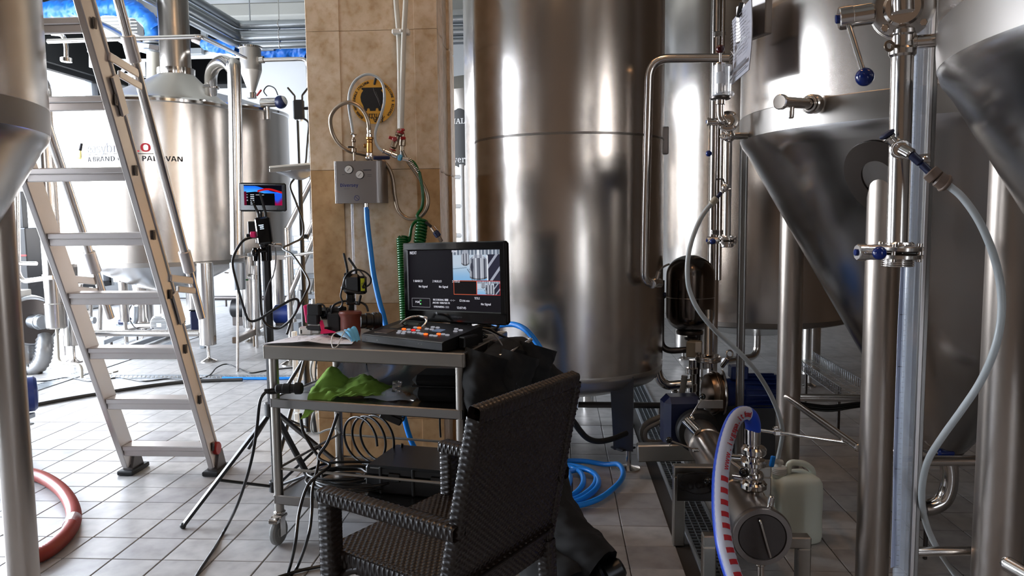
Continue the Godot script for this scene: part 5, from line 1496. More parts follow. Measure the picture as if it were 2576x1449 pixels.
func behind_gap() -> void:
	# what shows in the slit between the pillar and the tanks
	var c := V(-0.874,1.314,-8.4)
	var t := thing("labelled_tank", "far tank with a round black label, seen in the slit beside the pillar", "tank", Vector3(c.x, 0, c.z))
	obj("shell", mb().lathe([Vector2(0.46, 0.95), Vector2(0.46, 2.62)], 64), M.steel, t)
	obj("top", mb().lathe([Vector2(0.46, 2.62), Vector2(0.3, 2.78), Vector2(0, 2.84)], 48), M.steel_soft, t)
	obj("bottom", mb().lathe([Vector2(0.05, 0.62), Vector2(0.46, 0.951)], 48), M.cone_steel, t)
	for a in [0.6, 2.7, 4.7]:
		obj("leg", mb().cyl(Vector3(0.4 * cos(a), 0, 0.4 * sin(a)), Vector3(0.4 * cos(a), 1.0, 0.4 * sin(a)), 0.03, 14), M.tube_steel, t)
	var g := []
	for i in 21:
		var row := []
		var y := -0.30 + 0.60 * i / 20.0
		var hw := sqrt(maxf(0.0001, 0.09 - y * y))
		for j in 15:
			var a := -0.32 + (hw / 0.46) * (-1.0 + 2.0 * j / 14.0)
			row.append(Vector3(sin(a) * 0.4615, 2.12 + y, cos(a) * 0.4615))
		g.append(row)
	obj("label", mb().sheet(g, 0.0, true), M.logo_black, t)
	wrap_words("ARTIGIANALE ITALIANA", 0.075, M.printed_white, Vector3(0, 2.29, 0), 0.463, -1.25, t, true, "Droid Serif")
	wrap_words("brewery", 0.085, M.printed_white, Vector3(0, 1.90, 0), 0.463, -0.86, t, true, "Droid Serif")
	var f := thing("scaffold", "white scaffold frame seen in the slit beside the pillar", "frame", V(-1.26,0,-8.839))
	for k in 5:
		wpart("rung", mb().cyl(V(-1.148,1.697,-7.4) + Vector3(0, -0.28 * k, 0), V(-0.918,1.694,-7.4) + Vector3(0, -0.28 * k, 0), 0.024, 10), M.printed_white, f)
	for k in 2:
		var q: Vector3 = [V(-1.136,1.716,-7.4), V(-0.929,1.713,-7.4)][k]
		wpart("post", mb().cyl(Vector3(q.x, 0, q.z), Vector3(q.x, q.y + 0.1, q.z), 0.024, 10), M.printed_white, f)
	var w := thing("hanging_wire", "thin dark wire hanging in the slit beside the pillar", "wire", V(-0.666,1.913,-4.7))
	wpart("wire", mb().tube(spline([V(-0.645,2.715,-4.62), V(-0.649,2.489,-4.62), V(-0.648,2.169,-4.62), V(-0.648,2.007,-4.62), V(-0.66,1.896,-4.62)], 6), 0.0035, 8), M.dark_steel, w)

func stair() -> void:
	var t := thing("access_stair", "steel access stair with tube handrails between the vessels and the pillar", "stair", V(-2.494,0,-7.057))
	var d := 7.3
	for q in [[V(-2.623,1.206,-7.3), V(-2.315,1.757,-7.3)], [V(-2.65,0.504,-7.3), V(-2.268,1.329,-7.3)], [V(-2.539,1.113,-7.6), V(-2.382,1.429,-7.6)]]:
		wpart("handrail", mb().cyl(q[0], q[1], 0.024, 14), M.tube_steel, t)
	wpart("post", mb().cyl(V(-2.623,1.222,-7.3), Vector3((V(-2.623,1.222,-7.3)).x, 0.02, -7.3), 0.027, 16).ball(V(-2.623,1.214,-7.3), 0.03, 12), M.tube_steel, t)
	wpart("post_foot", mb().lathe([Vector2(0, 0), Vector2(0.09, 0.0), Vector2(0.09, 0.01), Vector2(0.03, 0.04), Vector2(0.02, 0.14)], 24, Transform3D(Basis(), V(-2.429,0,-6.723))), M.polished, t)
	wpart("stringer", mb().box((V(-2.623,0.321,-7.5) + V(-2.332,1.271,-7.5)) * 0.5, Vector3(0.05, (V(-2.623,0.321,-7.5)).distance_to(V(-2.332,1.271,-7.5)), 0.13), aim(V(-2.623,0.321,-7.5), V(-2.332,1.271,-7.5)).basis, 0.004), M.printed_white, t)
	for k in 5:
		var c := V(-2.423,0.72,-7.5) + Vector3(0.055 * (k - 2) + 0.10, 0.20 * (k - 2) + 0.03, 0)
		wpart("tread", mb().box(c, Vector3(0.34, 0.05, 0.25), Basis(), 0.004), M.galvanised, t)
	wpart("stringer_foot", mb().box(Vector3((V(-2.623,0.321,-7.5)).x, 0.14, -7.5), Vector3(0.06, 0.28, 0.1)), M.galvanised, t)
	var p := thing("platform", "narrow steel platform edge in front of the rear vessel, behind the small monitor", "platform", V(-2.705,0,-7.056))
	wpart("deck", mb().box(V(-3.183,0.918,-8.4), Vector3(0.46, 0.06, 0.5), Basis(Vector3.UP, 0.2), 0.006), M.galvanised, p)
	wpart("kick_plate", mb().box(V(-3.089,0.895,-8.15), Vector3(0.46, 0.05, 0.012), Basis(Vector3.UP, 0.2), 0.002), M.tube_steel, p)
	for x in [-0.18, 0.2]:
		wpart("support", mb().cyl(Vector3((V(-3.183,0.918,-8.4)).x + x, 0, -8.45), V(-3.203,0.894,-8.45) + Vector3(x, -0.02, 0), 0.022, 12), M.tube_steel, p)
	var v := thing("process_pipe", "upright pale pipe with a clamp coupling just left of the stand pole", "pipe", V(-3.041,0,-7.492))
	wpart("pipe", mb().tube(bends([V(-3.069,0.844,-7.6), V(-3.09,0.145,-7.6), V(-3.175,0.119,-8.2)], 0.08), 0.036, 18), M.tube_steel, v)
	wpart("clamp", mb().cyl(V(-3.075,0.707,-7.6), V(-3.073,0.756,-7.6), 0.05, 20).cyl(V(-3.144,0.732,-7.6), V(-3.086,0.731,-7.6), 0.03, 12), M.polished, v)
	wpart("green_tag", mb().cyl(V(-3.203,0.7,-7.6), V(-3.149,0.699,-7.6), 0.008, 8), M.green_hose, v)
	wpart("support", mb().cyl(V(-3.09,0.154,-7.6), Vector3((V(-3.09,0.154,-7.6)).x, 0, -7.6), 0.015, 10), M.tube_steel, v)
	var s := thing("skid_channel", "sloping steel channel running back from the kettle's right foot", "beam", V(-3.255,0,-7.732))
	wpart("beam", mb().box((V(-3.008,0.193,-6.9) + V(-3.228,0.133,-8.2)) * 0.5, Vector3(0.06, (V(-3.008,0.193,-6.9)).distance_to(V(-3.228,0.133,-8.2)), 0.06), aim(V(-3.008,0.193,-6.9), V(-3.228,0.133,-8.2)).basis, 0.006), M.brown_steel, s)
	wpart("post", mb().cyl(Vector3((V(-3.151,0.155,-7.7)).x, 0, -7.7), V(-3.151,0.155,-7.7), 0.02, 10), M.brown_steel, s)
	for k in 2:
		var pm := thing("floor_pump", ["dark pump body low behind the stand pole, right of the vapour pipe", "blue pump motor low beside the stair post"][k], "pump", [V(-3.306,0,-7.732), V(-3.04,0,-8.257)][k])
		var pc: Vector3 = [V(-3.955,0.21,-9.3), V(-3.412,0.134,-9.3)][k]
		wpart("body", mb().cyl(pc + Vector3(-0.12, 0, 0), pc + Vector3(0.12, 0, 0), 0.12, 24, 0.02), [M.dark_frame, M.blue_motor][k], pm)
		wpart("neck", mb().cyl(pc + Vector3(0.12, 0, 0), pc + Vector3(0.22, 0, 0), 0.06, 16), M.dark_steel, pm)
		wpart("base", mb().box(Vector3(pc.x, pc.y * 0.5 - 0.05, pc.z), Vector3(0.2, maxf(pc.y - 0.1, 0.05), 0.12)), M.dark_steel, pm)

# ---------------------------------------------------------------- the video trolley and the chair
const TROLLEY := Vector3(-0.697, 0.0, -3.112)
const TURN := -0.2143

func tw(x: float, y: float, z: float) -> Vector3:      # trolley frame to world
	return TROLLEY + Basis(Vector3.UP, TURN) * Vector3(x, y, z)

func scene_trolley() -> void:
	trolley()
	big_monitor()
	switcher()
	camera_rig()
	table_top()
	shelf_goods()
	loose_cables()
	jackets()
	chair()

func tray(y: float, w: float, d: float, lip: float, down: float) -> MB:
	var m := mb()
	m.box(Vector3(0, y - 0.004, 0), Vector3(w, 0.006, d), Basis(), 0.002)
	for s in [-1.0, 1.0]:
		m.box(Vector3(0, y + lip * 0.5 - down * 0.5, s * d * 0.5), Vector3(w, lip + down, 0.012), Basis(), 0.004)
		m.box(Vector3(s * w * 0.5, y + lip * 0.5 - down * 0.5, 0), Vector3(0.012, lip + down, d + 0.012), Basis(), 0.004)
	return m

func trolley() -> void:
	var t := thing("trolley", "three-shelf stainless steel trolley on casters carrying the video gear", "trolley", TROLLEY, TURN)
	obj("top", tray(0.812, 0.83, 0.55, 0.004, 0.050), M.trolley_steel, t)
	obj("shelf", tray(0.600, 0.80, 0.53, 0.003, 0.036), M.shelf_steel, t)
	obj("shelf", tray(0.205, 0.80, 0.53, 0.003, 0.036), M.shelf_steel, t)
	for sx in [-1.0, 1.0]:
		for sz in [-1.0, 1.0]:
			var p := Vector3(sx * 0.392, 0, sz * 0.252)
			var l := obj("leg", mb().cyl(p + Vector3(0, 0.135, 0), p + Vector3(0, 0.775, 0), 0.0185, 24, 0.002), M.trolley_steel, t)
			var cs := obj("caster", mb().cyl(p + Vector3(0, 0.128, 0), p + Vector3(0, 0.138, 0), 0.024, 20).box(p + Vector3(0.0, 0.117, 0), Vector3(0.045, 0.014, 0.05)).box(p + Vector3(-0.021, 0.08, 0.012), Vector3(0.004, 0.08, 0.036)).box(p + Vector3(0.021, 0.08, 0.012), Vector3(0.004, 0.08, 0.036)).box(p + Vector3(0, 0.108, 0.04), Vector3(0.04, 0.02, 0.03)), M.polished, t)
			obj("wheel", mb().lathe([Vector2(0, -0.012), Vector2(0.02, -0.014), Vector2(0.022, -0.010), Vector2(0.046, -0.013), Vector2(0.053, -0.007), Vector2(0.054, 0.0), Vector2(0.053, 0.007), Vector2(0.046, 0.013), Vector2(0.022, 0.010), Vector2(0.02, 0.014), Vector2(0, 0.012)], 28, Transform3D(Basis(Vector3(0, 0, 1), PI / 2), p + Vector3(0, 0.0545, 0.012))), M.grey_plastic, cs)
	var y := 0.312
	for q in [[Vector3(-0.392, y, 0.252), Vector3(0.392, y, 0.252)], [Vector3(-0.392, y, -0.252), Vector3(0.392, y, -0.252)], [Vector3(-0.392, y, -0.252), Vector3(-0.392, y, 0.252)], [Vector3(0.392, y, -0.252), Vector3(0.392, y, 0.252)]]:
		obj("guard_rail", mb().cyl(q[0], q[1], 0.0055, 10), M.trolley_steel, t)
	obj("handle", mb().tube(bends([Vector3(0.415, 0.785, 0.20), Vector3(0.555, 0.80, 0.20), Vector3(0.555, 0.80, -0.20), Vector3(0.415, 0.785, -0.20)], 0.04), 0.0075, 12), M.tube_steel, t)

func big_monitor() -> void:
	var t := thing("monitor", "large black monitor with the multiview picture and recording status", "monitor", Vector3(-0.435, 1.045, -3.1))
	t.basis = Basis(Vector3(0.866, 0.029, 0.5).normalized(), Vector3(-0.013, 0.999, -0.035).normalized(), Vector3(-0.501, 0.024, 0.865).normalized()).orthonormalized()
	var w := 0.52
	var h := 0.33
	obj("case", mb().box(Vector3(0, 0, -0.022), Vector3(w, h, 0.034), Basis(), 0.010), M.black_gloss, t)
	obj("back_hump", mb().box(Vector3(0, -0.02, -0.052), Vector3(w * 0.6, h * 0.6, 0.03), Basis(), 0.012), M.black_plastic, t)
	for q in [[0, 0.149, w, 0.032], [0, -0.140, w, 0.050], [-0.2475, 0.005, 0.025, 0.27], [0.2475, 0.005, 0.025, 0.27]]:
		obj("bezel", mb().box(Vector3(q[0], q[1], -0.002), Vector3(q[2], q[3], 0.012), Basis(), 0.004), M.black_gloss, t)
	var sw := 0.472
	var sh := 0.252
	var sc := Vector3(0, 0.0085, -0.0035)
	obj("screen", mb().panel(sw, sh), screen_mat("multiview_picture", multiview(), 1.0), t).position = sc
	words("HANNspree", 0.011, 0.0004, M.grey_print, Transform3D(Basis(), Vector3(0.02, -0.139, 0.0045)), t)
	var put := func(txt: String, u: float, v: float, size: float, m: Material): words(txt, size, 0.0004, m, Transform3D(Basis(), sc + Vector3((u - 0.5) * sw, (0.5 - v) * sh, 0.0008)), t, "screen_text")
	for q in [["NEXT", 0.06, 0.045, 0.0165], ["PGM", 0.52, 0.03, 0.0115], ["1 MARCO", 0.105, 0.515, 0.0125], ["2 NULLO", 0.325, 0.515, 0.0125], ["3 TITLE", 0.535, 0.515, 0.0125], ["No Signal", 0.165, 0.605, 0.0115], ["No Signal", 0.395, 0.605, 0.0115], ["PGM", 0.095, 0.865, 0.0115], ["L", 0.125, 0.84, 0.009], ["R", 0.125, 0.895, 0.009], ["RECORDING", 0.335, 0.82, 0.0105], ["--:--:--", 0.49, 0.82, 0.0115], ["256 min", 0.635, 0.825, 0.0105], ["AVCHD 1080/50i FX", 0.365, 0.87, 0.0105], ["STREAMING", 0.34, 0.935, 0.0105], ["13:07:45", 0.585, 0.94, 0.0125], ["TITLE", 0.755, 0.78, 0.0115], ["No Signal", 0.845, 0.87, 0.0115]]:
		put.call(q[0], q[1], q[2], q[3], M.screen_text)
	var l := AreaLight3D.new()
	l.name = "screen_light"
	l.area_size = Vector2(sw * 0.4, sh * 0.5)
	l.area_normalize_energy = false
	l.light_energy = 0.25
	l.light_color = Color(0.85, 0.9, 1.0)
	l.area_range = 20.0
	l.shadow_enabled = true
	t.add_child(l)
	l.position = Vector3(0.11, 0.06, 0.012)
	l.rotation_degrees = Vector3(0, 180, 0)
	obj("stand_neck", mb().box(Vector3(0, -0.19, -0.05), Vector3(0.10, 0.075, 0.03), Basis(), 0.006), M.black_plastic, t)
	obj("stand_foot", mb().lathe([Vector2(0, -0.226), Vector2(0.115, -0.226), Vector2(0.118, -0.220), Vector2(0.09, -0.209), Vector2(0.03, -0.203), Vector2(0, -0.202)], 36, Transform3D(Basis.from_scale(Vector3(1.15, 1, 0.8)), Vector3(0, 0, -0.03))), M.black_gloss, t)

func multiview() -> Image:
	var w := 480
	var h := 256
	var im := Image.create(w, h, false, Image.FORMAT_RGB8)
	im.fill(Color(0.075, 0.065, 0.085))
	brew_view(im, Rect2i(241, 3, 239, 124))
	brew_view(im, Rect2i(363, 130, 112, 54))
	# the two framed small views and the audio box
	frame(im, Rect2i(243, 128, 119, 58), Color(0.95, 0.42, 0.28), 2)
	im.fill_rect(Rect2i(245, 130, 115, 54), Color(0.07, 0.05, 0.05))
	frame(im, Rect2i(361, 128, 116, 58), Color(0.80, 0.16, 0.14), 2)
	frame(im, Rect2i(14, 205, 100, 38), Color(0.85, 0.85, 0.88), 1)
	im.fill_rect(Rect2i(62, 212, 4, 6), Color(0.2, 0.9, 0.3))
	im.fill_rect(Rect2i(62, 226, 4, 6), Color(0.2, 0.9, 0.3))
	im.fill_rect(Rect2i(193, 205, 20, 9), Color(0.72, 0.72, 0.76))
	im.fill_rect(Rect2i(196, 235, 20, 9), Color(0.45, 0.45, 0.48))
	frame(im, Rect2i(272, 206, 10, 9), Color(0.85, 0.85, 0.88), 2)
	return im

func frame(im: Image, r: Rect2i, c: Color, k: int) -> void:
	im.fill_rect(Rect2i(r.position.x, r.position.y, r.size.x, k), c)
	im.fill_rect(Rect2i(r.position.x, r.end.y - k, r.size.x, k), c)
	im.fill_rect(Rect2i(r.position.x, r.position.y, k, r.size.y), c)
	im.fill_rect(Rect2i(r.end.x - k, r.position.y, k, r.size.y), c)

func brew_view(im: Image, r: Rect2i) -> void:          # the camera's view of two steel vessels on a pale floor
	for j in r.size.y:
		for i in r.size.x:
			var u := float(i) / r.size.x
			var v := float(j) / r.size.y
			var c := Color(0.72, 0.78, 0.84).lerp(Color(0.50, 0.68, 0.84), smoothstep(0.4, 1.0, v))
			if v < 0.16:
				c = Color(0.42, 0.46, 0.52) if int(u * 40.0) % 3 else Color(0.75, 0.78, 0.82)
			if u > 0.74 and v > 0.15:
				var k := u * 9.0 + v * 4.0
				c = Color(0.16, 0.16, 0.22) if fposmod(k, 2.3) < 1.75 else Color(0.62, 0.64, 0.70)
			if absf(v - 0.62 + 0.16 * u) < 0.008 and u < 0.30:
				c = Color(0.35, 0.45, 0.52)
			if u > 0.26 + 0.30 * (v - 0.5) and u < 0.46 and v > 0.62 and fposmod(u * 22.0 - v * 9.0, 1.0) < 0.5:
				c = Color(0.42, 0.47, 0.53)
			for q in [[0.27, 0.085, 0.10, 0.52], [0.545, 0.185, 0.26, 0.98]]:
				var d: float = (u - q[0]) / q[1]
				var top: float = q[2] + 0.06 * d * d
				var bot: float = q[3] - 0.07 * d * d
				if absf(d) < 1.0 and v > top and v < bot:
					var s := 0.5 + 0.32 * sin(d * 9.0 + q[0] * 8.0) + 0.18 * cos(d * 23.0)
					c = Color(0.20, 0.21, 0.26).lerp(Color(0.86, 0.88, 0.92), clampf(s, 0.0, 1.0))
					if v > bot - 0.05:
						c = c.darkened(0.35)
				elif absf(d) < 0.95 and v > top - 0.16 * (1.0 - absf(d)) - 0.015 and v <= top:
					c = Color(0.80, 0.82, 0.86).lerp(Color(0.5, 0.52, 0.58), absf(sin(d * 6.0)))
				if absf(d) < 0.14 and v < top - 0.10:
					c = Color(0.85, 0.87, 0.9)
			if pow((u - 0.41) / 0.03, 2.0) + pow((v - 0.56) / 0.15, 2.0) < 1.0:
				c = Color(0.22, 0.23, 0.28)
			if absf(u - 0.735) < 0.012 and v > 0.18:
				c = Color(0.88, 0.9, 0.93)
			im.set_pixel(r.position.x + i, r.position.y + j, c)

func switcher() -> void:
	var a := Vector3(-0.786, 0.8185, -2.985)
	var t := thing("video_switcher", "black video switcher with lit orange and white keys at the trolley's front edge", "switcher", a, -0.543)
	# wedge case: x along the front edge, -z towards the back
	var prof := PackedVector2Array([Vector2(0, 0.004), Vector2(0.006, 0), Vector2(0.25, 0), Vector2(0.25, 0.062), Vector2(0.235, 0.064), Vector2(0.012, 0.036), Vector2(0.0, 0.030)])
	obj("case", mb().prism(prof, 0.414, Transform3D(Basis(Vector3(0, 0, -1), Vector3.UP, Vector3(1, 0, 0)), Vector3(0.207, 0, 0))), M.black_plastic, t)
	var tilt := Basis(Vector3.RIGHT, 0.1249)
	var at := func(u: float, d: float) -> Vector3: return Vector3(u, 0.036 + (d - 0.012) * 0.1256, -d)
	obj("front_line", mb().box(Vector3(0.207, 0.0325, -0.0035), Vector3(0.412, 0.0015, 0.004), Basis(), 0.0), M.grey_plastic, t)
	var keys := [[0.135, 0.075], [0.16, 0.075], [0.185, 0.075], [0.21, 0.075], [0.235, 0.075], [0.13, 0.105], [0.155, 0.105], [0.18, 0.105], [0.205, 0.105], [0.225, 0.135], [0.25, 0.135], [0.23, 0.165], [0.255, 0.165], [0.33, 0.062], [0.31, 0.062], [0.345, 0.09], [0.37, 0.085], [0.365, 0.14], [0.375, 0.16], [0.345, 0.17], [0.275, 0.07], [0.255, 0.07], [0.18, 0.14], [0.16, 0.14], [0.325, 0.088], [0.15, 0.052], [0.175, 0.052]]
	for k in keys.size():
		var m: Material = M.button_white
		if k in [5, 20, 24]:
			m = M.button_orange
		elif k == 22:
			m = M.button_orange
		elif k == 7:
			m = M.button_red
		obj("key", mb().box(at.call(keys[k][0], keys[k][1]) + Vector3(0, 0.002, 0), Vector3(0.017, 0.006, 0.011), tilt, 0.002), m, t)
	obj("display", mb().box(at.call(0.285, 0.135) + Vector3(0, 0.001, 0), Vector3(0.042, 0.002, 0.032), tilt, 0.0), M.display_blue, t)
	obj("fader", mb().box(at.call(0.07, 0.155) + Vector3(0, 0.001, 0), Vector3(0.05, 0.002, 0.10), tilt, 0.0), M.black_gloss, t)
	obj("badge", mb().box(at.call(0.07, 0.06) + Vector3(0, 0.0005, 0), Vector3(0.07, 0.0015, 0.05), tilt, 0.0), M.brown_steel, t)
	obj("jacks", mb().cyl(Vector3(0.03, 0.016, 0.001), Vector3(0.03, 0.016, -0.004), 0.003, 10).cyl(Vector3(0.085, 0.016, 0.001), Vector3(0.085, 0.016, -0.004), 0.004, 10).cyl(Vector3(0.3, 0.02, 0.001), Vector3(0.3, 0.02, -0.004), 0.002, 8).cyl(Vector3(0.315, 0.02, 0.001), Vector3(0.315, 0.02, -0.004), 0.002, 8), M.grey_plastic, t).set_meta("kind", "stuff")
	obj("side_block", mb().box(Vector3(0.43, 0.022, -0.14), Vector3(0.03, 0.042, 0.09), Basis(), 0.004), M.black_plastic, t)

func camera_rig() -> void:
	var c := V(-0.926,0.892,-3.14)
	var t := thing("video_camera", "black camera with a brown leather grip lying on the trolley, lens to the right", "camera", Vector3(c.x, 0.8175, c.z), TURN)
	obj("body", mb().box(Vector3(0.0, 0.055, 0.0), Vector3(0.07, 0.108, 0.075), Basis(), 0.010), M.black_plastic, t)
	obj("top_plate", mb().box(Vector3(-0.002, 0.115, 0.0), Vector3(0.06, 0.018, 0.06), Basis(), 0.004).cyl(Vector3(-0.02, 0.12, 0.01), Vector3(-0.02, 0.132, 0.01), 0.010, 14).cyl(Vector3(0.016, 0.12, 0.0), Vector3(0.016, 0.130, 0.0), 0.012, 14), M.black_matte, t)
	obj("grip", mb().lathe([Vector2(0, 0.005), Vector2(0.038, 0.006), Vector2(0.043, 0.03), Vector2(0.042, 0.085), Vector2(0.05, 0.104), Vector2(0.046, 0.112), Vector2(0, 0.113)], 28, Transform3D(Basis.from_scale(Vector3(1.0, 1, 0.8)), Vector3(0.074, 0, 0.03))), M.wood_grip, t)
	obj("screen_hinge", mb().box(Vector3(-0.03, 0.03, 0.045), Vector3(0.02, 0.03, 0.03), Basis(), 0.004), M.black_matte, t)
	var la := V(-0.83,0.883,-3.13)
	var lb := V(-0.753,0.879,-3.17)
	var y := (lb - la).normalized()
	wpart("lens", mb().lathe([Vector2(0, 0), Vector2(0.030, 0), Vector2(0.030, 0.02), Vector2(0.034, 0.024), Vector2(0.034, 0.040), Vector2(0.032, 0.042), Vector2(0.032, 0.05), Vector2(0.0365, 0.054), Vector2(0.0365, 0.084), Vector2(0.033, 0.088), Vector2(0.028, 0.088), Vector2(0.02, 0.08), Vector2(0, 0.078)], 36, aim(la, lb)), M.black_plastic, t)
	for q in [0.06, 0.074]:
		wpart("lens_ring", mb().torus(la + y * q, y, 0.0368, 0.0012, 32, 6), M.rubber, t)
	# arm and transmitter
	var m := thing("mini_arm", "small black clamp arm standing on the camera under the transmitter", "clamp", V(-0.867,0.942,-3.14))
	wpart("post", mb().cyl(V(-0.867,0.926,-3.14), V(-0.865,0.992,-3.14), 0.012, 14).box(V(-0.869,0.966,-3.14), Vector3(0.034, 0.03, 0.03), Basis(), 0.005), M.black_matte, m)
	wpart("knob", mb().cyl(V(-0.847,0.961,-3.12), V(-0.824,0.962,-3.1), 0.008, 12).box(V(-0.82,0.975,-3.1), Vector3(0.01, 0.045, 0.012), Basis(Vector3(0, 0, 1), -0.25)), M.black_matte, m)
	wpart("cube", mb().box(V(-0.869,0.986,-3.14), Vector3(0.03, 0.024, 0.028), Basis(), 0.004), M.black_plastic, m)
	var q := V(-0.857,1.039,-3.14)
	var x := thing("video_transmitter", "black strapped transmitter with a yellow 55 tag above the camera", "transmitter", q, 0.25)
	obj("body", mb().box(Vector3(-0.004, 0, 0), Vector3(0.07, 0.082, 0.05), Basis(), 0.012), M.black_plastic, x)
	obj("side_pack", mb().box(Vector3(0.036, -0.004, 0.004), Vector3(0.03, 0.074, 0.052), Basis(Vector3.UP, 0.3), 0.006), M.black_gloss, x)
	var tg := obj("yellow_tag", mb().box(Vector3(0.0395, -0.002, 0.0315), Vector3(0.017, 0.052, 0.0016), Basis(Vector3.UP, 0.3), 0.0), M.yellow_tape, x)
	words("55", 0.016, 0.0006, M.ink, Transform3D(Basis(Vector3.UP, 0.3) * Basis(Vector3(0, 0, 1), PI / 2), Vector3(0.0398, -0.002, 0.0326)), tg)
	obj("strap", mb().torus(Vector3(0, -0.026, 0), Vector3(0.25, 1, 0.1), 0.047, 0.005, 32, 8), M.rubber, x)
	for e in [[-0.022, -0.012, 0.0], [0.014, -0.03, 0.02]]:
		obj("antenna", mb().cyl(Vector3(e[0], 0.04, -0.01), Vector3(e[0], 0.064, -0.01), 0.0055, 10).cyl(Vector3(e[0], 0.062, -0.01), Vector3(e[0] + e[1], 0.128 - e[2], -0.01), 0.005, 10), M.black_plastic, x)
	obj("clip", mb().box(Vector3(-0.02, 0.038, 0.006), Vector3(0.03, 0.016, 0.03), Basis(), 0.003), M.black_matte, x)
	var w := thing("loop_cable", "thin black cable looped round the strapped transmitter and camera", "cable", V(-0.784,1.065,-3.1))
	wpart("cable", mb().tube(spline([V(-0.88,1.029,-3.1), V(-0.879,1.058,-3.09), V(-0.862,1.086,-3.09), V(-0.829,1.1,-3.09), V(-0.793,1.092,-3.09), V(-0.771,1.065,-3.1), V(-0.783,1.037,-3.12), V(-0.812,1.024,-3.12), V(-0.798,1.055,-3.12), V(-0.814,1.078,-3.14), V(-0.838,1.098,-3.15), V(-0.857,1.09,-3.12), V(-0.879,1.065,-3.1), V(-0.89,1.029,-3.1), V(-0.899,0.992,-3.1), V(-0.892,0.967,-3.1), V(-0.899,0.947,-3.1), V(-0.918,0.938,-3.12)], 6), 0.0036, 8), M.cable, w)
	wpart("cable", mb().tube(spline([V(-0.946,0.913,-3.11),V(-0.935,0.949,-3.11),V(-0.906,0.966,-3.11),V(-0.878,0.969,-3.11),V(-0.858,0.959,-3.11),V(-0.823,0.965,-3.11),V(-0.798,0.952,-3.11),V(-0.789,0.926,-3.11)], 6), 0.0046, 8), M.cable, w)

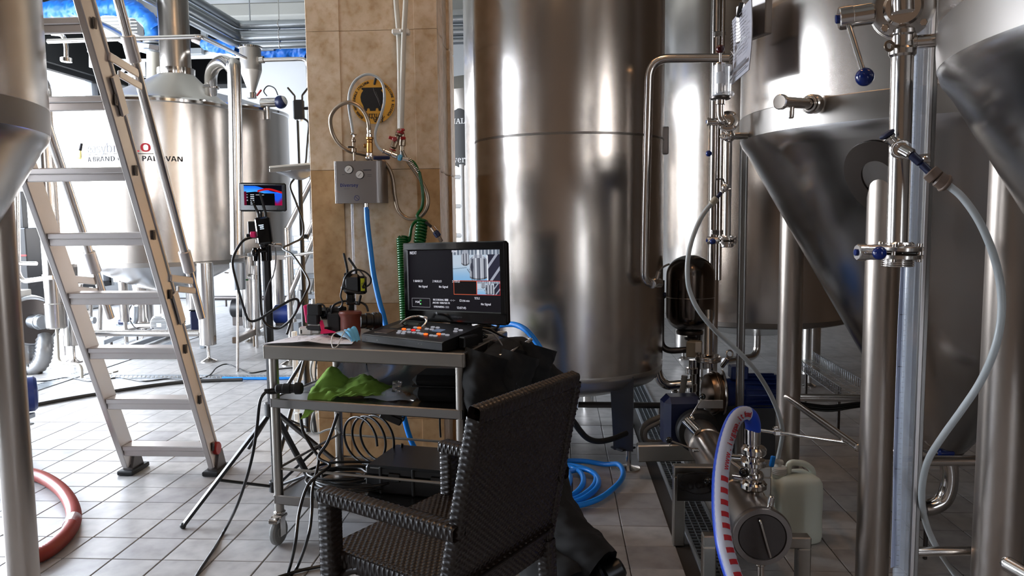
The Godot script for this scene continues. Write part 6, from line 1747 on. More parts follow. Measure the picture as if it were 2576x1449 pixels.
func table_top() -> void:
	# script pages
	var g := []
	for i in 9:
		var row := []
		for j in 13:
			var u := j / 12.0
			var v := i / 8.0
			var p := tw(lerpf(-0.425, -0.085, u) + 0.07 * (1.0 - v) * (0.3 - u), 0.820 + 0.004 * sin(u * 5.0) + 0.007 * exp(-pow((u - 0.5) * 9.0, 2.0)), lerpf(0.055, 0.268 - 0.09 * u, v))
			row.append(p)
		g.append(row)
	var pp := thing("printed_pages", "creased printed paper pages hanging over the trolley's left front edge", "paper", tw(-0.25, 0.82, 0.15))
	wpart("sheet", mb().sheet(g, 0.0012), M.paper, pp)
	var pr := mb()
	var r2 := RandomNumberGenerator.new()
	r2.seed = 9
	for k in 16:
		for e in 3:
			if r2.randf() < 0.55:
				continue
			var u0 := 0.09 + 0.055 * k
			var v0 := 0.14 + 0.27 * e + r2.randf() * 0.06
			var i0 := int(v0 * 8.0)
			var j0 := int(u0 * 12.0)
			var a: Vector3 = g[i0][mini(j0, 12)]
			var b: Vector3 = g[mini(i0 + 2, 8)][mini(j0, 12)]
			pr.box(a.lerp(b, 0.5) + Vector3(0.005 * r2.randf(), 0.0022, 0), Vector3(0.0016, 0.0004, a.distance_to(b) * r2.randf_range(0.4, 0.9)), Basis(Vector3.UP, TURN), 0.0)
	wpart("print_lines", pr, M.grey_print, pp).set_meta("kind", "stuff")
	# face mask
	var mk := thing("face_mask", "pale blue pleated face mask with a white ear loop on the printed pages", "mask", tw(-0.13, 0.84, 0.12))
	var f := []
	var c0 := [V(-0.849,0.867,-2.95), V(-0.808,0.881,-2.97), V(-0.778,0.832,-2.93), V(-0.803,0.833,-2.9)]
	for i in 11:
		var row := []
		for j in 11:
			var u := j / 10.0
			var v := i / 10.0
			var p: Vector3 = c0[0].lerp(c0[1], u).lerp(c0[3].lerp(c0[2], u), v)
			row.append(p + Vector3(0, 0.006 * absf(sin(u * 9.0)) + 0.012 * sin(PI * v), 0.014 * sin(PI * u)))
		f.append(row)
	wpart("cloth", mb().sheet(f, 0.003), M.mask_blue, mk)
	var f2 := []
	var c1 := [V(-0.875,0.862,-2.94), V(-0.839,0.866,-2.96), V(-0.797,0.836,-2.88), V(-0.841,0.851,-2.91)]
	for i in 5:
		var row := []
		for j in 5:
			var p: Vector3 = c1[0].lerp(c1[1], j / 4.0).lerp(c1[3].lerp(c1[2], j / 4.0), i / 4.0)
			row.append(p + Vector3(0, 0.006 * sin(PI * j / 4.0), 0))
		f2.append(row)
	wpart("fold", mb().sheet(f2, 0.002), M.mask_pale, mk)
	wpart("ear_loop", mb().tube(spline([V(-0.83,0.873,-2.93), V(-0.85,0.875,-2.89), V(-0.863,0.868,-2.86), V(-0.861,0.849,-2.83), V(-0.854,0.83,-2.815), V(-0.844,0.826,-2.81), V(-0.834,0.835,-2.82), V(-0.833,0.856,-2.86), V(-0.834,0.875,-2.92)], 6), 0.0021, 8), M.white_cable, mk)
	# chargers and holders at the left
	var ch := thing("usb_charger", "white plug-in charger lying on the trolley's left rear", "charger", tw(-0.36, 0.819, 0.03), TURN + 0.15)
	obj("body", mb().box(Vector3(-0.012, 0.020, 0), Vector3(0.058, 0.036, 0.036), Basis(), 0.006), M.white_plastic, ch)
	obj("plug_block", mb().box(Vector3(0.033, 0.022, 0), Vector3(0.036, 0.030, 0.03), Basis(), 0.005), M.white_plastic, ch)
	obj("pin", mb().cyl(Vector3(0.05, 0.026, 0.008), Vector3(0.064, 0.026, 0.008), 0.002, 8), M.polished, ch)
	obj("pin", mb().cyl(Vector3(0.05, 0.018, -0.006), Vector3(0.064, 0.018, -0.006), 0.002, 8), M.polished, ch)
	obj("usb_slot", mb().box(Vector3(-0.028, 0.018, 0.018), Vector3(0.006, 0.016, 0.001), Basis(), 0.0), M.black_plastic, ch)
	var pk := thing("pink_holder", "bright pink strip holder standing behind the white charger", "holder", V(-1.016,0.831,-3.1))
	wpart("back_strip", mb().box(V(-1.06,0.912,-3.17), Vector3(0.018, 0.075, 0.06), Basis(Vector3(0, 0, 1), 0.1), 0.004), M.magenta, pk)
	wpart("foot_strip", mb().sheet([[V(-0.999,0.888,-3.12), V(-0.984,0.888,-3.12)], [V(-0.979,0.854,-3.08), V(-0.965,0.856,-3.09)], [V(-0.973,0.844,-3.05), V(-0.915,0.846,-3.07)]], 0.004), M.magenta, pk)
	wpart("base", mb().box(V(-1.026,0.853,-3.16), Vector3(0.07, 0.02, 0.05), Basis(Vector3.UP, TURN), 0.003), M.black_plastic, pk)
	var ad := thing("power_adapter", "square black power adapter leaning on the pink holder", "adapter", V(-1.012,0.908,-3.11))
	wpart("body", mb().box(V(-1.014,0.935,-3.11), Vector3(0.056, 0.045, 0.03), Basis(Vector3.UP, TURN), 0.004).box(V(-1.019,0.895,-3.11), Vector3(0.05, 0.042, 0.03), Basis(Vector3.UP, TURN), 0.004), M.black_matte, ad)
	wpart("cord", mb().tube(spline([V(-1.002,0.958,-3.11), V(-0.975,0.956,-3.1), V(-0.966,0.942,-3.1), V(-0.96,0.926,-3.1)], 6), 0.004, 8), M.cable, ad)
	var bt := thing("round_pack", "rounded black ribbed battery pack between the pink holder and camera", "battery", V(-0.977,0.862,-3.14))
	wpart("body", mb().box(V(-0.979,0.916,-3.14), Vector3(0.055, 0.05, 0.045), Basis(Vector3.UP, TURN), 0.016), M.black_gloss, bt)
	wpart("stand", mb().box(V(-0.983,0.873,-3.16), Vector3(0.05, 0.04, 0.05), Basis(Vector3.UP, TURN), 0.004), M.beige_plastic, bt)
	# tape roll, headset, film, the tangle behind the switcher
	var tr := thing("tape_roll", "flat pink and white tape roll lying behind the switcher's left corner", "tape", V(-0.733,0.839,-3.16))
	tr.position.y = 0.8185
	obj("roll", mb().lathe([Vector2(0.028, 0), Vector2(0.045, 0.0), Vector2(0.046, 0.004), Vector2(0.046, 0.015), Vector2(0.045, 0.018), Vector2(0.028, 0.018), Vector2(0.028, 0)], 32), M.pink_tape, tr)
	obj("core", mb().lathe([Vector2(0.024, 0.001), Vector2(0.028, 0.001), Vector2(0.028, 0.0185), Vector2(0.024, 0.0185), Vector2(0.024, 0.001)], 28), M.paper, tr)
	var hd := thing("headset", "chrome headset band and green pouch under the monitor's left corner", "headset", V(-0.587,0.873,-3.12))
	wpart("band", mb().tube(spline([V(-0.661,0.867,-3.1), V(-0.639,0.887,-3.1), V(-0.609,0.903,-3.1), V(-0.576,0.907,-3.1), V(-0.546,0.903,-3.08), V(-0.538,0.889,-3.06), V(-0.553,0.869,-3.04)], 8), 0.0055, 10), M.chrome, hd)
	wpart("plug", mb().box(V(-0.544,0.906,-3.07), Vector3(0.018, 0.010, 0.01), Basis(Vector3(0, 0, 1), -0.4), 0.003), M.white_plastic, hd)
	wpart("pouch", mb().box(V(-0.59,0.874,-3.1), Vector3(0.085, 0.02, 0.06), Basis(Vector3.UP, -0.5), 0.009), M.green_pouch, hd)
	var fb := thing("film_wrapper", "small crumpled clear wrapper at the switcher's right end", "wrapper", tw(0.315, 0.82, 0.15))
	var wg := []
	for i in 9:
		var row := []
		for j in 9:
			var u := j / 8.0
			var v := i / 8.0
			row.append(tw(0.26 + 0.09 * u, 0.822 + 0.03 * sin(PI * u) * sin(PI * v) + 0.006 * sin(11.0 * u + 7.0 * v), 0.10 + 0.11 * v))
		wg.append(row)
	wpart("film", mb().sheet(wg, 0.0015), M.clear_film, fb)
	var tn := thing("cable_tangle", "tangle of black cables behind the switcher under the big monitor", "cables", tw(0.25, 0.83, -0.06))
	var r3 := RandomNumberGenerator.new()
	r3.seed = 21
	for k in 9:
		var pts := []
		for e in 6:
			var u := e / 5.0
			pts.append(tw(lerpf(-0.16 + 0.05 * (k % 3), 0.40, u) + r3.randf_range(-0.02, 0.02), 0.828 + 0.006 * (k % 4) + r3.randf_range(0.0, 0.012), -0.10 + 0.02 * (k % 5) - 0.05 * u + r3.randf_range(-0.03, 0.03)))
		wpart("cable", mb().tube(spline(pts, 6), 0.0042, 8), M.cable, tn)
	for k in 3:
		wpart("plug", mb().box(tw(-0.02 + 0.09 * k, 0.838, -0.02 - 0.02 * k), Vector3(0.05, 0.016, 0.02), Basis(Vector3.UP, 0.5 + 0.4 * k), 0.004), M.black_matte, tn)
	wpart("bundle", mb().torus(tw(0.36, 0.842, -0.16), Vector3(0.1, 1, 0.1), 0.05, 0.006, 28, 8).torus(tw(0.37, 0.85, -0.16), Vector3(-0.1, 1, 0.2), 0.045, 0.006, 28, 8), M.cable, tn)
	var gc := thing("grey_lead", "thin grey lead from behind the monitor hanging over the trolley's right end", "cable", tw(0.43, 0.82, 0.0))
	wpart("cable", mb().tube(spline([V(-0.385,0.85,-3.02), V(-0.326,0.868,-3), V(-0.267,0.863,-2.95), V(-0.238,0.843,-2.92), V(-0.222,0.825,-2.9), V(-0.219,0.815,-2.9)], 6), 0.003, 8), M.grey_cable, gc)
	var bc := thing("power_lead", "black power lead falling from the monitor past the jacket to the floor", "cable", V(-0.127,0.735,-3.1))
	wpart("cable", mb().tube(spline([V(-0.288,0.854,-3.1), V(-0.235,0.829,-3.08), V(-0.179,0.809,-3.05), V(-0.147,0.761,-3.05), V(-0.129,0.696,-3.05), V(-0.116,0.639,-3.05), V(-0.095,0.533,-3.05)], 6), 0.0048, 8), M.cable, bc)

func shelf_goods() -> void:
	# grey plastic bag laid flat on the middle shelf
	var g := []
	for i in 9:
		var row := []
		for j in 13:
			var u := j / 12.0
			var v := i / 8.0
			row.append(tw(lerpf(-0.36, 0.22, u) + 0.03 * sin(v * 3.0), 0.606 + 0.018 * sin(PI * u) * (0.5 + 0.5 * sin(3.0 * v)) + 0.005 * sin(13.0 * u + 3.0 * v) + 0.05 * pow(1.0 - v, 2.0), lerpf(-0.24, 0.12, v)))
		g.append(row)
	var bg := thing("plastic_bag", "large translucent grey plastic bag lying on the middle shelf", "bag", tw(-0.1, 0.605, -0.05))
	wpart("film", mb().sheet(g, 0.002), M.bag_film, bg)
	# green cloth with folds, hanging over the front edge
	var c := []
	var f := FastNoiseLite.new()
	f.seed = 3
	f.frequency = 1.0
	for i in 25:
		var row := []
		for j in 37:
			var u := j / 36.0
			var v := i / 24.0
			var x := lerpf(-0.27, 0.04, u)
			var z := lerpf(-0.02, 0.27 - 0.10 * u, v)
			var peak := 0.085 * exp(-pow((u - 0.16) * 7.0, 2.0) - pow((v - 0.42) * 5.0, 2.0))
			var ridge := 0.055 * exp(-pow((u - 0.62 - 0.25 * (v - 0.5)) * 4.5, 2.0)) * sin(PI * clampf(v * 1.1, 0.0, 1.0))
			var y := 0.612 + peak + ridge + 0.028 * absf(f.get_noise_2d(u * 3.2, v * 4.0))
			if v > 0.86 and u < 0.45:
				y -= (v - 0.86) * (0.45 - u) * 1.5
			row.append(tw(x + 0.03 * f.get_noise_2d(v * 2.0 + 9.0, u), y, z))
		c.append(row)
	var gc := thing("microfibre_cloth", "crumpled green cloth hanging over the middle shelf's front edge", "cloth", tw(-0.15, 0.61, 0.15))
	wpart("cloth", mb().sheet(c, 0.004), M.green_cloth, gc)
	var fp := thing("foil_wrapper", "crinkled silver foil wrapper standing up on the middle shelf", "wrapper", V(-0.638,0.648,-2.93))
	var fg := []
	for i in 6:
		var row := []
		for j in 5:
			var p: Vector3 = (V(-0.662,0.666,-2.97)).lerp(V(-0.624,0.666,-2.97), j / 4.0).lerp((V(-0.66,0.63,-2.94)).lerp(V(-0.628,0.625,-2.94), j / 4.0), i / 5.0)
			row.append(p + Vector3(0, 0, 0.008 * sin(5.0 * j + 3.0 * i)))
		fg.append(row)
	wpart("foil", mb().sheet(fg, 0.001), M.foil, fp)
	var sn := thing("snack_pack", "clear packet of brown snacks beside the foil wrapper", "packet", tw(0.06, 0.605, 0.13))
	wpart("snacks", mb().box(tw(0.055, 0.616, 0.13), Vector3(0.05, 0.018, 0.04), Basis(Vector3.UP, 0.3), 0.007).box(tw(0.12, 0.616, 0.14), Vector3(0.045, 0.018, 0.03), Basis(Vector3.UP, -0.4), 0.007), M.snack_brown, sn)
	var sg := []
	for i in 7:
		var row := []
		for j in 9:
			var u := j / 8.0
			var v := i / 6.0
			row.append(tw(lerpf(-0.03, 0.17, u), 0.606 + 0.026 * sin(PI * u) * sin(PI * v) + 0.005 * sin(9.0 * u - 6.0 * v), lerpf(0.07, 0.20, v)))
		sg.append(row)
	wpart("film", mb().sheet(sg, 0.0012), M.clear_film, sn)
	var cs := thing("zip_case", "rounded black zip case at the right of the middle shelf", "case", tw(0.262, 0.6, 0.105), TURN + 0.1)
	obj("lower_half", mb().box(Vector3(0, 0.034, 0), Vector3(0.20, 0.062, 0.17), Basis(), 0.026), M.cloth_black, cs)
	obj("lid", mb().box(Vector3(0, 0.085, 0), Vector3(0.20, 0.044, 0.17), Basis(), 0.020), M.cloth_black, cs)
	obj("zip", mb().box(Vector3(0, 0.0645, 0), Vector3(0.199, 0.006, 0.169), Basis(), 0.002), M.black_plastic, cs)
	var cl := thing("cable_connector", "stout black ribbed cable connector strapped to the trolley's left front leg", "connector", V(-1.05,0.652,-2.87))
	var y := (V(-0.989,0.66,-2.86) - V(-1.095,0.658,-2.86)).normalized()
	wpart("barrel", mb().lathe([Vector2(0, 0), Vector2(0.012, 0), Vector2(0.018, 0.006), Vector2(0.018, 0.03), Vector2(0.020, 0.032), Vector2(0.020, 0.058), Vector2(0.017, 0.06), Vector2(0.017, 0.075), Vector2(0.023, 0.078), Vector2(0.023, 0.098), Vector2(0.02, 0.103), Vector2(0, 0.103)], 24, aim(V(-1.095,0.658,-2.86), V(-0.989,0.66,-2.86))), M.black_matte, cl)
	wpart("strap", mb().torus(V(-1.123,0.639,-2.9), Vector3.UP, 0.024, 0.007, 24, 8).box(V(-1.135,0.646,-2.87), Vector3(0.02, 0.018, 0.01), Basis(), 0.003), M.black_matte, cl)
	var uc := thing("black_adapter", "black power adapter hanging under the middle shelf", "adapter", V(-0.682,0.527,-2.95))
	wpart("body", mb().box(V(-0.666,0.524,-2.95), Vector3(0.09, 0.03, 0.04), Basis(Vector3(0, 0, 1), -0.4), 0.004), M.black_plastic, uc)
	wpart("lead", mb().tube(spline([V(-0.742,0.54,-2.97),V(-0.718,0.534,-2.97),V(-0.707,0.528,-2.97)], 4), 0.004, 8).tube(spline([V(-0.647,0.509,-2.97),V(-0.631,0.502,-2.97),V(-0.621,0.515,-2.97),V(-0.617,0.535,-2.97)], 4), 0.004, 8), M.cable, uc)
	# black tool case low down
	var tc := thing("tool_case", "long black ribbed plastic case on the bottom shelf", "case", tw(0.15, 0.206, 0.0), TURN)
	obj("body", mb().box(Vector3(0, 0.035, 0), Vector3(0.42, 0.070, 0.30), Basis(), 0.008), M.black_plastic, tc)
	obj("lid", mb().box(Vector3(0, 0.093, 0), Vector3(0.42, 0.042, 0.30), Basis(), 0.010), M.black_plastic, tc)
	for q in [-0.14, 0.0, 0.14]:
		obj("rib", mb().box(Vector3(q, 0.057, 0.151), Vector3(0.012, 0.11, 0.008), Basis(), 0.003), M.black_matte, tc)
	obj("latch", mb().box(Vector3(-0.08, 0.073, 0.152), Vector3(0.05, 0.036, 0.01), Basis(), 0.003), M.black_gloss, tc)
	obj("latch", mb().box(Vector3(0.1, 0.073, 0.152), Vector3(0.05, 0.036, 0.01), Basis(), 0.003), M.black_gloss, tc)
	obj("vents", mb().box(Vector3(-0.165, 0.105, 0.1505), Vector3(0.04, 0.004, 0.004), Basis(), 0.0), M.grey_plastic, tc)

func loose_cables() -> void:
	var a := thing("coiled_cable", "flat coil of thick black cable lying on the bottom shelf", "cable", tw(-0.22, 0.21, 0.05))
	var r2 := RandomNumberGenerator.new()
	r2.seed = 31
	var pts := []
	for k in 110:
		var q := TAU * k / 17.0
		var rr := 0.125 + 0.045 * sin(q * 0.37) + r2.randf_range(-0.006, 0.006)
		pts.append(tw(-0.17 + rr * 1.25 * cos(q) + 0.03 * sin(k * 0.13), 0.216 + 0.0055 * (k / 17) + 0.012 * maxf(0.0, sin(q * 0.21 + 1.0)), 0.075 + rr * 0.95 * sin(q)))
	wpart("coil", mb().tube(spline(pts, 3), 0.0056, 8), M.cable, a)
	var b := thing("coiled_cable", "upright loops of black cable leaning over the black case", "cable", tw(-0.08, 0.25, -0.08))
	pts = []
	for k in 46:
		var q := TAU * k / 15.0
		pts.append(tw(-0.215 + 0.115 * cos(q) + 0.03 * (k / 15.0), 0.335 + 0.105 * sin(q), -0.10 + 0.05 * cos(q) - 0.02 * (k / 15.0)))
	wpart("loops", mb().tube(spline(pts, 4), 0.0056, 8), M.cable, b)
	var names := ["black cable dropping from the trolley's left connector across the tiles to the lower left", "pair of black cables from the middle shelf sweeping down to the floor by the caster", "black cable from the middle shelf curving to the floor in front of the bottom shelf", "black cable running along the tiles under the wicker chair"]
	var paths := [
		[V(-1.132,0.647,-2.85), V(-1.148,0.615,-2.83), V(-1.161,0.509,-2.82), V(-1.188,0.396,-2.83), V(-1.236,0.274,-2.86), V(-1.304,0.15,-2.92), V(-1.406,0.012,-3.036), V(-1.374,0.007,-2.856), V(-1.349,0.007,-2.701), V(-1.313,0.007,-2.518)],
		[V(-1.044,0.53,-2.98), V(-1.028,0.462,-2.96), V(-0.988,0.403,-2.94), V(-0.958,0.369,-2.92), V(-0.95,0.334,-2.88), V(-0.945,0.283,-2.8), V(-0.931,0.213,-2.74), V(-0.92,0.155,-2.66), V(-0.99,0.007,-2.732), V(-0.984,0.007,-2.575)],
		[V(-0.882,0.538,-2.95), V(-0.919,0.431,-2.93), V(-0.949,0.376,-2.9), V(-0.893,0.357,-2.86), V(-0.921,0.338,-2.8), V(-0.952,0.305,-2.76), V(-0.965,0.228,-2.7), V(-0.955,0.142,-2.62), V(-1.008,0.007,-2.682), V(-1,0.007,-2.56)],
		[V(-1.031,0.007,-2.643), V(-0.962,0.007,-2.703), V(-0.857,0.007,-2.753), V(-0.697,0.007,-2.787), V(-0.531,0.007,-2.8)]]
	for k in 4:
		var t := thing("floor_cable", names[k], "cable", Vector3(paths[k][3].x, 0, paths[k][3].z))
		wpart("cable", mb().tube(spline(paths[k], 8), 0.0062, 10), M.cable, t)
	var w := thing("white_lead", "white lead hanging in loops behind the trolley's left shelves", "cable", V(-1.132,0.483,-3.45))
	wpart("cable", mb().tube(spline([V(-1.104,0.73,-3.42),V(-1.125,0.684,-3.42),V(-1.142,0.62,-3.42),V(-1.132,0.564,-3.42),V(-1.112,0.518,-3.42)], 6), 0.0048, 8), M.white_cable, w)
	wpart("cable", mb().tube(spline([V(-1.123,0.439,-3.4),V(-1.14,0.383,-3.4),V(-1.14,0.336,-3.4),V(-1.112,0.327,-3.4),V(-1.074,0.342,-3.4),V(-1.028,0.35,-3.4),V(-1.01,0.328,-3.4)], 6), 0.0045, 8), M.white_cable, w)
	wpart("cable", mb().tube(spline([V(-1.082,0.734,-3.42),V(-1.114,0.657,-3.42),V(-1.121,0.564,-3.42),V(-1.112,0.508,-3.42)], 6), 0.004, 8), M.grey_cable, w)
	var s := thing("stub_lead", "short white lead hooked under the trolley top above the green cloth", "cable", V(-0.876,0.769,-3))
	wpart("cable", mb().tube(spline([V(-0.91,0.769,-3.05),V(-0.904,0.747,-3.05),V(-0.891,0.741,-3.05),V(-0.882,0.751,-3.05),V(-0.882,0.767,-3.05)], 5), 0.0032, 8), M.white_cable, s)
	var h := thing("black_lead", "thin black leads hanging behind the trolley in front of the pillar", "cable", V(-0.556,0.359,-3.5))
	wpart("cable", mb().tube(spline([V(-0.875,0.784,-3.36),V(-0.868,0.723,-3.36),V(-0.868,0.614,-3.36),V(-0.867,0.505,-3.36)], 4), 0.004, 8), M.cable, h)
	wpart("cable", mb().tube(spline([V(-0.539,0.802,-3.33),V(-0.529,0.728,-3.33),V(-0.529,0.585,-3.33),V(-0.535,0.424,-3.33),V(-0.533,0.333,-3.33)], 4), 0.0045, 8), M.cable, h)

func jackets() -> void:
	# jacket over the handle bar
	var t := thing("jacket", "black jacket draped over the trolley's handle on the right", "jacket", tw(0.53, 0.60, 0.05))
	var f := FastNoiseLite.new()
	f.seed = 12
	f.frequency = 1.0
	var g := []
	for i in 41:
		var row := []
		var s := -0.30 + 0.95 * i / 40.0                # along the cloth: back drop, over the bar, front drop
		for j in 31:
			var u := j / 30.0
			var zz := lerpf(-0.21, 0.235, u)
			var arc := 0.10
			var x := 0.0
			var y := 0.0
			if absf(s) < arc * 0.5 * PI:
				var a := s / arc
				x = sin(a) * arc
				y = 0.80 + 0.01 + arc * (cos(a) - 1.0) + 0.02
			else:
				x = signf(s) * arc
				y = 0.83 - arc - (absf(s) - arc * 0.5 * PI)
			var fold := 0.030 * sin(u * 15.0 + s * 2.0 + 2.0 * f.get_noise_2d(s * 3.0, u * 2.0)) * smoothstep(0.02, 0.3, absf(s))
			var belly := 0.05 * sin(PI * u) * smoothstep(0.0, 0.4, s)
			row.append(tw(0.50 + x * 0.75 + fold + belly, y - 0.03 * absf(u - 0.5) * 2.0, zz * (1.0 - 0.22 * smoothstep(0.1, 0.6, absf(s))) + 0.02 * f.get_noise_2d(s * 5.0, u * 5.0)))
		g.append(row)
	wpart("cloth", mb().sheet(g, 0.012), M.jacket_black, t)
	for q in [[0.47, 0.19, 0.085, 3], [0.575, 0.15, 0.075, 5], [0.50, 0.02, 0.085, 7], [0.60, -0.03, 0.07, 11]]:
		wpart("drape", lump(spline([tw(q[0] + 0.02, 0.80, q[1]), tw(q[0], 0.70, q[1] + 0.02), tw(q[0] + 0.015, 0.56, q[1] + 0.02), tw(q[0] - 0.02, 0.42, q[1]), tw(q[0], 0.26, q[1] - 0.02)], 6), q[2], 0.03, 20, q[3]), M.jacket_black, t)
	var sleeve := [tw(0.60, 0.70, -0.10), tw(0.66, 0.62, -0.12), tw(0.68, 0.52, -0.10), tw(0.66, 0.40, -0.08), tw(0.66, 0.30, -0.08)]
	wpart("sleeve", lump(spline(sleeve, 6), 0.055, 0.02, 18, 8), M.jacket_black, t)
	# padded bag and its round end, behind the chair
	var b := thing("padded_bag", "long black padded bag slumped on the floor behind the wicker chair", "bag", V(0.059,0,-2.804))
	wpart("body", lump(spline([V(-0.051,0.364,-2.75), V(-0.035,0.301,-2.66), V(0.006,0.241,-2.56), V(0.065,0.191,-2.47), V(0.128,0.154,-2.42)], 8), 0.085, 0.02, 20, 6), M.cloth_black, b)
	wpart("flap", lump(spline([V(-0.098,0.223,-2.6), V(-0.068,0.168,-2.5), V(-0.014,0.138,-2.42), V(0.036,0.115,-2.36)], 8), 0.085, 0.02, 18, 16), M.cloth_black, b)
	wpart("end_knob", mb().cyl(V(0.141,0.141,-2.42), V(0.202,0.167,-2.44), 0.034, 10, 0.008).cyl(V(0.122,0.132,-2.42), V(0.147,0.146,-2.42), 0.042, 20, 0.008), M.black_plastic, b)
	var k := thing("tied_cable", "black cable bundle with zip ties behind the chair's right edge", "cable", V(-0.016,0.392,-3.2))
	wpart("bundle", lump(spline([V(-0.062,0.464,-3.2),V(-0.029,0.418,-3.2),V(-0.012,0.375,-3.2),V(-0.036,0.326,-3.2),V(-0.084,0.305,-3.2)], 6), 0.045, 0.012, 16, 3), M.black_matte, k)
	wpart("gland", mb().cyl(V(0.005,0.468,-3.2), V(0.028,0.458,-3.2), 0.022, 14), M.black_plastic, k)
	wpart("ties", mb().torus(V(0.022,0.434,-3.2), Vector3(0.3, 0.2, 1), 0.022, 0.0018, 20, 6).torus(V(0.018,0.437,-3.2), Vector3(0.1, 0.4, 1), 0.018, 0.0018, 20, 6), M.black_plastic, k).set_meta("kind", "stuff")
	wpart("thick_cable", mb().tube(spline([V(0.022,0.461,-3.2), V(0.053,0.434,-3.25), V(0.086,0.364,-3.35), V(0.124,0.299,-3.45), V(0.178,0.255,-3.55), V(0.248,0.246,-3.62), V(0.325,0.237,-3.75)], 8), 0.0135, 14), M.black_matte, k)
	# blue hose: off the pillar's foot, over the monitor's corner, down to the coil on the floor
	var h := thing("garden_hose", "bright blue hose arching from behind the monitor down behind the chair", "hose", V(-0.086,0.68,-3.4))
	wpart("hose", mb().tube(spline([V(-0.311,0.799,-3.55), V(-0.243,0.817,-3.5), V(-0.195,0.819,-3.46), V(-0.148,0.799,-3.42), V(-0.103,0.748,-3.4), V(-0.071,0.692,-3.38), V(-0.05,0.632,-3.37), V(-0.037,0.544,-3.36), V(-0.027,0.4,-3.36), V(-0.017,0.292,-3.36), V(0.004,0.21,-3.36), V(0.004,0.139,-3.38)], 8), 0.0132, 16), M.blue_hose, h)
	var c := thing("hose_coil", "coil of bright blue hose on the tiles in front of the middle tank's leg", "hose", V(0.078,0,-3.669))
	var cp := [V(-0.009,0.02,-3.655),V(-0.019,0.02,-3.545),V(0.004,0.02,-3.503),V(0.034,0.02,-3.568),V(0.047,0.02,-3.696),V(0.021,0.02,-3.784),V(-0.019,0.02,-3.723),V(-0.034,0.02,-3.565),V(-0.009,0.02,-3.441),V(0.055,0.02,-3.464),V(0.107,0.02,-3.603),V(0.103,0.02,-3.751),V(0.045,0.02,-3.834),V(-0.02,0.02,-3.795),V(-0.047,0.02,-3.581),V(-0.018,0.02,-3.391),V(0.072,0.02,-3.424),V(0.155,0.02,-3.572),V(0.174,0.02,-3.729),V(0.121,0.02,-3.811),V(0.021,0.02,-3.845),V(-0.035,0.02,-3.752),V(-0.046,0.02,-3.502),V(-0.009,0.02,-3.344),V(0.09,0.02,-3.395),V(0.173,0.02,-3.551),V(0.176,0.02,-3.706),V(0.11,0.02,-3.787),V(0,0.02,-3.747),V(-0.037,0.02,-3.451),V(0.035,0.02,-3.326),V(0.162,0.02,-3.397),V(0.26,0.02,-3.564),V(0.31,0.02,-3.722),V(0.298,0.02,-3.866),V(0.229,0.02,-3.941),V(0.127,0.02,-3.977),V(0.022,0.02,-3.961),V(-0.061,0.02,-3.893)]
	for q in cp.size():
		cp[q].y = 0.016 + 0.004 * (q % 7)
	wpart("coil", mb().tube(spline(cp, 6), 0.0132, 12), M.blue_hose, c)

func weave(o: Vector3, u: Vector3, v: Vector3, nu: int, nv: int, amp: float, bulge := 0.0) -> MB:   # woven strands: nv strands along u, passing over and under nu stakes
	var g := []
	var nrm := v.cross(u).normalized()
	var rows := nv * 3 + 1
	var cols := nu * 4 + 1
	for i in rows:
		var row := []
		var b := float(i) / (rows - 1)
		var strand := floori(float(i) / 3.0 - 0.001)
		for j in cols:
			var a := float(j) / (cols - 1)
			var ph := PI * (a * nu) + (PI if posmod(strand, 2) else 0.0)
			var edge: float = 1.0 if i % 3 else 0.25
			var z := amp * (0.55 * sin(ph) * edge + 0.55 * edge)
			row.append(o + u * a + v * b + nrm * (z + bulge * sin(PI * a) * sin(PI * b)))
		g.append(row)
	return mb().sheet(g)

func woven_bar(a: Vector3, b: Vector3, w: float, d: float, side: Vector3) -> MB:   # a square bar wrapped in strands
	var m := mb()
	var y := (b - a).normalized()
	var x := (side - y * side.dot(y)).normalized()
	var z := x.cross(y)
	var n := int(a.distance_to(b) / 0.008)
	for k in 4:
		var out: Vector3 = [x, z, -x, -z][k]
		var along: Vector3 = [z, -x, -z, x][k]
		var half_o: float = [w, d, w, d][k] * 0.5
		var half_a: float = [d, w, d, w][k] * 0.5
		var g := []
		for i in n * 3 + 1:
			var row := []
			for j in 9:
				var q := -1.0 + 2.0 * j / 8.0
				var wob: float = (0.0016 if i % 3 else 0.0) * (0.6 + 0.7 * sin(PI * 2.0 * (j / 8.0) + PI * float((i / 3) % 2)))
				var rnd := 0.004 * pow(absf(q), 6.0)
				row.append(a + y * (a.distance_to(b) * i / (n * 3)) + out * (half_o + wob - rnd) + along * (q * (half_a - 0.001)))
			g.append(row)
		m.sheet(g, 0.0, z.dot(x.cross(y)) < 0.0)
	return m

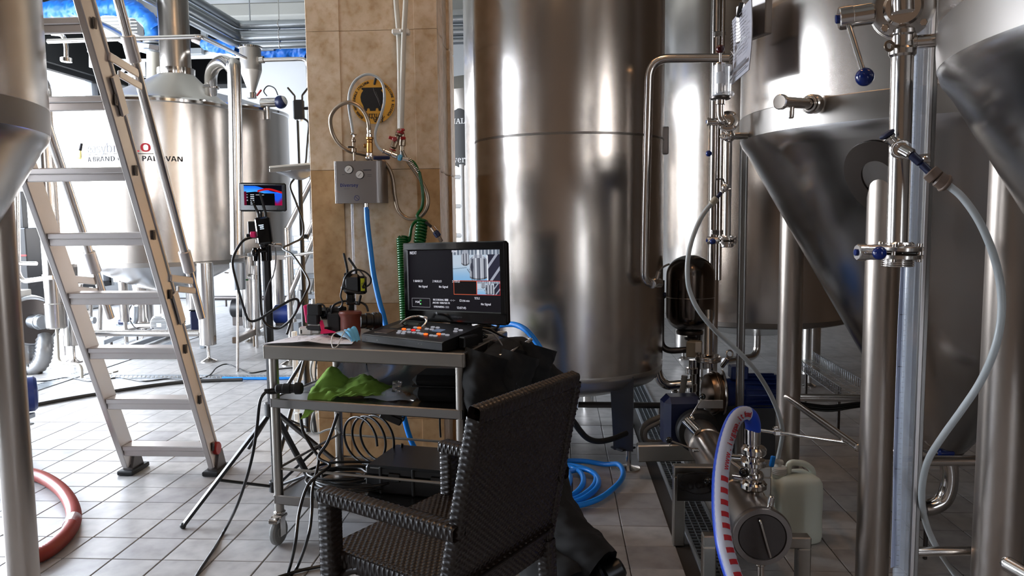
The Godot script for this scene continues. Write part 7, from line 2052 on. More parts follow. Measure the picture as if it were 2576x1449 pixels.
func chair() -> void:
	var t := thing("wicker_chair", "dark brown woven wicker armchair seen from behind in the foreground", "chair", Vector3(-0.295, 0, -1.989), deg_to_rad(59.7))
	var sd := Vector3(1, 0, 0)
	# seat
	obj("seat", weave(Vector3(0.222, 0.462, -0.225), Vector3(-0.444, 0, 0), Vector3(0, -0.012, 0.42), 36, 50, 0.0026, -0.012), M.wicker, t)
	obj("seat_rail", woven_bar(Vector3(-0.22, 0.435, -0.212), Vector3(0.22, 0.435, -0.212), 0.045, 0.03, Vector3.UP), M.wicker, t)
	for s in [-1.0, 1.0]:
		obj("seat_rail", woven_bar(Vector3(s * 0.222, 0.435, -0.2), Vector3(s * 0.222, 0.425, 0.18), 0.028, 0.05, sd), M.wicker, t)
	obj("seat_underside", mb().box(Vector3(0, 0.432, -0.015), Vector3(0.43, 0.012, 0.40), Basis(), 0.003), M.wicker, t)
	# back: two woven faces and a woven top edge
	var b0 := Vector3(0.232, 0.36, 0.150)
	var t0 := Vector3(0.215, 0.868, 0.255)
	var up := t0 - Vector3(b0.x - 0.017, b0.y, b0.z)
	var nrm := Vector3(0, -up.z, up.y).normalized()
	obj("backrest", weave(Vector3(-0.228, 0.36, 0.150) + nrm * 0.012, Vector3(0.456, 0, 0), up, 44, 64, -0.0024), M.wicker, t)
	obj("backrest_front", weave(Vector3(0.228, 0.36, 0.150) - nrm * 0.016, Vector3(-0.456, 0, 0), up, 44, 64, -0.0024), M.wicker, t)
	obj("top_rail", woven_bar(Vector3(-0.232, 0.872, 0.256), Vector3(0.222, 0.872, 0.256), 0.034, 0.040, nrm), M.wicker, t)
	for s in [-1.0, 1.0]:
		obj("back_post", woven_bar(Vector3(s * 0.232, 0.36, 0.150), Vector3(s * 0.224, 0.866, 0.255), 0.028, 0.036, sd), M.wicker, t)
		obj("rear_leg", woven_bar(Vector3(s * 0.222, 0.0, 0.185), Vector3(s * 0.228, 0.40, 0.160), 0.042, 0.042, sd), M.wicker, t)
		obj("front_leg", woven_bar(Vector3(s * 0.245, 0.0, -0.198), Vector3(s * 0.245, 0.600, -0.198), 0.046, 0.046, sd), M.wicker, t)
		obj("arm", woven_bar(Vector3(s * 0.245, 0.606, -0.222), Vector3(s * 0.238, 0.596, 0.215), 0.034, 0.050, Vector3.UP), M.wicker, t)
		obj("brace", mb().tube(spline([Vector3(s * 0.236, 0.33, -0.19), Vector3(s * 0.23, 0.40, -0.165), Vector3(s * 0.225, 0.425, -0.11)], 6), 0.012, 10), M.wicker, t)

# ---------------------------------------------------------------- pipes, valves and the pump on the right
func scene_right() -> void:
	centre_pipes()
	vessel_and_pump()
	relief_valve()
	sample_side()
	near_valves()
	level_gauge()
	screw_pump()
	canister()
	frames()

func clamp_ring(c: Vector3, axis: Vector3, r: float, h: float) -> MB:
	var a := c - axis.normalized() * h * 0.5
	return mb().lathe([Vector2(0, 0), Vector2(r * 0.86, 0), Vector2(r, h * 0.25), Vector2(r, h * 0.75), Vector2(r * 0.86, h), Vector2(0, h)], 32, aim(a, c + axis))

func butterfly(t: Node3D, c: Vector3, axis: Vector3, side: Vector3, r: float, lever_to: Vector3, ball_mat: Material) -> void:
	# two bolted flanges, an actuator drum to one side, a lever with a ball
	var y := axis.normalized()
	wpart("flange", clamp_ring(c + y * r * 0.18, y, r, r * 0.30), M.tube_steel, t)
	wpart("flange", clamp_ring(c - y * r * 0.18, y, r, r * 0.30), M.tube_steel, t)
	wpart("seat", clamp_ring(c + y * r * 0.30, y, r * 0.62, r * 0.36), M.polished, t)
	var u := y.cross(side).normalized()
	for k in 4:
		var q := (side * (0.6 if k % 2 else -0.6) + u * (0.6 if k < 2 else -0.6)) * r
		wpart("bolt", mb().cyl(c + q - y * r * 0.42, c + q + y * r * 0.44, r * 0.13, 6, 0.001), M.polished, t)
	var a := c + side * r * 0.9
	var e := c + side * r * 2.0
	wpart("actuator", mb().cyl(a, e, r * 0.36, 24, 0.003), M.polished, t)
	wpart("collar", mb().cyl(e - side * r * 0.45, e + side * r * 0.02, r * 0.40, 8, 0.002), M.tube_steel, t)
	wpart("cap", mb().cyl(e, e + side * r * 0.12, r * 0.16, 12, 0.001), M.blue_ball, t)
	var root := e - side * r * 0.22
	wpart("lever", mb().cyl(root, lever_to, r * 0.10, 12), M.polished, t)
	wpart("ball_grip", mb().ball(lever_to, r * 0.30, 24), ball_mat, t)

func centre_pipes() -> void:
	var t := thing("level_pipe", "bent steel pipe with an elbow running down the right of the middle tank", "pipe", V(0.431,0.997,-3.86))
	wpart("pipe", mb().tube(bends([V(0.807,2.046,-3.78), V(0.442,2.069,-3.86), V(0.425,1.274,-3.86), V(0.423,0.973,-3.86), V(0.511,0.967,-3.92)], 0.10, 8), 0.0215, 20), M.tube_steel, t)
	wpart("sleeve", mb().cyl(V(0.458,0.968,-3.87), V(0.485,0.977,-3.9), 0.027, 20).cyl(V(0.486,0.989,-3.88), V(0.498,1.031,-3.88), 0.012, 12), M.tube_steel, t)
	wpart("probe_lead", mb().tube(spline([V(0.501,1.025,-3.9),V(0.52,1.049,-3.9),V(0.552,1.065,-3.9)], 5), 0.005, 8), M.grey_cable, t)
	var b := thing("tank_bracket", "small dark plate standing off the middle tank's right side", "bracket", V(0.57,1.707,-4.25))
	wpart("plate", mb().box(V(0.57,1.709,-4.25), Vector3(0.035, 0.145, 0.06), Basis(), 0.003), M.dark_steel, b)
	var p := thing("cross_pipe", "dark horizontal tube under the middle tank behind its leg", "pipe", V(0.375,0.133,-4.75))
	wpart("pipe", mb().cyl(V(-0.304,0.11,-4.85), V(0.711,0.142,-4.7), 0.019, 16), M.dark_steel, p)
	wpart("support", mb().cyl(V(0.617,0.137,-4.72), Vector3((V(0.617,0.137,-4.72)).x, 0, -4.72), 0.012, 10).cyl(V(-0.278,0.11,-4.85), Vector3((V(-0.278,0.11,-4.85)).x, 0, -4.85), 0.012, 10), M.dark_steel, p)
	var q := thing("feed_pipe", "dark pipe dropping beside the pressure vessel and turning right to the control box", "pipe", V(0.57,0.559,-4.3))
	wpart("pipe", mb().tube(bends([V(0.565,0.95,-4.3),V(0.564,0.55,-4.3),V(0.718,0.559,-4.3)], 0.09, 8), 0.018, 16), M.dark_steel, q)
	wpart("union", mb().cyl(V(0.525,0.868,-4.25), V(0.583,0.863,-4.3), 0.016, 12).cyl(V(0.538,0.871,-4.22), V(0.544,0.873,-4.2), 0.011, 10), M.dark_steel, q)
	wpart("tag", mb().cyl(V(0.572,0.872,-4.28), V(0.589,0.872,-4.28), 0.012, 10), M.blue_dark, q)
	var r := thing("suction_pipe", "shiny steel pipe sweeping under the middle tank to the pump", "pipe", V(0.613,0.389,-4.2))
	wpart("pipe", mb().tube(spline([V(0.536,0.521,-4.2),V(0.534,0.466,-4.2),V(0.548,0.411,-4.2),V(0.587,0.382,-4.2),V(0.645,0.382,-4.2),V(0.716,0.391,-4.2)], 8), 0.026, 18), M.polished, r)
	wpart("riser", mb().cyl(V(0.54,0.521,-4.2), V(0.554,0.745,-4.25), 0.020, 16), M.dark_steel, r)
	var d := thing("drain_valve", "squat steel bleed valve on the dark cross tube, left of the pump", "valve", V(0.665,0.263,-4.4))
	wpart("body", mb().cyl(V(0.659,0.212,-4.4), V(0.658,0.305,-4.4), 0.022, 18).cyl(V(0.658,0.305,-4.4), V(0.658,0.319,-4.4), 0.016, 14), M.tube_steel, d)
	wpart("stem", mb().cyl(V(0.659,0.17,-4.4), V(0.659,0.212,-4.4), 0.014, 12), M.tube_steel, d)
	var l := thing("leg_beam", "folded steel beam running right from the middle tank's leg", "beam", V(0.515,0.128,-3.78))
	wpart("beam", mb().box((V(0.387,0.121,-3.8) + V(0.665,0.164,-3.72)) * 0.5, Vector3((V(0.387,0.121,-3.8)).distance_to(V(0.665,0.164,-3.72)), 0.085, 0.06), Basis(Vector3(0, 0, 1), 0.03), 0.006), M.trolley_steel, l)
	wpart("web", mb().box(V(0.537,0.149,-3.74), Vector3(0.006, 0.083, 0.02)), M.trolley_steel, l)
	wpart("foot", mb().cyl(Vector3((V(0.649,0.136,-3.76)).x, 0, -3.76), V(0.649,0.116,-3.76), 0.018, 12), M.trolley_steel, l)

func vessel_and_pump() -> void:
	var c := V(0.749,0.637,-4.45)
	var v := thing("pressure_vessel", "rounded dark steel pressure vessel with a seam round its middle", "vessel", c)
	var r := 0.137
	var pr := []
	for k in 9:
		var a := PI * 0.5 * k / 8.0
		pr.append(Vector2(r * sin(a), 0.10 - 0.10 * cos(a)))
	pr.append(Vector2(r, 0.205))
	obj("lower_shell", mb().lathe(pr, 48), M.dark_polish, v)
	var pu := [Vector2(r, 0.205), Vector2(r, 0.33)]
	for k in range(1, 9):
		var a := PI * 0.5 * k / 8.0
		pu.append(Vector2(r * cos(a), 0.33 + 0.115 * sin(a)))
	obj("upper_shell", mb().lathe(pu, 48), M.dark_polish, v)
	obj("seam", mb().torus(Vector3(0, 0.205, 0), Vector3.UP, r, 0.0022, 48, 6), M.polished, v)
	obj("valve_stem", mb().cyl(Vector3(-0.01, 0.44, 0), Vector3(-0.01, 0.50, 0), 0.007, 10).cyl(Vector3(-0.01, 0.46, 0), Vector3(-0.01, 0.475, 0), 0.013, 8), M.dark_steel, v)
	obj("base_ring", mb().lathe([Vector2(0, -0.012), Vector2(0.075, -0.012), Vector2(0.078, 0.0), Vector2(0.074, 0.012), Vector2(0, 0.012)], 32), M.dark_steel, v)
	obj("neck", mb().cyl(Vector3(0.01, -0.06, 0), Vector3(0.01, -0.01, 0), 0.025, 16).cyl(Vector3(0.01, -0.045, 0), Vector3(0.01, -0.028, 0), 0.042, 20), M.dark_steel, v)
	obj("strut", mb().cyl(Vector3(0.06, -0.75, -0.10), Vector3(0.06, 0.0, -0.06), 0.014, 12), M.dark_steel, v)
	var b := thing("pressure_switch", "beige pressure switch box between the vessel and the pump", "switch", V(0.742,0.567,-4.25))
	wpart("box", mb().box(V(0.74,0.572,-4.25), Vector3(0.072, 0.09, 0.07), Basis(Vector3.UP, -0.5), 0.006), M.beige_plastic, b)
	wpart("cover", mb().box(V(0.753,0.591,-4.19), Vector3(0.036, 0.06, 0.012), Basis(Vector3.UP, -0.5), 0.003), M.white_plastic, b)
	wpart("gland", mb().cyl(V(0.761,0.543,-4.2), V(0.765,0.542,-4.15), 0.013, 12), M.black_plastic, b)
	wpart("pipe", mb().cyl(V(0.73,0.512,-4.25), V(0.73,0.299,-4.25), 0.02, 14).cyl(V(0.728,0.467,-4.25), V(0.728,0.434,-4.25), 0.034, 8).cyl(V(0.729,0.378,-4.25), V(0.729,0.333,-4.25), 0.03, 8), M.tube_steel, b)
	wpart("foot", mb().cyl(V(0.73,0.299,-4.25), Vector3((V(0.73,0.299,-4.25)).x, 0, -4.25), 0.016, 12), M.dark_steel, b)
	# pump
	var p := thing("centrifugal_pump", "steel pump head with a bolted flange and a blue finned motor behind the grey post", "pump", Vector3((V(0.83,0.368,-4.1)).x, 0, -4.1))
	var hc := V(0.821,0.361,-4.1)
	wpart("head", mb().lathe([Vector2(0, -0.05), Vector2(0.06, -0.052), Vector2(0.10, -0.036), Vector2(0.112, -0.012), Vector2(0.112, 0.02), Vector2(0.10, 0.034), Vector2(0, 0.036)], 40, aim(hc, hc + Vector3(1, 0, -0.18))), M.bronze_cover, p)
	wpart("head_ring", mb().torus(hc + Vector3(-0.004, 0, 0), Vector3(1, 0, -0.18), 0.112, 0.006, 36, 8), M.bronze_cover, p)
	wpart("back_plate", mb().cyl(hc + Vector3(0.036, 0, 0), hc + Vector3(0.048, 0, 0), 0.125, 36), M.tube_steel, p)
	var m := mb().cyl(hc + Vector3(0.05, 0, -0.01), hc + Vector3(0.15, 0, -0.03), 0.075, 24)
	m.cyl(hc + Vector3(0.13, 0, -0.025), hc + Vector3(0.36, 0, -0.07), 0.084, 28, 0.012)
	for k in 20:
		var a := TAU * k / 20.0
		var o := Vector3(0, sin(a), cos(a))
		m.box(hc + Vector3(0.23, 0, -0.045) + o * 0.088, Vector3(0.19, 0.018, 0.005), Basis(Vector3.RIGHT, -a + PI / 2), 0.0)
	wpart("motor", m, M.blue_motor, p)
	wpart("terminal_box", mb().box(hc + Vector3(0.13, 0.11, -0.02), Vector3(0.09, 0.07, 0.09), Basis(), 0.006), M.blue_motor, p)
	wpart("outlet", mb().cyl(V(0.788,0.493,-4.12), V(0.787,0.536,-4.12), 0.03, 18), M.tube_steel, p)
	wpart("pipe_flange", mb().cyl(V(0.791,0.528,-4.12), V(0.791,0.543,-4.12), 0.068, 32).cyl(V(0.791,0.543,-4.12), V(0.791,0.556,-4.12), 0.068, 32), M.tube_steel, p)
	for k in 4:
		wpart("flange_bolt", mb().cyl(V(0.791,0.556,-4.12) + Vector3(0.05 * cos(PI * 0.5 * k + 0.6), 0, 0.05 * sin(PI * 0.5 * k + 0.6)), V(0.791,0.573,-4.12) + Vector3(0.05 * cos(PI * 0.5 * k + 0.6), 0, 0.05 * sin(PI * 0.5 * k + 0.6)), 0.010, 6), M.polished, p)
	wpart("riser", mb().cyl(V(0.793,0.556,-4.12), V(0.807,0.794,-4.2), 0.021, 18), M.tube_steel, p)
	wpart("base", mb().box(Vector3(hc.x + 0.17, 0.15, -4.14), Vector3(0.36, 0.30, 0.10), Basis(), 0.006), M.dark_frame, p)
	var cb := thing("conduit", "grey corrugated conduit looping from the pump down to the tiles", "conduit", V(0.451,0.166,-4))
	wpart("hose", ribbed(spline([V(0.649,0.475,-4),V(0.637,0.39,-4),V(0.609,0.316,-4),V(0.539,0.26,-4),V(0.465,0.226,-4),V(0.432,0.179,-4),V(0.449,0.127,-4),V(0.503,0.115,-4),V(0.586,0.124,-4)], 8), 0.017, 0.012), M.grey_plastic, cb)
	wpart("second_hose", ribbed(spline([V(0.598,0.287,-3.95),V(0.517,0.24,-3.95),V(0.451,0.201,-3.95),V(0.444,0.151,-3.95),V(0.477,0.121,-3.95)], 8), 0.012, 0.012), M.grey_plastic, cb)
	var tl := thing("t_handle", "small steel tee handle on the pump's bleed screw", "handle", V(0.872,0.559,-4))
	wpart("stem", mb().cyl(V(0.851,0.514,-4.05), V(0.872,0.569,-4), 0.012, 12), M.tube_steel, tl)
	wpart("bow", mb().torus(V(0.878,0.59,-4), Vector3(0.3, 0.2, 1), 0.018, 0.0045, 24, 8), M.polished, tl)

func relief_valve() -> void:
	var z := 2.80
	var t := thing("relief_valve", "relief valve in a clear sleeve with a dark red ball on top", "valve", V(0.568,1.721,-2.8))
	wpart("ball_grip", mb().ball(V(0.566,1.887,-2.8), 0.0152, 24), M.red_ball, t)
	wpart("stem", mb().cyl(V(0.567,1.837,-2.8), V(0.566,1.878,-2.8), 0.0042, 10), M.tube_steel, t)
	wpart("barrel", mb().cyl(V(0.57,1.733,-2.8), V(0.567,1.841,-2.8), 0.0165, 24), M.polished, t)
	wpart("paper_label", mb().cyl(V(0.569,1.767,-2.8), V(0.567,1.807,-2.8), 0.0170, 24, 0.0), M.printed_white, t)
	wpart("sleeve", mb().lathe([Vector2(0.032, 0), Vector2(0.032, 0.10), Vector2(0.0305, 0.10), Vector2(0.0305, 0), Vector2(0.032, 0)], 32, Transform3D(Basis(), V(0.574,1.73,-2.8))), M.clear_plastic, t)
	wpart("sleeve_foot", mb().lathe([Vector2(0, 0), Vector2(0.038, 0), Vector2(0.040, 0.006), Vector2(0.038, 0.012), Vector2(0, 0.012)], 32, Transform3D(Basis(), V(0.577,1.725,-2.8))), M.clear_film, t)
	wpart("clamp", clamp_ring(V(0.569,1.719,-2.8), Vector3.UP, 0.036, 0.013), M.dark_steel, t)
	wpart("neck", mb().cyl(V(0.569,1.694,-2.8), V(0.569,1.716,-2.8), 0.0165, 20), M.polished, t)
	wpart("elbow", mb().tube(spline([V(0.569,1.697,-2.8),V(0.569,1.672,-2.8),V(0.572,1.65,-2.8),V(0.582,1.636,-2.8),V(0.601,1.638,-2.83)], 6), 0.0125, 18), M.polished, t)
	var b := thing("butterfly_valve", "bolted steel butterfly valve with a long lever and blue ball below the relief valve", "valve", V(0.603,1.642,-2.84))
	butterfly(b, V(0.606,1.641,-2.84), Vector3(-0.25, 0.12, 1), Vector3(-1, 0.02, -0.15).normalized(), 0.037, V(0.531,1.526,-2.8), M.blue_ball)
	var p := thing("vent_pipe", "thin vertical sight pipe with a branch to the large conical tank's left edge", "pipe", V(0.611,1.395,-2.86))
	wpart("pipe", mb().cyl(V(0.612,1.222,-2.86), V(0.612,1.609,-2.86), 0.0135, 20), M.tube_steel, p)
	wpart("tee", mb().ball(V(0.61,1.589,-2.84), 0.022, 16).cyl(V(0.587,1.589,-2.84), V(0.61,1.589,-2.84), 0.014, 14).cyl(V(0.61,1.589,-2.84), V(0.679,1.592,-2.86), 0.0125, 16), M.polished, p)
	wpart("eyelet", mb().torus(V(0.579,1.585,-2.8), Vector3(0, 0.1, 1), 0.008, 0.0028, 20, 8), M.polished, p)
	var lb := thing("butterfly_valve", "horizontal butterfly valve with a blue ball at the foot of the thin sight pipe", "valve", V(0.611,1.213,-2.86))
	butterfly(lb, V(0.612,1.216,-2.86), Vector3(0, 1, 0.05), Vector3(-1, 0.0, 0.05).normalized(), 0.036, V(0.539,1.216,-2.75), M.blue_ball)
	wpart("thread", mb().cyl(V(0.613,1.19,-2.86), V(0.613,1.205,-2.86), 0.023, 24), M.tube_steel, lb)
	var s := thing("sample_cock", "small sampling cock with a blue barb on the thin sight pipe", "valve", V(0.593,1.408,-2.82))
	wpart("body", mb().cyl(V(0.609,1.406,-2.85), V(0.587,1.405,-2.8), 0.013, 16).cyl(V(0.592,1.402,-2.81), V(0.578,1.388,-2.81), 0.009, 12).ball(V(0.59,1.405,-2.8), 0.013, 14), M.polished, s)
	wpart("handle", mb().tube([V(0.59,1.419,-2.8),V(0.581,1.436,-2.8),V(0.556,1.435,-2.8)], 0.003, 8), M.dark_steel, s)
	wpart("barb", mb().cyl(V(0.58,1.39,-2.81), V(0.562,1.366,-2.81), 0.0065, 12), M.blue_dark, s)
	wpart("nut", mb().cyl(V(0.563,1.369,-2.81), V(0.544,1.346,-2.81), 0.0125, 14), M.beige_plastic, s)
	var h := thing("milky_hose", "milky plastic hose curving from the small sampling cock to the white canister", "hose", V(0.564,0.879,-2.8))
	wpart("hose", mb().tube(spline([V(0.545,1.349,-2.81), V(0.51,1.304,-2.8), V(0.478,1.24,-2.78), V(0.457,1.17,-2.76), V(0.452,1.1,-2.75), V(0.462,1.037,-2.75), V(0.497,0.965,-2.75), V(0.565,0.887,-2.77), V(0.647,0.814,-2.8), V(0.725,0.728,-2.84), V(0.791,0.626,-2.88), V(0.837,0.525,-2.92), V(0.852,0.462,-2.95), V(0.85,0.401,-2.97), V(0.846,0.363,-2.98)], 8), 0.0085, 14), M.milky_hose, h)
	var v1 := thing("riser_pipe", "tall dark steel riser standing in front of the wide tank, behind the relief valve", "pipe", V(0.969,0.935,-4.9))
	wpart("pipe", mb().cyl(Vector3((V(0.966,1.16,-4.9)).x, 0.0, -4.9), Vector3((V(0.966,1.16,-4.9)).x, 4.7, -4.9), 0.034, 20), M.tube_steel, v1)
	wpart("thin_pipe", mb().cyl(Vector3((V(0.997,1.161,-4.85)).x, 0.9, -4.85), Vector3((V(0.997,1.161,-4.85)).x, 4.7, -4.85), 0.010, 12), M.tube_steel, v1)
	for y in [1.2, 2.4]:
		wpart("clip", mb().box(Vector3((V(0.978,1.162,-4.85)).x, y, -4.86), Vector3(0.07, 0.03, 0.03)), M.tube_steel, v1)
	var po := thing("profile_post", "grey aluminium profile post standing in front of the blue pump motor", "post", V(0.919,0.26,-3.9))
	var bx := (V(0.91,0.79,-3.9)).x
	var pm := mb()
	pm.box(Vector3(bx, 1.32, -3.9), Vector3(0.034, 2.60, 0.034), Basis(), 0.003)
	for e in [-1.0, 1.0]:
		pm.box(Vector3(bx + e * 0.012, 1.32, -3.884), Vector3(0.010, 2.60, 0.010), Basis(), 0.002)
	wpart("profile", pm, M.alu_dark, po)
	wpart("foot", mb().box(Vector3(bx, 0.012, -3.9), Vector3(0.08, 0.024, 0.08)), M.alu_dark, po)

func sample_side() -> void:
	# tap on the large conical tank
	var t := thing("sample_tap", "shiny steel sampling tap on the large conical tank's rim", "tap", V(0.787,1.655,-2.5))
	var a := V(0.795,1.647,-2.48)
	var e := V(0.648,1.637,-2.34)
	wpart("rosette", mb().cyl(a, a.lerp(e, 0.16), 0.030, 28, 0.004).torus(a.lerp(e, 0.2), e - a, 0.022, 0.005, 28, 8), M.tube_steel, t)
	wpart("barrel", mb().cyl(a.lerp(e, 0.1), e, 0.0165, 24), M.polished, t)
	wpart("disc", mb().cyl(a.lerp(e, 0.93), a.lerp(e, 1.02), 0.0225, 28), M.chrome, t)
	wpart("spout", mb().cyl(V(0.693,1.635,-2.38), V(0.692,1.593,-2.38), 0.0085, 16), M.polished, t)
	# process sheet in a plastic sleeve, and the gauge box it hangs on
	var b := thing("gauge_box", "flat steel box on the large conical tank's left side behind the paper sheet", "box", V(0.647,1.95,-2.66))
	wpart("box", mb().box(V(0.65,1.955,-2.68), Vector3(0.028, 0.125, 0.16), Basis(Vector3.UP, 0.4), 0.003), M.box_steel, b)
	var s := thing("process_sheet", "printed process sheet in a clear sleeve hanging left of the conical tank", "paper", V(0.617,1.882,-2.7))
	var tl := V(0.611,1.987,-2.82)
	var tr := V(0.618,2,-2.58)
	var bl := V(0.611,1.766,-2.82)
	var br := V(0.614,1.774,-2.58)
	var g := []
	for i in 7:
		var row := []
		for j in 7:
			row.append(tl.lerp(tr, j / 6.0).lerp(bl.lerp(br, j / 6.0), i / 6.0) + Vector3(0.006 * sin(PI * i / 6.0), 0, 0))
		g.append(row)
	wpart("sleeve", mb().sheet(g, 0.003), M.sheet_grey, s)
	var ln := mb()
	var n := (bl - tl).cross(tr - tl).normalized()
	if n.dot(Vector3(0, 1.31, 0) - tl) < 0.0:
		n = -n
	var fu := (tr - tl).normalized()
	var r2 := RandomNumberGenerator.new()
	r2.seed = 77
	for k in 13:
		var f := 0.08 + 0.05 * k
		for q in 2:
			var u0 := 0.08 + 0.45 * q
			var wd := r2.randf_range(0.15, 0.34)
			var p0: Vector3 = tl.lerp(tr, u0 + wd * 0.5).lerp(bl.lerp(br, u0 + wd * 0.5), f) + n * 0.009
			ln.box(p0, Vector3(tl.distance_to(tr) * wd, 0.002, 0.0004), Basis(fu, n.cross(fu), n), 0.0)
	for f in [0.82, 0.84, 0.86, 0.93]:
		var p1: Vector3 = tl.lerp(tr, 0.5).lerp(bl.lerp(br, 0.5), f) + n * 0.008
		ln.box(p1, Vector3(tl.distance_to(tr) * 0.88, 0.0035, 0.0004), Basis(fu, n.cross(fu), n), 0.0)
	wpart("print_lines", ln, M.grey_print, s).set_meta("kind", "stuff")
	wpart("trace", mb().tube([tl.lerp(tr, 0.1).lerp(bl.lerp(br, 0.1), 0.50) + n * 0.009, tl.lerp(tr, 0.3).lerp(bl.lerp(br, 0.3), 0.62) + n * 0.010, tl.lerp(tr, 0.55).lerp(bl.lerp(br, 0.55), 0.58) + n * 0.010, tl.lerp(tr, 0.75).lerp(bl.lerp(br, 0.75), 0.50) + n * 0.010, tl.lerp(tr, 0.95).lerp(bl.lerp(br, 0.95), 0.52) + n * 0.009], 0.0012, 6), M.printed_white, s)
	wpart("clip", mb().box(tl.lerp(tr, 0.5) + n * 0.006, Vector3(0.014, 0.05, 0.012), Basis(Vector3(0, 0, 1), -0.2), 0.002), M.black_plastic, s)
	# saddle plate where the large tank's front leg meets the cone
	var tk: Node3D = get_node("fermenter_001")
	var sp := []
	for i in 13:
		var row := []
		for j in 37:
			var an := TAU * j / 36.0
			var rr := lerpf(0.045, 0.094, i / 12.0)
			var lx := -0.41 + rr * cos(an) * 0.71
			var lz := 0.425 + rr * cos(an) * 0.71
			var hh := 1.415 + rr * sin(an) * 1.15
			var rad := lerpf(0.11, 0.71, clampf((hh - 0.47) / 1.065, 0.0, 1.0)) + 0.004
			var ang := atan2(0.425, -0.41) - rr * cos(an) / 0.60
			row.append(Vector3(cos(ang) * rad, hh, sin(ang) * rad))
		sp.append(row)
	obj("leg_plate", mb().sheet(sp, 0.004), M.dark_saddle, tk)
	# outlet under the large tank's cone
	var o := thing("cone_outlet", "bottom outlet of the large conical tank with a blue-handled valve and bent pipe", "outlet", V(1.431,0.351,-2.9))
	wpart("valve", clamp_ring(V(1.422,0.431,-2.9), Vector3.UP, 0.075, 0.03), M.dark_steel, o)
	wpart("blue_grip", mb().cyl(V(1.372,0.437,-2.82), V(1.428,0.44,-2.82), 0.014, 14, 0.006), M.blue_ball, o)
	wpart("lever", mb().cyl(V(1.316,0.451,-2.84), V(1.383,0.434,-2.82), 0.004, 10), M.tube_steel, o)
	wpart("pipe", mb().tube(spline([V(1.432,0.428,-2.9),V(1.454,0.352,-2.9),V(1.454,0.283,-2.9),V(1.436,0.232,-2.9),V(1.397,0.205,-2.9),V(1.359,0.197,-2.9)], 8), 0.031, 20), M.polished, o)
	wpart("end_flange", clamp_ring(V(1.356,0.197,-2.9), Vector3(1, 0.05, 0), 0.045, 0.02), M.dark_steel, o)
	wpart("stand", mb().cyl(V(1.378,0.15,-2.9), Vector3((V(1.378,0.15,-2.9)).x, 0, -2.9), 0.008, 10), M.dark_steel, o)

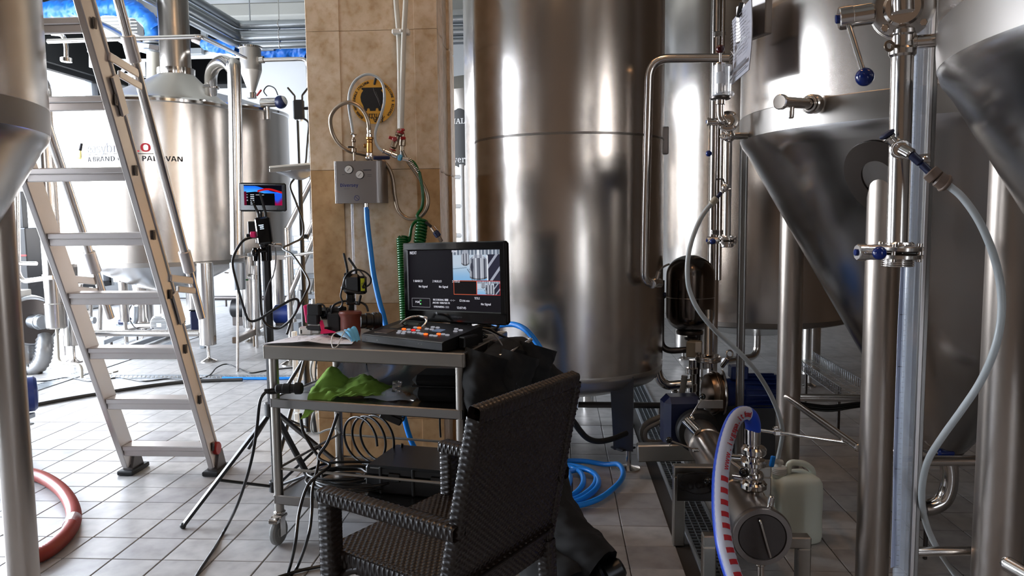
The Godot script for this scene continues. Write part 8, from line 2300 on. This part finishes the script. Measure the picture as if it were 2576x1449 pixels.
func near_valves() -> void:
	var d := 1.66
	var t := thing("butterfly_valve", "big bolted butterfly valve with a lever and blue ball at the top right", "valve", V(0.699,1.724,-1.66))
	butterfly(t, V(0.7,1.724,-1.66), Vector3(-0.35, -0.10, 1), Vector3(-1, -0.10, -0.18).normalized(), 0.060, V(0.607,1.579,-1.6), M.blue_ball)
	wpart("bend", mb().tube(spline([V(0.685,1.708,-1.62),V(0.684,1.731,-1.62),V(0.685,1.761,-1.62),V(0.684,1.822,-1.62)], 6), 0.021, 20), M.polished, t)
	var p := thing("vent_pipe", "thick vertical steel pipe with a side branch to the top right tank", "pipe", V(0.705,1.421,-1.66))
	wpart("pipe", mb().cyl(V(0.707,1.235,-1.66), V(0.704,1.638,-1.66), 0.0215, 28), M.tube_steel, p)
	wpart("tee", mb().cyl(V(0.704,1.637,-1.66), V(0.703,1.681,-1.66), 0.0225, 24).cyl(V(0.714,1.656,-1.66), V(0.792,1.655,-1.63), 0.0135, 20).cyl(V(0.714,1.656,-1.66), V(0.731,1.656,-1.655), 0.0155, 20), M.polished, p)
	wpart("clamp", clamp_ring(V(0.704,1.637,-1.66), Vector3.UP, 0.026, 0.02), M.tube_steel, p)
	wpart("clamp", clamp_ring(V(0.704,1.676,-1.66), Vector3.UP, 0.026, 0.016), M.tube_steel, p)
	wpart("eyelet", mb().torus(V(0.665,1.644,-1.63), Vector3(0.1, 0.0, 1), 0.0085, 0.0032, 24, 8).cyl(V(0.67,1.644,-1.63), V(0.69,1.646,-1.645), 0.004, 8), M.brown_steel, p)
	var l := thing("butterfly_valve", "horizontal butterfly valve with a blue ball on the thick vertical pipe's lower end", "valve", V(0.712,1.226,-1.66))
	butterfly(l, V(0.712,1.228,-1.66), Vector3(0.02, 1, 0.05), Vector3(-1, 0.0, 0.10).normalized(), 0.045, V(0.629,1.231,-1.555), M.blue_ball)
	for k in 4:
		wpart("thread", mb().torus(V(0.709,1.212,-1.66) + Vector3(0, -0.0042 * k, 0), Vector3.UP, 0.030, 0.0022, 32, 6), M.tube_steel, l)
	wpart("thread_core", mb().cyl(V(0.709,1.199,-1.66), V(0.709,1.218,-1.66), 0.0295, 28), M.tube_steel, l)
	var s := thing("sample_cock", "sampling cock with a dark blue knob on the thick vertical pipe", "valve", V(0.694,1.441,-1.63))
	wpart("disc", mb().cyl(V(0.704,1.442,-1.65), V(0.68,1.436,-1.6), 0.0195, 28, 0.004).torus(V(0.68,1.436,-1.6), Vector3(-0.1, -0.1, 1), 0.015, 0.003, 28, 8), M.polished, s)
	wpart("neck", mb().cyl(V(0.683,1.439,-1.61), V(0.662,1.46,-1.61), 0.0095, 14).cyl(V(0.665,1.457,-1.61), V(0.659,1.464,-1.61), 0.013, 14).cyl(V(0.675,1.449,-1.61), V(0.678,1.456,-1.6), 0.003, 8), M.polished, s)
	wpart("knob", mb().cyl(V(0.66,1.464,-1.61), V(0.656,1.47,-1.61), 0.0155, 18, 0.003), M.blue_dark, s)
	wpart("outlet", mb().cyl(V(0.682,1.437,-1.6), V(0.695,1.423,-1.58), 0.012, 16), M.polished, s)
	wpart("barb", mb().cyl(V(0.693,1.424,-1.58), V(0.709,1.405,-1.57), 0.0085, 14).cyl(V(0.709,1.405,-1.57), V(0.723,1.386,-1.56), 0.0075, 14), M.blue_dark, s)
	wpart("nut", mb().cyl(V(0.72,1.389,-1.56), V(0.732,1.376,-1.555), 0.0165, 10, 0.002).cyl(V(0.732,1.376,-1.555), V(0.753,1.362,-1.55), 0.0155, 18, 0.003).torus(V(0.746,1.366,-1.552), Vector3(1, -0.6, 0), 0.0155, 0.003, 24, 6), M.brown_plastic, s)
	var h := thing("milky_hose", "thick milky hose bowing out in a big arc on the far right", "hose", V(0.822,1.109,-1.5))
	wpart("hose", mb().tube(spline([V(0.75,1.363,-1.55), V(0.77,1.337,-1.53), V(0.793,1.29,-1.51), V(0.815,1.23,-1.5), V(0.831,1.17,-1.5), V(0.835,1.109,-1.5), V(0.831,1.046,-1.51), V(0.824,0.978,-1.54), V(0.812,0.912,-1.58), V(0.798,0.848,-1.62), V(0.79,0.787,-1.66), V(0.798,0.73,-1.7), V(0.815,0.665,-1.74), V(0.853,0.59,-1.8), V(0.904,0.512,-1.86), V(0.975,0.425,-1.93), V(1.047,0.34,-2), V(1.378,0.01,-2.54)], 8), 0.0072, 16), M.milky_hose, h)

func level_gauge() -> void:
	var t := thing("level_gauge", "upright metal channel with a clear level tube beside the thick vertical pipe", "gauge", Vector3((V(0.828,1.162,-1.78)).x, 0, -1.78))
	var x := (V(0.82,1.34,-1.78)).x
	wpart("channel", mb().box(Vector3(x, 1.5, -1.78), Vector3(0.011, 2.9, 0.03), Basis(), 0.002), M.alu_dark, t)
	wpart("channel_edge", mb().box(Vector3(x - 0.009, 1.5, -1.765), Vector3(0.008, 2.9, 0.004), Basis(), 0.001), M.aluminium, t)
	wpart("tube", mb().tube([Vector3(x - 0.028, 0.06, -1.78), Vector3(x - 0.028, 2.95, -1.78)], 0.0165, 24, -1.0, false), M.clear_film, t)
	wpart("inner_tube", mb().tube([Vector3(x - 0.030, 0.10, -1.782), Vector3(x - 0.030, 2.95, -1.782)], 0.010, 20, -1.0, false), M.clear_film, t)
	wpart("foot", mb().box(Vector3(x, 0.025, -1.78), Vector3(0.06, 0.05, 0.05)), M.alu_dark, t)
	wpart("bracket", mb().box(V(0.795,1.427,-1.76), Vector3(0.035, 0.02, 0.012), Basis(Vector3(0, 0, 1), 0.1), 0.002).cyl(V(0.799,1.427,-1.75), V(0.792,1.426,-1.735), 0.006, 6).box(Vector3(x - 0.02, 2.35, -1.77), Vector3(0.05, 0.02, 0.012)), M.tube_steel, t)
	var tp := thing("measuring_tape", "white printed measuring tape behind the clear level tube, curling left at its foot", "tape", Vector3(x - 0.05, 0.2, -1.79))
	var pts := [V(0.784,1.799,-1.79), V(0.784,1.603,-1.79), V(0.784,1.429,-1.79), V(0.783,1.252,-1.79), V(0.78,1.071,-1.79), V(0.78,0.886,-1.79), V(0.781,0.746,-1.79), V(0.781,0.605,-1.785), V(0.779,0.487,-1.78)]
	var sp := spline(pts, 6)
	var g := []
	for k in sp.size():
		var q := float(k) / (sp.size() - 1)
		var w := lerpf(0.020, 0.026, q)
		g.append([sp[k] + Vector3(-w * 0.5, 0, 0.008 * q), sp[k], sp[k] + Vector3(w * 0.5, 0, -0.006)])
	wpart("tape", mb().sheet(g, 0.001), M.tape_white, tp)
	var tk := mb()
	var ev := even(sp, 0.012)
	for k in ev.size():
		var long := 0.014 if k % 10 == 0 else (0.009 if k % 5 == 0 else 0.005)
		tk.box(ev[k] + Vector3(0.006 - long * 0.5, 0, 0.004), Vector3(long, 0.0013, 0.0006), Basis(), 0.0)
	wpart("tick_marks", tk, M.grey_print, tp).set_meta("kind", "stuff")
	for k in 9:
		words(str(10 * (22 - 2 * k)), 0.012, 0.0005, M.grey_print, Transform3D(Basis(), ev[mini(12 + 20 * k, ev.size() - 1)] + Vector3(-0.003, 0.006, 0.005)), tp, "numeral")

func screw_pump() -> void:
	var near := V(0.655,0.263,-2.46)
	var far := Vector3((V(0.669,0.249,-3.75)).x, near.y, -3.75)
	var t := thing("screw_pump", "long steel screw pump barrel with a round bolted end cover, on a steel frame", "pump", Vector3(near.x, 0, -3.0))
	var y := (near - far).normalized()
	var l := near.distance_to(far)
	var side := y.cross(Vector3.UP).normalized()
	wpart("barrel", mb().lathe([Vector2(0, 0.06), Vector2(0.062, 0.06), Vector2(0.078, 0.12), Vector2(0.078, 0.27), Vector2(0.083, 0.275), Vector2(0.083, 0.30), Vector2(0.078, 0.305), Vector2(0.078, l - 0.36)], 48, aim(far, near)), M.pump_steel, t)
	wpart("housing", mb().lathe([Vector2(0.078, l - 0.36), Vector2(0.084, l - 0.355), Vector2(0.084, l - 0.33), Vector2(0.080, l - 0.325), Vector2(0.088, l - 0.26), Vector2(0.088, l - 0.02)], 48, aim(far, near)), M.pump_steel, t)
	wpart("end_ring", mb().lathe([Vector2(0.088, l - 0.03), Vector2(0.096, l - 0.025), Vector2(0.098, l - 0.012), Vector2(0.094, l), Vector2(0.078, l), Vector2(0.078, l - 0.006), Vector2(0.074, l - 0.006)], 56, aim(far, near)), M.ring_steel, t)
	wpart("end_cover", mb().cyl(near - y * 0.012, near - y * 0.003, 0.077, 56), M.dark_cover, t)
	wpart("cover_handle", mb().tube(bends([near + Vector3(-0.012, 0.062, 0) - y * 0.004, near + Vector3(-0.010, 0.058, 0) + y * 0.012, near + Vector3(0.024, -0.062, 0) + y * 0.012, near + Vector3(0.026, -0.066, 0) - y * 0.004], 0.01), 0.0042, 10), M.tube_steel, t)
	wpart("stub", mb().cyl(V(0.684,0.328,-2.5), V(0.693,0.388,-2.5), 0.0105, 16), M.polished, t)
	wpart("drain", mb().cyl(near + Vector3(0.002, -0.16, 0.0) - y * 0.02, near + Vector3(0, -0.09, 0) - y * 0.02, 0.011, 14).cyl(near + Vector3(0, -0.105, 0) - y * 0.02, near + Vector3(0, -0.09, 0) - y * 0.02, 0.016, 18), M.polished, t)
	wpart("drive_flange", mb().cyl(far + y * 0.0, far + y * 0.07, 0.105, 36, 0.01), M.rubber, t)
	wpart("gear_case", mb().box(far + Vector3(-0.06, 0.02, -0.08), Vector3(0.20, 0.26, 0.14), Basis(Vector3.UP, 0.1), 0.03).cyl(far + Vector3(-0.02, 0.0, -0.36), far + Vector3(-0.02, 0.0, -0.12), 0.09, 28, 0.012), M.blue_dark, t)
	wpart("side_branch", mb().cyl(V(0.623,0.329,-3.45), V(0.575,0.374,-3.5), 0.024, 18, 0.003), M.polished, t)
	wpart("rating_plate", mb().box(far + Vector3(0.06, 0.13, 0.03), Vector3(0.12, 0.04, 0.01), Basis(), 0.001), M.box_steel, t)
	# levers with black balls
	for q in [[V(0.457,0.366,-3.2), V(0.577,0.309,-3.25), 0.014], [V(0.651,0.482,-3.5), V(0.598,0.389,-3.5), 0.014], [V(0.555,0.31,-2.85), V(0.614,0.304,-2.9), 0.017]]:
		var lv := wpart("lever", mb().cyl(q[0], q[1], 0.0042, 10), M.polished, t)
		wpart("ball_grip", mb().ball(q[0], q[2], 20), M.black_gloss, lv)
	wpart("ear", mb().box(V(0.577,0.309,-3.25), Vector3(0.03, 0.012, 0.03)), M.polished, t)
	wpart("ear", mb().cyl(V(0.598,0.389,-3.5), V(0.606,0.374,-3.5), 0.014, 12), M.polished, t)
	# frame
	for q in [[0.468, 0.80, 0.325, -3.0], [(V(0.514,0.173,-2.62)).x, (V(0.835,0.178,-2.62)).x, 0.205, -2.62]]:
		wpart("cross_rail", mb().box(Vector3((q[0] + q[1]) * 0.5, q[2] - 0.02, q[3]), Vector3(q[1] - q[0] + 0.045, 0.04, 0.045), Basis(), 0.004), M.trolley_steel, t)
		for e in 2:
			wpart("frame_leg", mb().box(Vector3(q[e], (q[2] - 0.04) * 0.5, q[3]), Vector3(0.045, q[2] - 0.04, 0.045), Basis(), 0.004), M.trolley_steel, t)
	var sg := thing("name_plate", "dark glossy name plate with black lettering hung below the pump frame's rear rail", "plate", V(0.527,0.256,-2.94))
	wpart("plate", mb().box(V(0.526,0.258,-2.935), Vector3(0.15, 0.11, 0.006), Basis(), 0.002), M.plate_dark, sg)
	words("Social", 0.05, 0.001, M.ink, Transform3D(Basis(Vector3(0, 0, 1), 0.18), V(0.533,0.272,-2.93)), sg, "lettering", "Droid Serif", true)
	sg.get_child(1).position -= sg.position
	wpart("swoosh", mb().tube(spline([V(0.464,0.287,-2.931),V(0.479,0.309,-2.931),V(0.522,0.319,-2.931),V(0.57,0.317,-2.931)], 6), 0.0016, 6).tube(spline([V(0.48,0.249,-2.931),V(0.515,0.234,-2.931),V(0.553,0.234,-2.931),V(0.583,0.244,-2.931)], 6), 0.0014, 6), M.ink, sg)
	# stack of clamped fittings
	var st := thing("clamp_stack", "upright stack of polished clamped fittings with a black ball lever on the pump", "fitting", V(0.676,0.288,-2.66))
	var z0 := 2.66
	wpart("pipe", mb().cyl(V(0.677,0.267,-2.66), V(0.668,0.509,-2.66), 0.0225, 24), M.polished, st)
	for q in [[1895, 1134, 0.043, 0.030], [1897, 1164, 0.044, 0.024], [1898, 1197, 0.034, 0.030], [1897, 1220, 0.045, 0.028], [1895, 1252, 0.042, 0.030]]:
		var yy: Vector3 = V(0.672,0.49,-2.66) + (V(0.675,0.321,-2.66) - V(0.672,0.49,-2.66)) * ((q[1] - 1134.0) / 118.0)
		wpart("clamp", clamp_ring(yy, Vector3.UP, q[2], q[3]), M.polished, st)
	wpart("hose_tail", mb().cyl(V(0.668,0.507,-2.66), V(0.667,0.541,-2.66), 0.024, 28).cyl(V(0.667,0.515,-2.66), V(0.667,0.569,-2.66), 0.0275, 28, 0.002), M.polished, st)
	wpart("lever", mb().cyl(V(0.664,0.414,-2.62), V(0.605,0.464,-2.5), 0.005, 10), M.polished, st)
	wpart("ball_grip", mb().ball(V(0.597,0.472,-2.48), 0.0165, 24), M.black_gloss, st)
	wpart("side_pipe", mb().cyl(V(0.638,0.354,-2.78), V(0.662,0.375,-2.7), 0.016, 16).cyl(V(0.636,0.391,-2.85), V(0.665,0.383,-2.76), 0.008, 10).cyl(V(0.639,0.406,-2.85), V(0.671,0.419,-2.8), 0.012, 12), M.polished, st)
	# hose with the printed sleeve
	var hp := spline([V(0.668,0.552,-2.66), V(0.666,0.587,-2.655), V(0.651,0.619,-2.64), V(0.622,0.632,-2.62), V(0.594,0.621,-2.6), V(0.569,0.582,-2.58), V(0.545,0.531,-2.54), V(0.524,0.466,-2.49), V(0.51,0.408,-2.43), V(0.502,0.353,-2.37), V(0.5,0.302,-2.31), V(0.509,0.25,-2.26), V(0.525,0.194,-2.2)], 8)
	var h := thing("delivery_hose", "thick blue hose with a white and red printed sleeve arching down from the fittings", "hose", V(0.516,0.401,-2.45))
	wpart("hose", mb().tube(hp, 0.0262, 28), M.hose_blue2, h)
	var sl := []
	var red := []
	var first := 20
	for k in range(first, hp.size()):
		var p: Vector3 = hp[k]
		var d: Vector3 = (hp[mini(k + 1, hp.size() - 1)] - hp[k - 1]).normalized()
		var toc := (Vector3(0.75, 1.31, -0.6) - p)
		var o := (toc - d * toc.dot(d)).normalized()
		var s := o.cross(d).normalized()
		var row := []
		for j in 9:
			var a := lerpf(-0.95, 0.95, j / 8.0)
			row.append(p + (o * cos(a) + s * sin(a)) * (0.0272 + 0.0012 * float(k % 2)))
		sl.append(row)
	wpart("sleeve", mb().sheet(sl, 0.0006), M.sleeve_white, h)
	var ev := []
	for row in sl:
		ev.append(row)
	var nrow: int = sl.size()
	var bl := mb()
	for k in range(int(nrow * 0.50), nrow - 6, 4):
		var m := []
		for i in 2:
			var r0 := []
			for j in range(3, 8):
				var a0: Vector3 = sl[k][j].lerp(sl[k + 2][j], 0.9 * i)
				var ctr: Vector3 = hp[first + k].lerp(hp[first + k + 2], 0.9 * i)
				r0.append(a0 + (a0 - ctr).normalized() * 0.0016)
			m.append(r0)
		bl.sheet(m, 0.0004)
	wpart("red_bands", bl, M.red_print, h).set_meta("kind", "stuff")
	var txt := "www.ivgspa.it"
	for k in txt.length():
		var f := nrow * (0.45 - 0.31 * k / (txt.length() - 1.0))
		var i := int(f)
		var a1: Vector3 = sl[i][5].lerp(sl[i + 1][5], f - i)
		var c1: Vector3 = hp[first + i].lerp(hp[first + i + 1], f - i)
		var yb: Vector3 = (sl[i - 1][5] - sl[i + 2][5]).normalized()     # up along the hose
		var zb := (a1 - c1).normalized()
		zb = (zb - yb * zb.dot(yb)).normalized()
		words(txt[k], 0.024, 0.0005, M.red_print, Transform3D(Basis(yb, zb.cross(yb), zb), a1 + zb * 0.0022), h, "letter", "Droid Sans", true)
		var lt := h.get_child(h.get_child_count() - 1)
		lt.position -= h.position
	for k in 4:
		var f2 := nrow * (0.10 - 0.02 * k)
		var i2 := int(f2)
		var a2: Vector3 = sl[i2][5].lerp(sl[i2 + 1][5], f2 - i2)
		var c2: Vector3 = hp[first + i2].lerp(hp[first + i2 + 1], f2 - i2)
		var yb2: Vector3 = (sl[maxi(i2 - 1, 0)][5] - sl[i2 + 2][5]).normalized()
		var zb2 := (a2 - c2).normalized()
		zb2 = (zb2 - yb2 * zb2.dot(yb2)).normalized()
		words("food"[k], 0.024, 0.0005, M.red_print, Transform3D(Basis(yb2, zb2.cross(yb2), zb2), a2 + zb2 * 0.0022), h, "letter", "Droid Sans", true)
		var lt2 := h.get_child(h.get_child_count() - 1)
		lt2.position -= h.position
	# thin bright rod to the right
	var rd := thing("tie_rod", "thin bright steel rod running right from the fittings past the tank's legs", "rod", V(0.881,0.517,-2.75))
	wpart("rod", mb().cyl(V(0.757,0.483,-2.95), V(0.992,0.53,-2.62), 0.0065, 12), M.polished, rd)
	wpart("rod_end", mb().cyl(V(0.992,0.53,-2.62), V(1.102,0.532,-2.5), 0.0085, 12), M.tube_steel, rd)
	wpart("clamp", mb().box(V(0.814,0.496,-2.87), Vector3(0.034, 0.02, 0.03), Basis(), 0.003).box(V(0.805,0.511,-2.87), Vector3(0.02, 0.012, 0.02), Basis(), 0.003), M.tube_steel, rd)

func canister() -> void:
	var c := V(0.935,0,-3.063)
	var t := thing("canister", "white plastic canister with a moulded handle and a tap in its cap", "canister", Vector3(c.x, 0, c.z), 0.25)
	var g := mb()
	var prof := [[0.0, 0.086, 0.060], [0.008, 0.094, 0.068], [0.03, 0.098, 0.072], [0.10, 0.0965, 0.071], [0.21, 0.098, 0.072], [0.245, 0.095, 0.070], [0.262, 0.086, 0.062], [0.275, 0.066, 0.048], [0.280, 0.0, 0.0]]
	var rows := []
	for q in prof:
		var row := []
		for k in 49:
			var a := TAU * k / 48.0
			var e := 0.32
			row.append(Vector3(signf(cos(a)) * pow(absf(cos(a)), e) * q[1], q[0], signf(sin(a)) * pow(absf(sin(a)), e) * q[2]))
		rows.append(row)
	g.sheet(rows, 0.0, true)
	obj("body", g, M.hdpe, t)
	obj("handle", mb().tube(bends([Vector3(-0.026, 0.265, 0), Vector3(-0.026, 0.322, 0), Vector3(0.045, 0.312, 0), Vector3(0.080, 0.285, 0), Vector3(0.084, 0.25, 0)], 0.025, 6), 0.0125, 14), M.hdpe, t)
	obj("neck", mb().cyl(Vector3(-0.066, 0.262, 0), Vector3(-0.066, 0.30, 0), 0.026, 28, 0.003), M.hdpe, t)
	for k in 4:
		obj("cap_ridge", mb().torus(Vector3(-0.066, 0.281 + 0.007 * k, 0), Vector3.UP, 0.027, 0.0026, 28, 6), M.white_plastic, t)
	obj("cap", mb().cyl(Vector3(-0.066, 0.276, 0), Vector3(-0.066, 0.308, 0), 0.0275, 28, 0.003), M.white_plastic, t)
	obj("tap", mb().cyl(Vector3(-0.066, 0.306, 0), Vector3(-0.078, 0.345, 0), 0.010, 14).cyl(Vector3(-0.092, 0.332, 0), Vector3(-0.052, 0.322, 0), 0.0105, 14), M.white_plastic, t)
	obj("tap_lever", mb().box(Vector3(-0.100, 0.332, 0.006), Vector3(0.022, 0.046, 0.010), Basis(Vector3(0, 0, 1), -0.2), 0.004), M.blue_hose, t)

func frames() -> void:
	# braces between the legs of the large conical tank
	var t := thing("leg_brace", "steel brace tubes joining the legs of the large conical tank", "brace", Vector3(1.0, 0, -2.9))
	wpart("diagonal", mb().cyl(V(0.972,0.526,-3.32), V(0.974,0.544,-2.52), 0.0135, 16), M.tube_steel, t)
	wpart("rear_tube", mb().cyl(V(1.002,0.518,-3.34), V(1.796,0.514,-3.34), 0.0165, 16), M.tube_steel, t)
	wpart("front_tube", mb().cyl(V(1.036,0.518,-2.47), V(1.447,0.524,-2.47), 0.0165, 16), M.tube_steel, t)
	var b := thing("leg_brace", "low steel brace tubes at the top right tank's near leg", "brace", Vector3(1.1, 0, -1.8))
	wpart("low_tube", mb().cyl(V(0.849,0.497,-1.84), V(1.034,0.503,-1.84), 0.0115, 14), M.tube_steel, b)
	wpart("near_tube", mb().cyl(V(0.929,0.579,-1.6), V(0.951,0.578,-1.5), 0.016, 16).ball(V(0.929,0.579,-1.6), 0.016, 12), M.tube_steel, b)
	# wire basket tray behind
	var w := thing("wire_tray", "wire mesh cable tray low down behind the large conical tank's leg", "tray", V(1.649,0.322,-4.8))
	var a := V(1.73,0.259,-5.6)
	var c := V(1.604,0.315,-4.2)
	var d := (c - a)
	var nn := 34
	var m := mb()
	for k in nn:
		var p := a + d * k / (nn - 1)
		m.tube([p + Vector3(-0.09, 0.06, 0), p + Vector3(-0.09, 0, 0), p + Vector3(0.09, 0, 0), p + Vector3(0.09, 0.06, 0)], 0.0028, 5)
	for e in [[-0.09, 0.06], [-0.09, 0.0], [-0.045, 0.0], [0.0, 0.0], [0.045, 0.0], [0.09, 0.0], [0.09, 0.06]]:
		m.tube([a + Vector3(e[0], e[1], 0), c + Vector3(e[0], e[1], 0)], 0.0028, 5)
	wpart("wires", m, M.galvanised, w).set_meta("kind", "stuff")
	for k in 2:
		var p2 := a + d * (0.15 + 0.6 * k)
		wpart("stand", mb().cyl(Vector3(p2.x, 0, p2.z), p2, 0.010, 10), M.dark_steel, w)
	var cb := thing("cable_bundle", "dark cable bundle lying along the rear brace tube of the large tank", "cables", V(1.24,0.476,-3.4))
	for k in 3:
		wpart("cable", mb().tube(spline([V(1.03,0.492,-3.36) + Vector3(0, -0.012 * k, -0.02 * k), V(1.165,0.47,-3.38) + Vector3(0, -0.010 * k, 0), V(1.3,0.485,-3.38) + Vector3(0, -0.008 * k, 0), V(1.468,0.492,-3.38) + Vector3(0, -0.004 * k, 0)], 6), 0.006, 8), M.cable, cb)
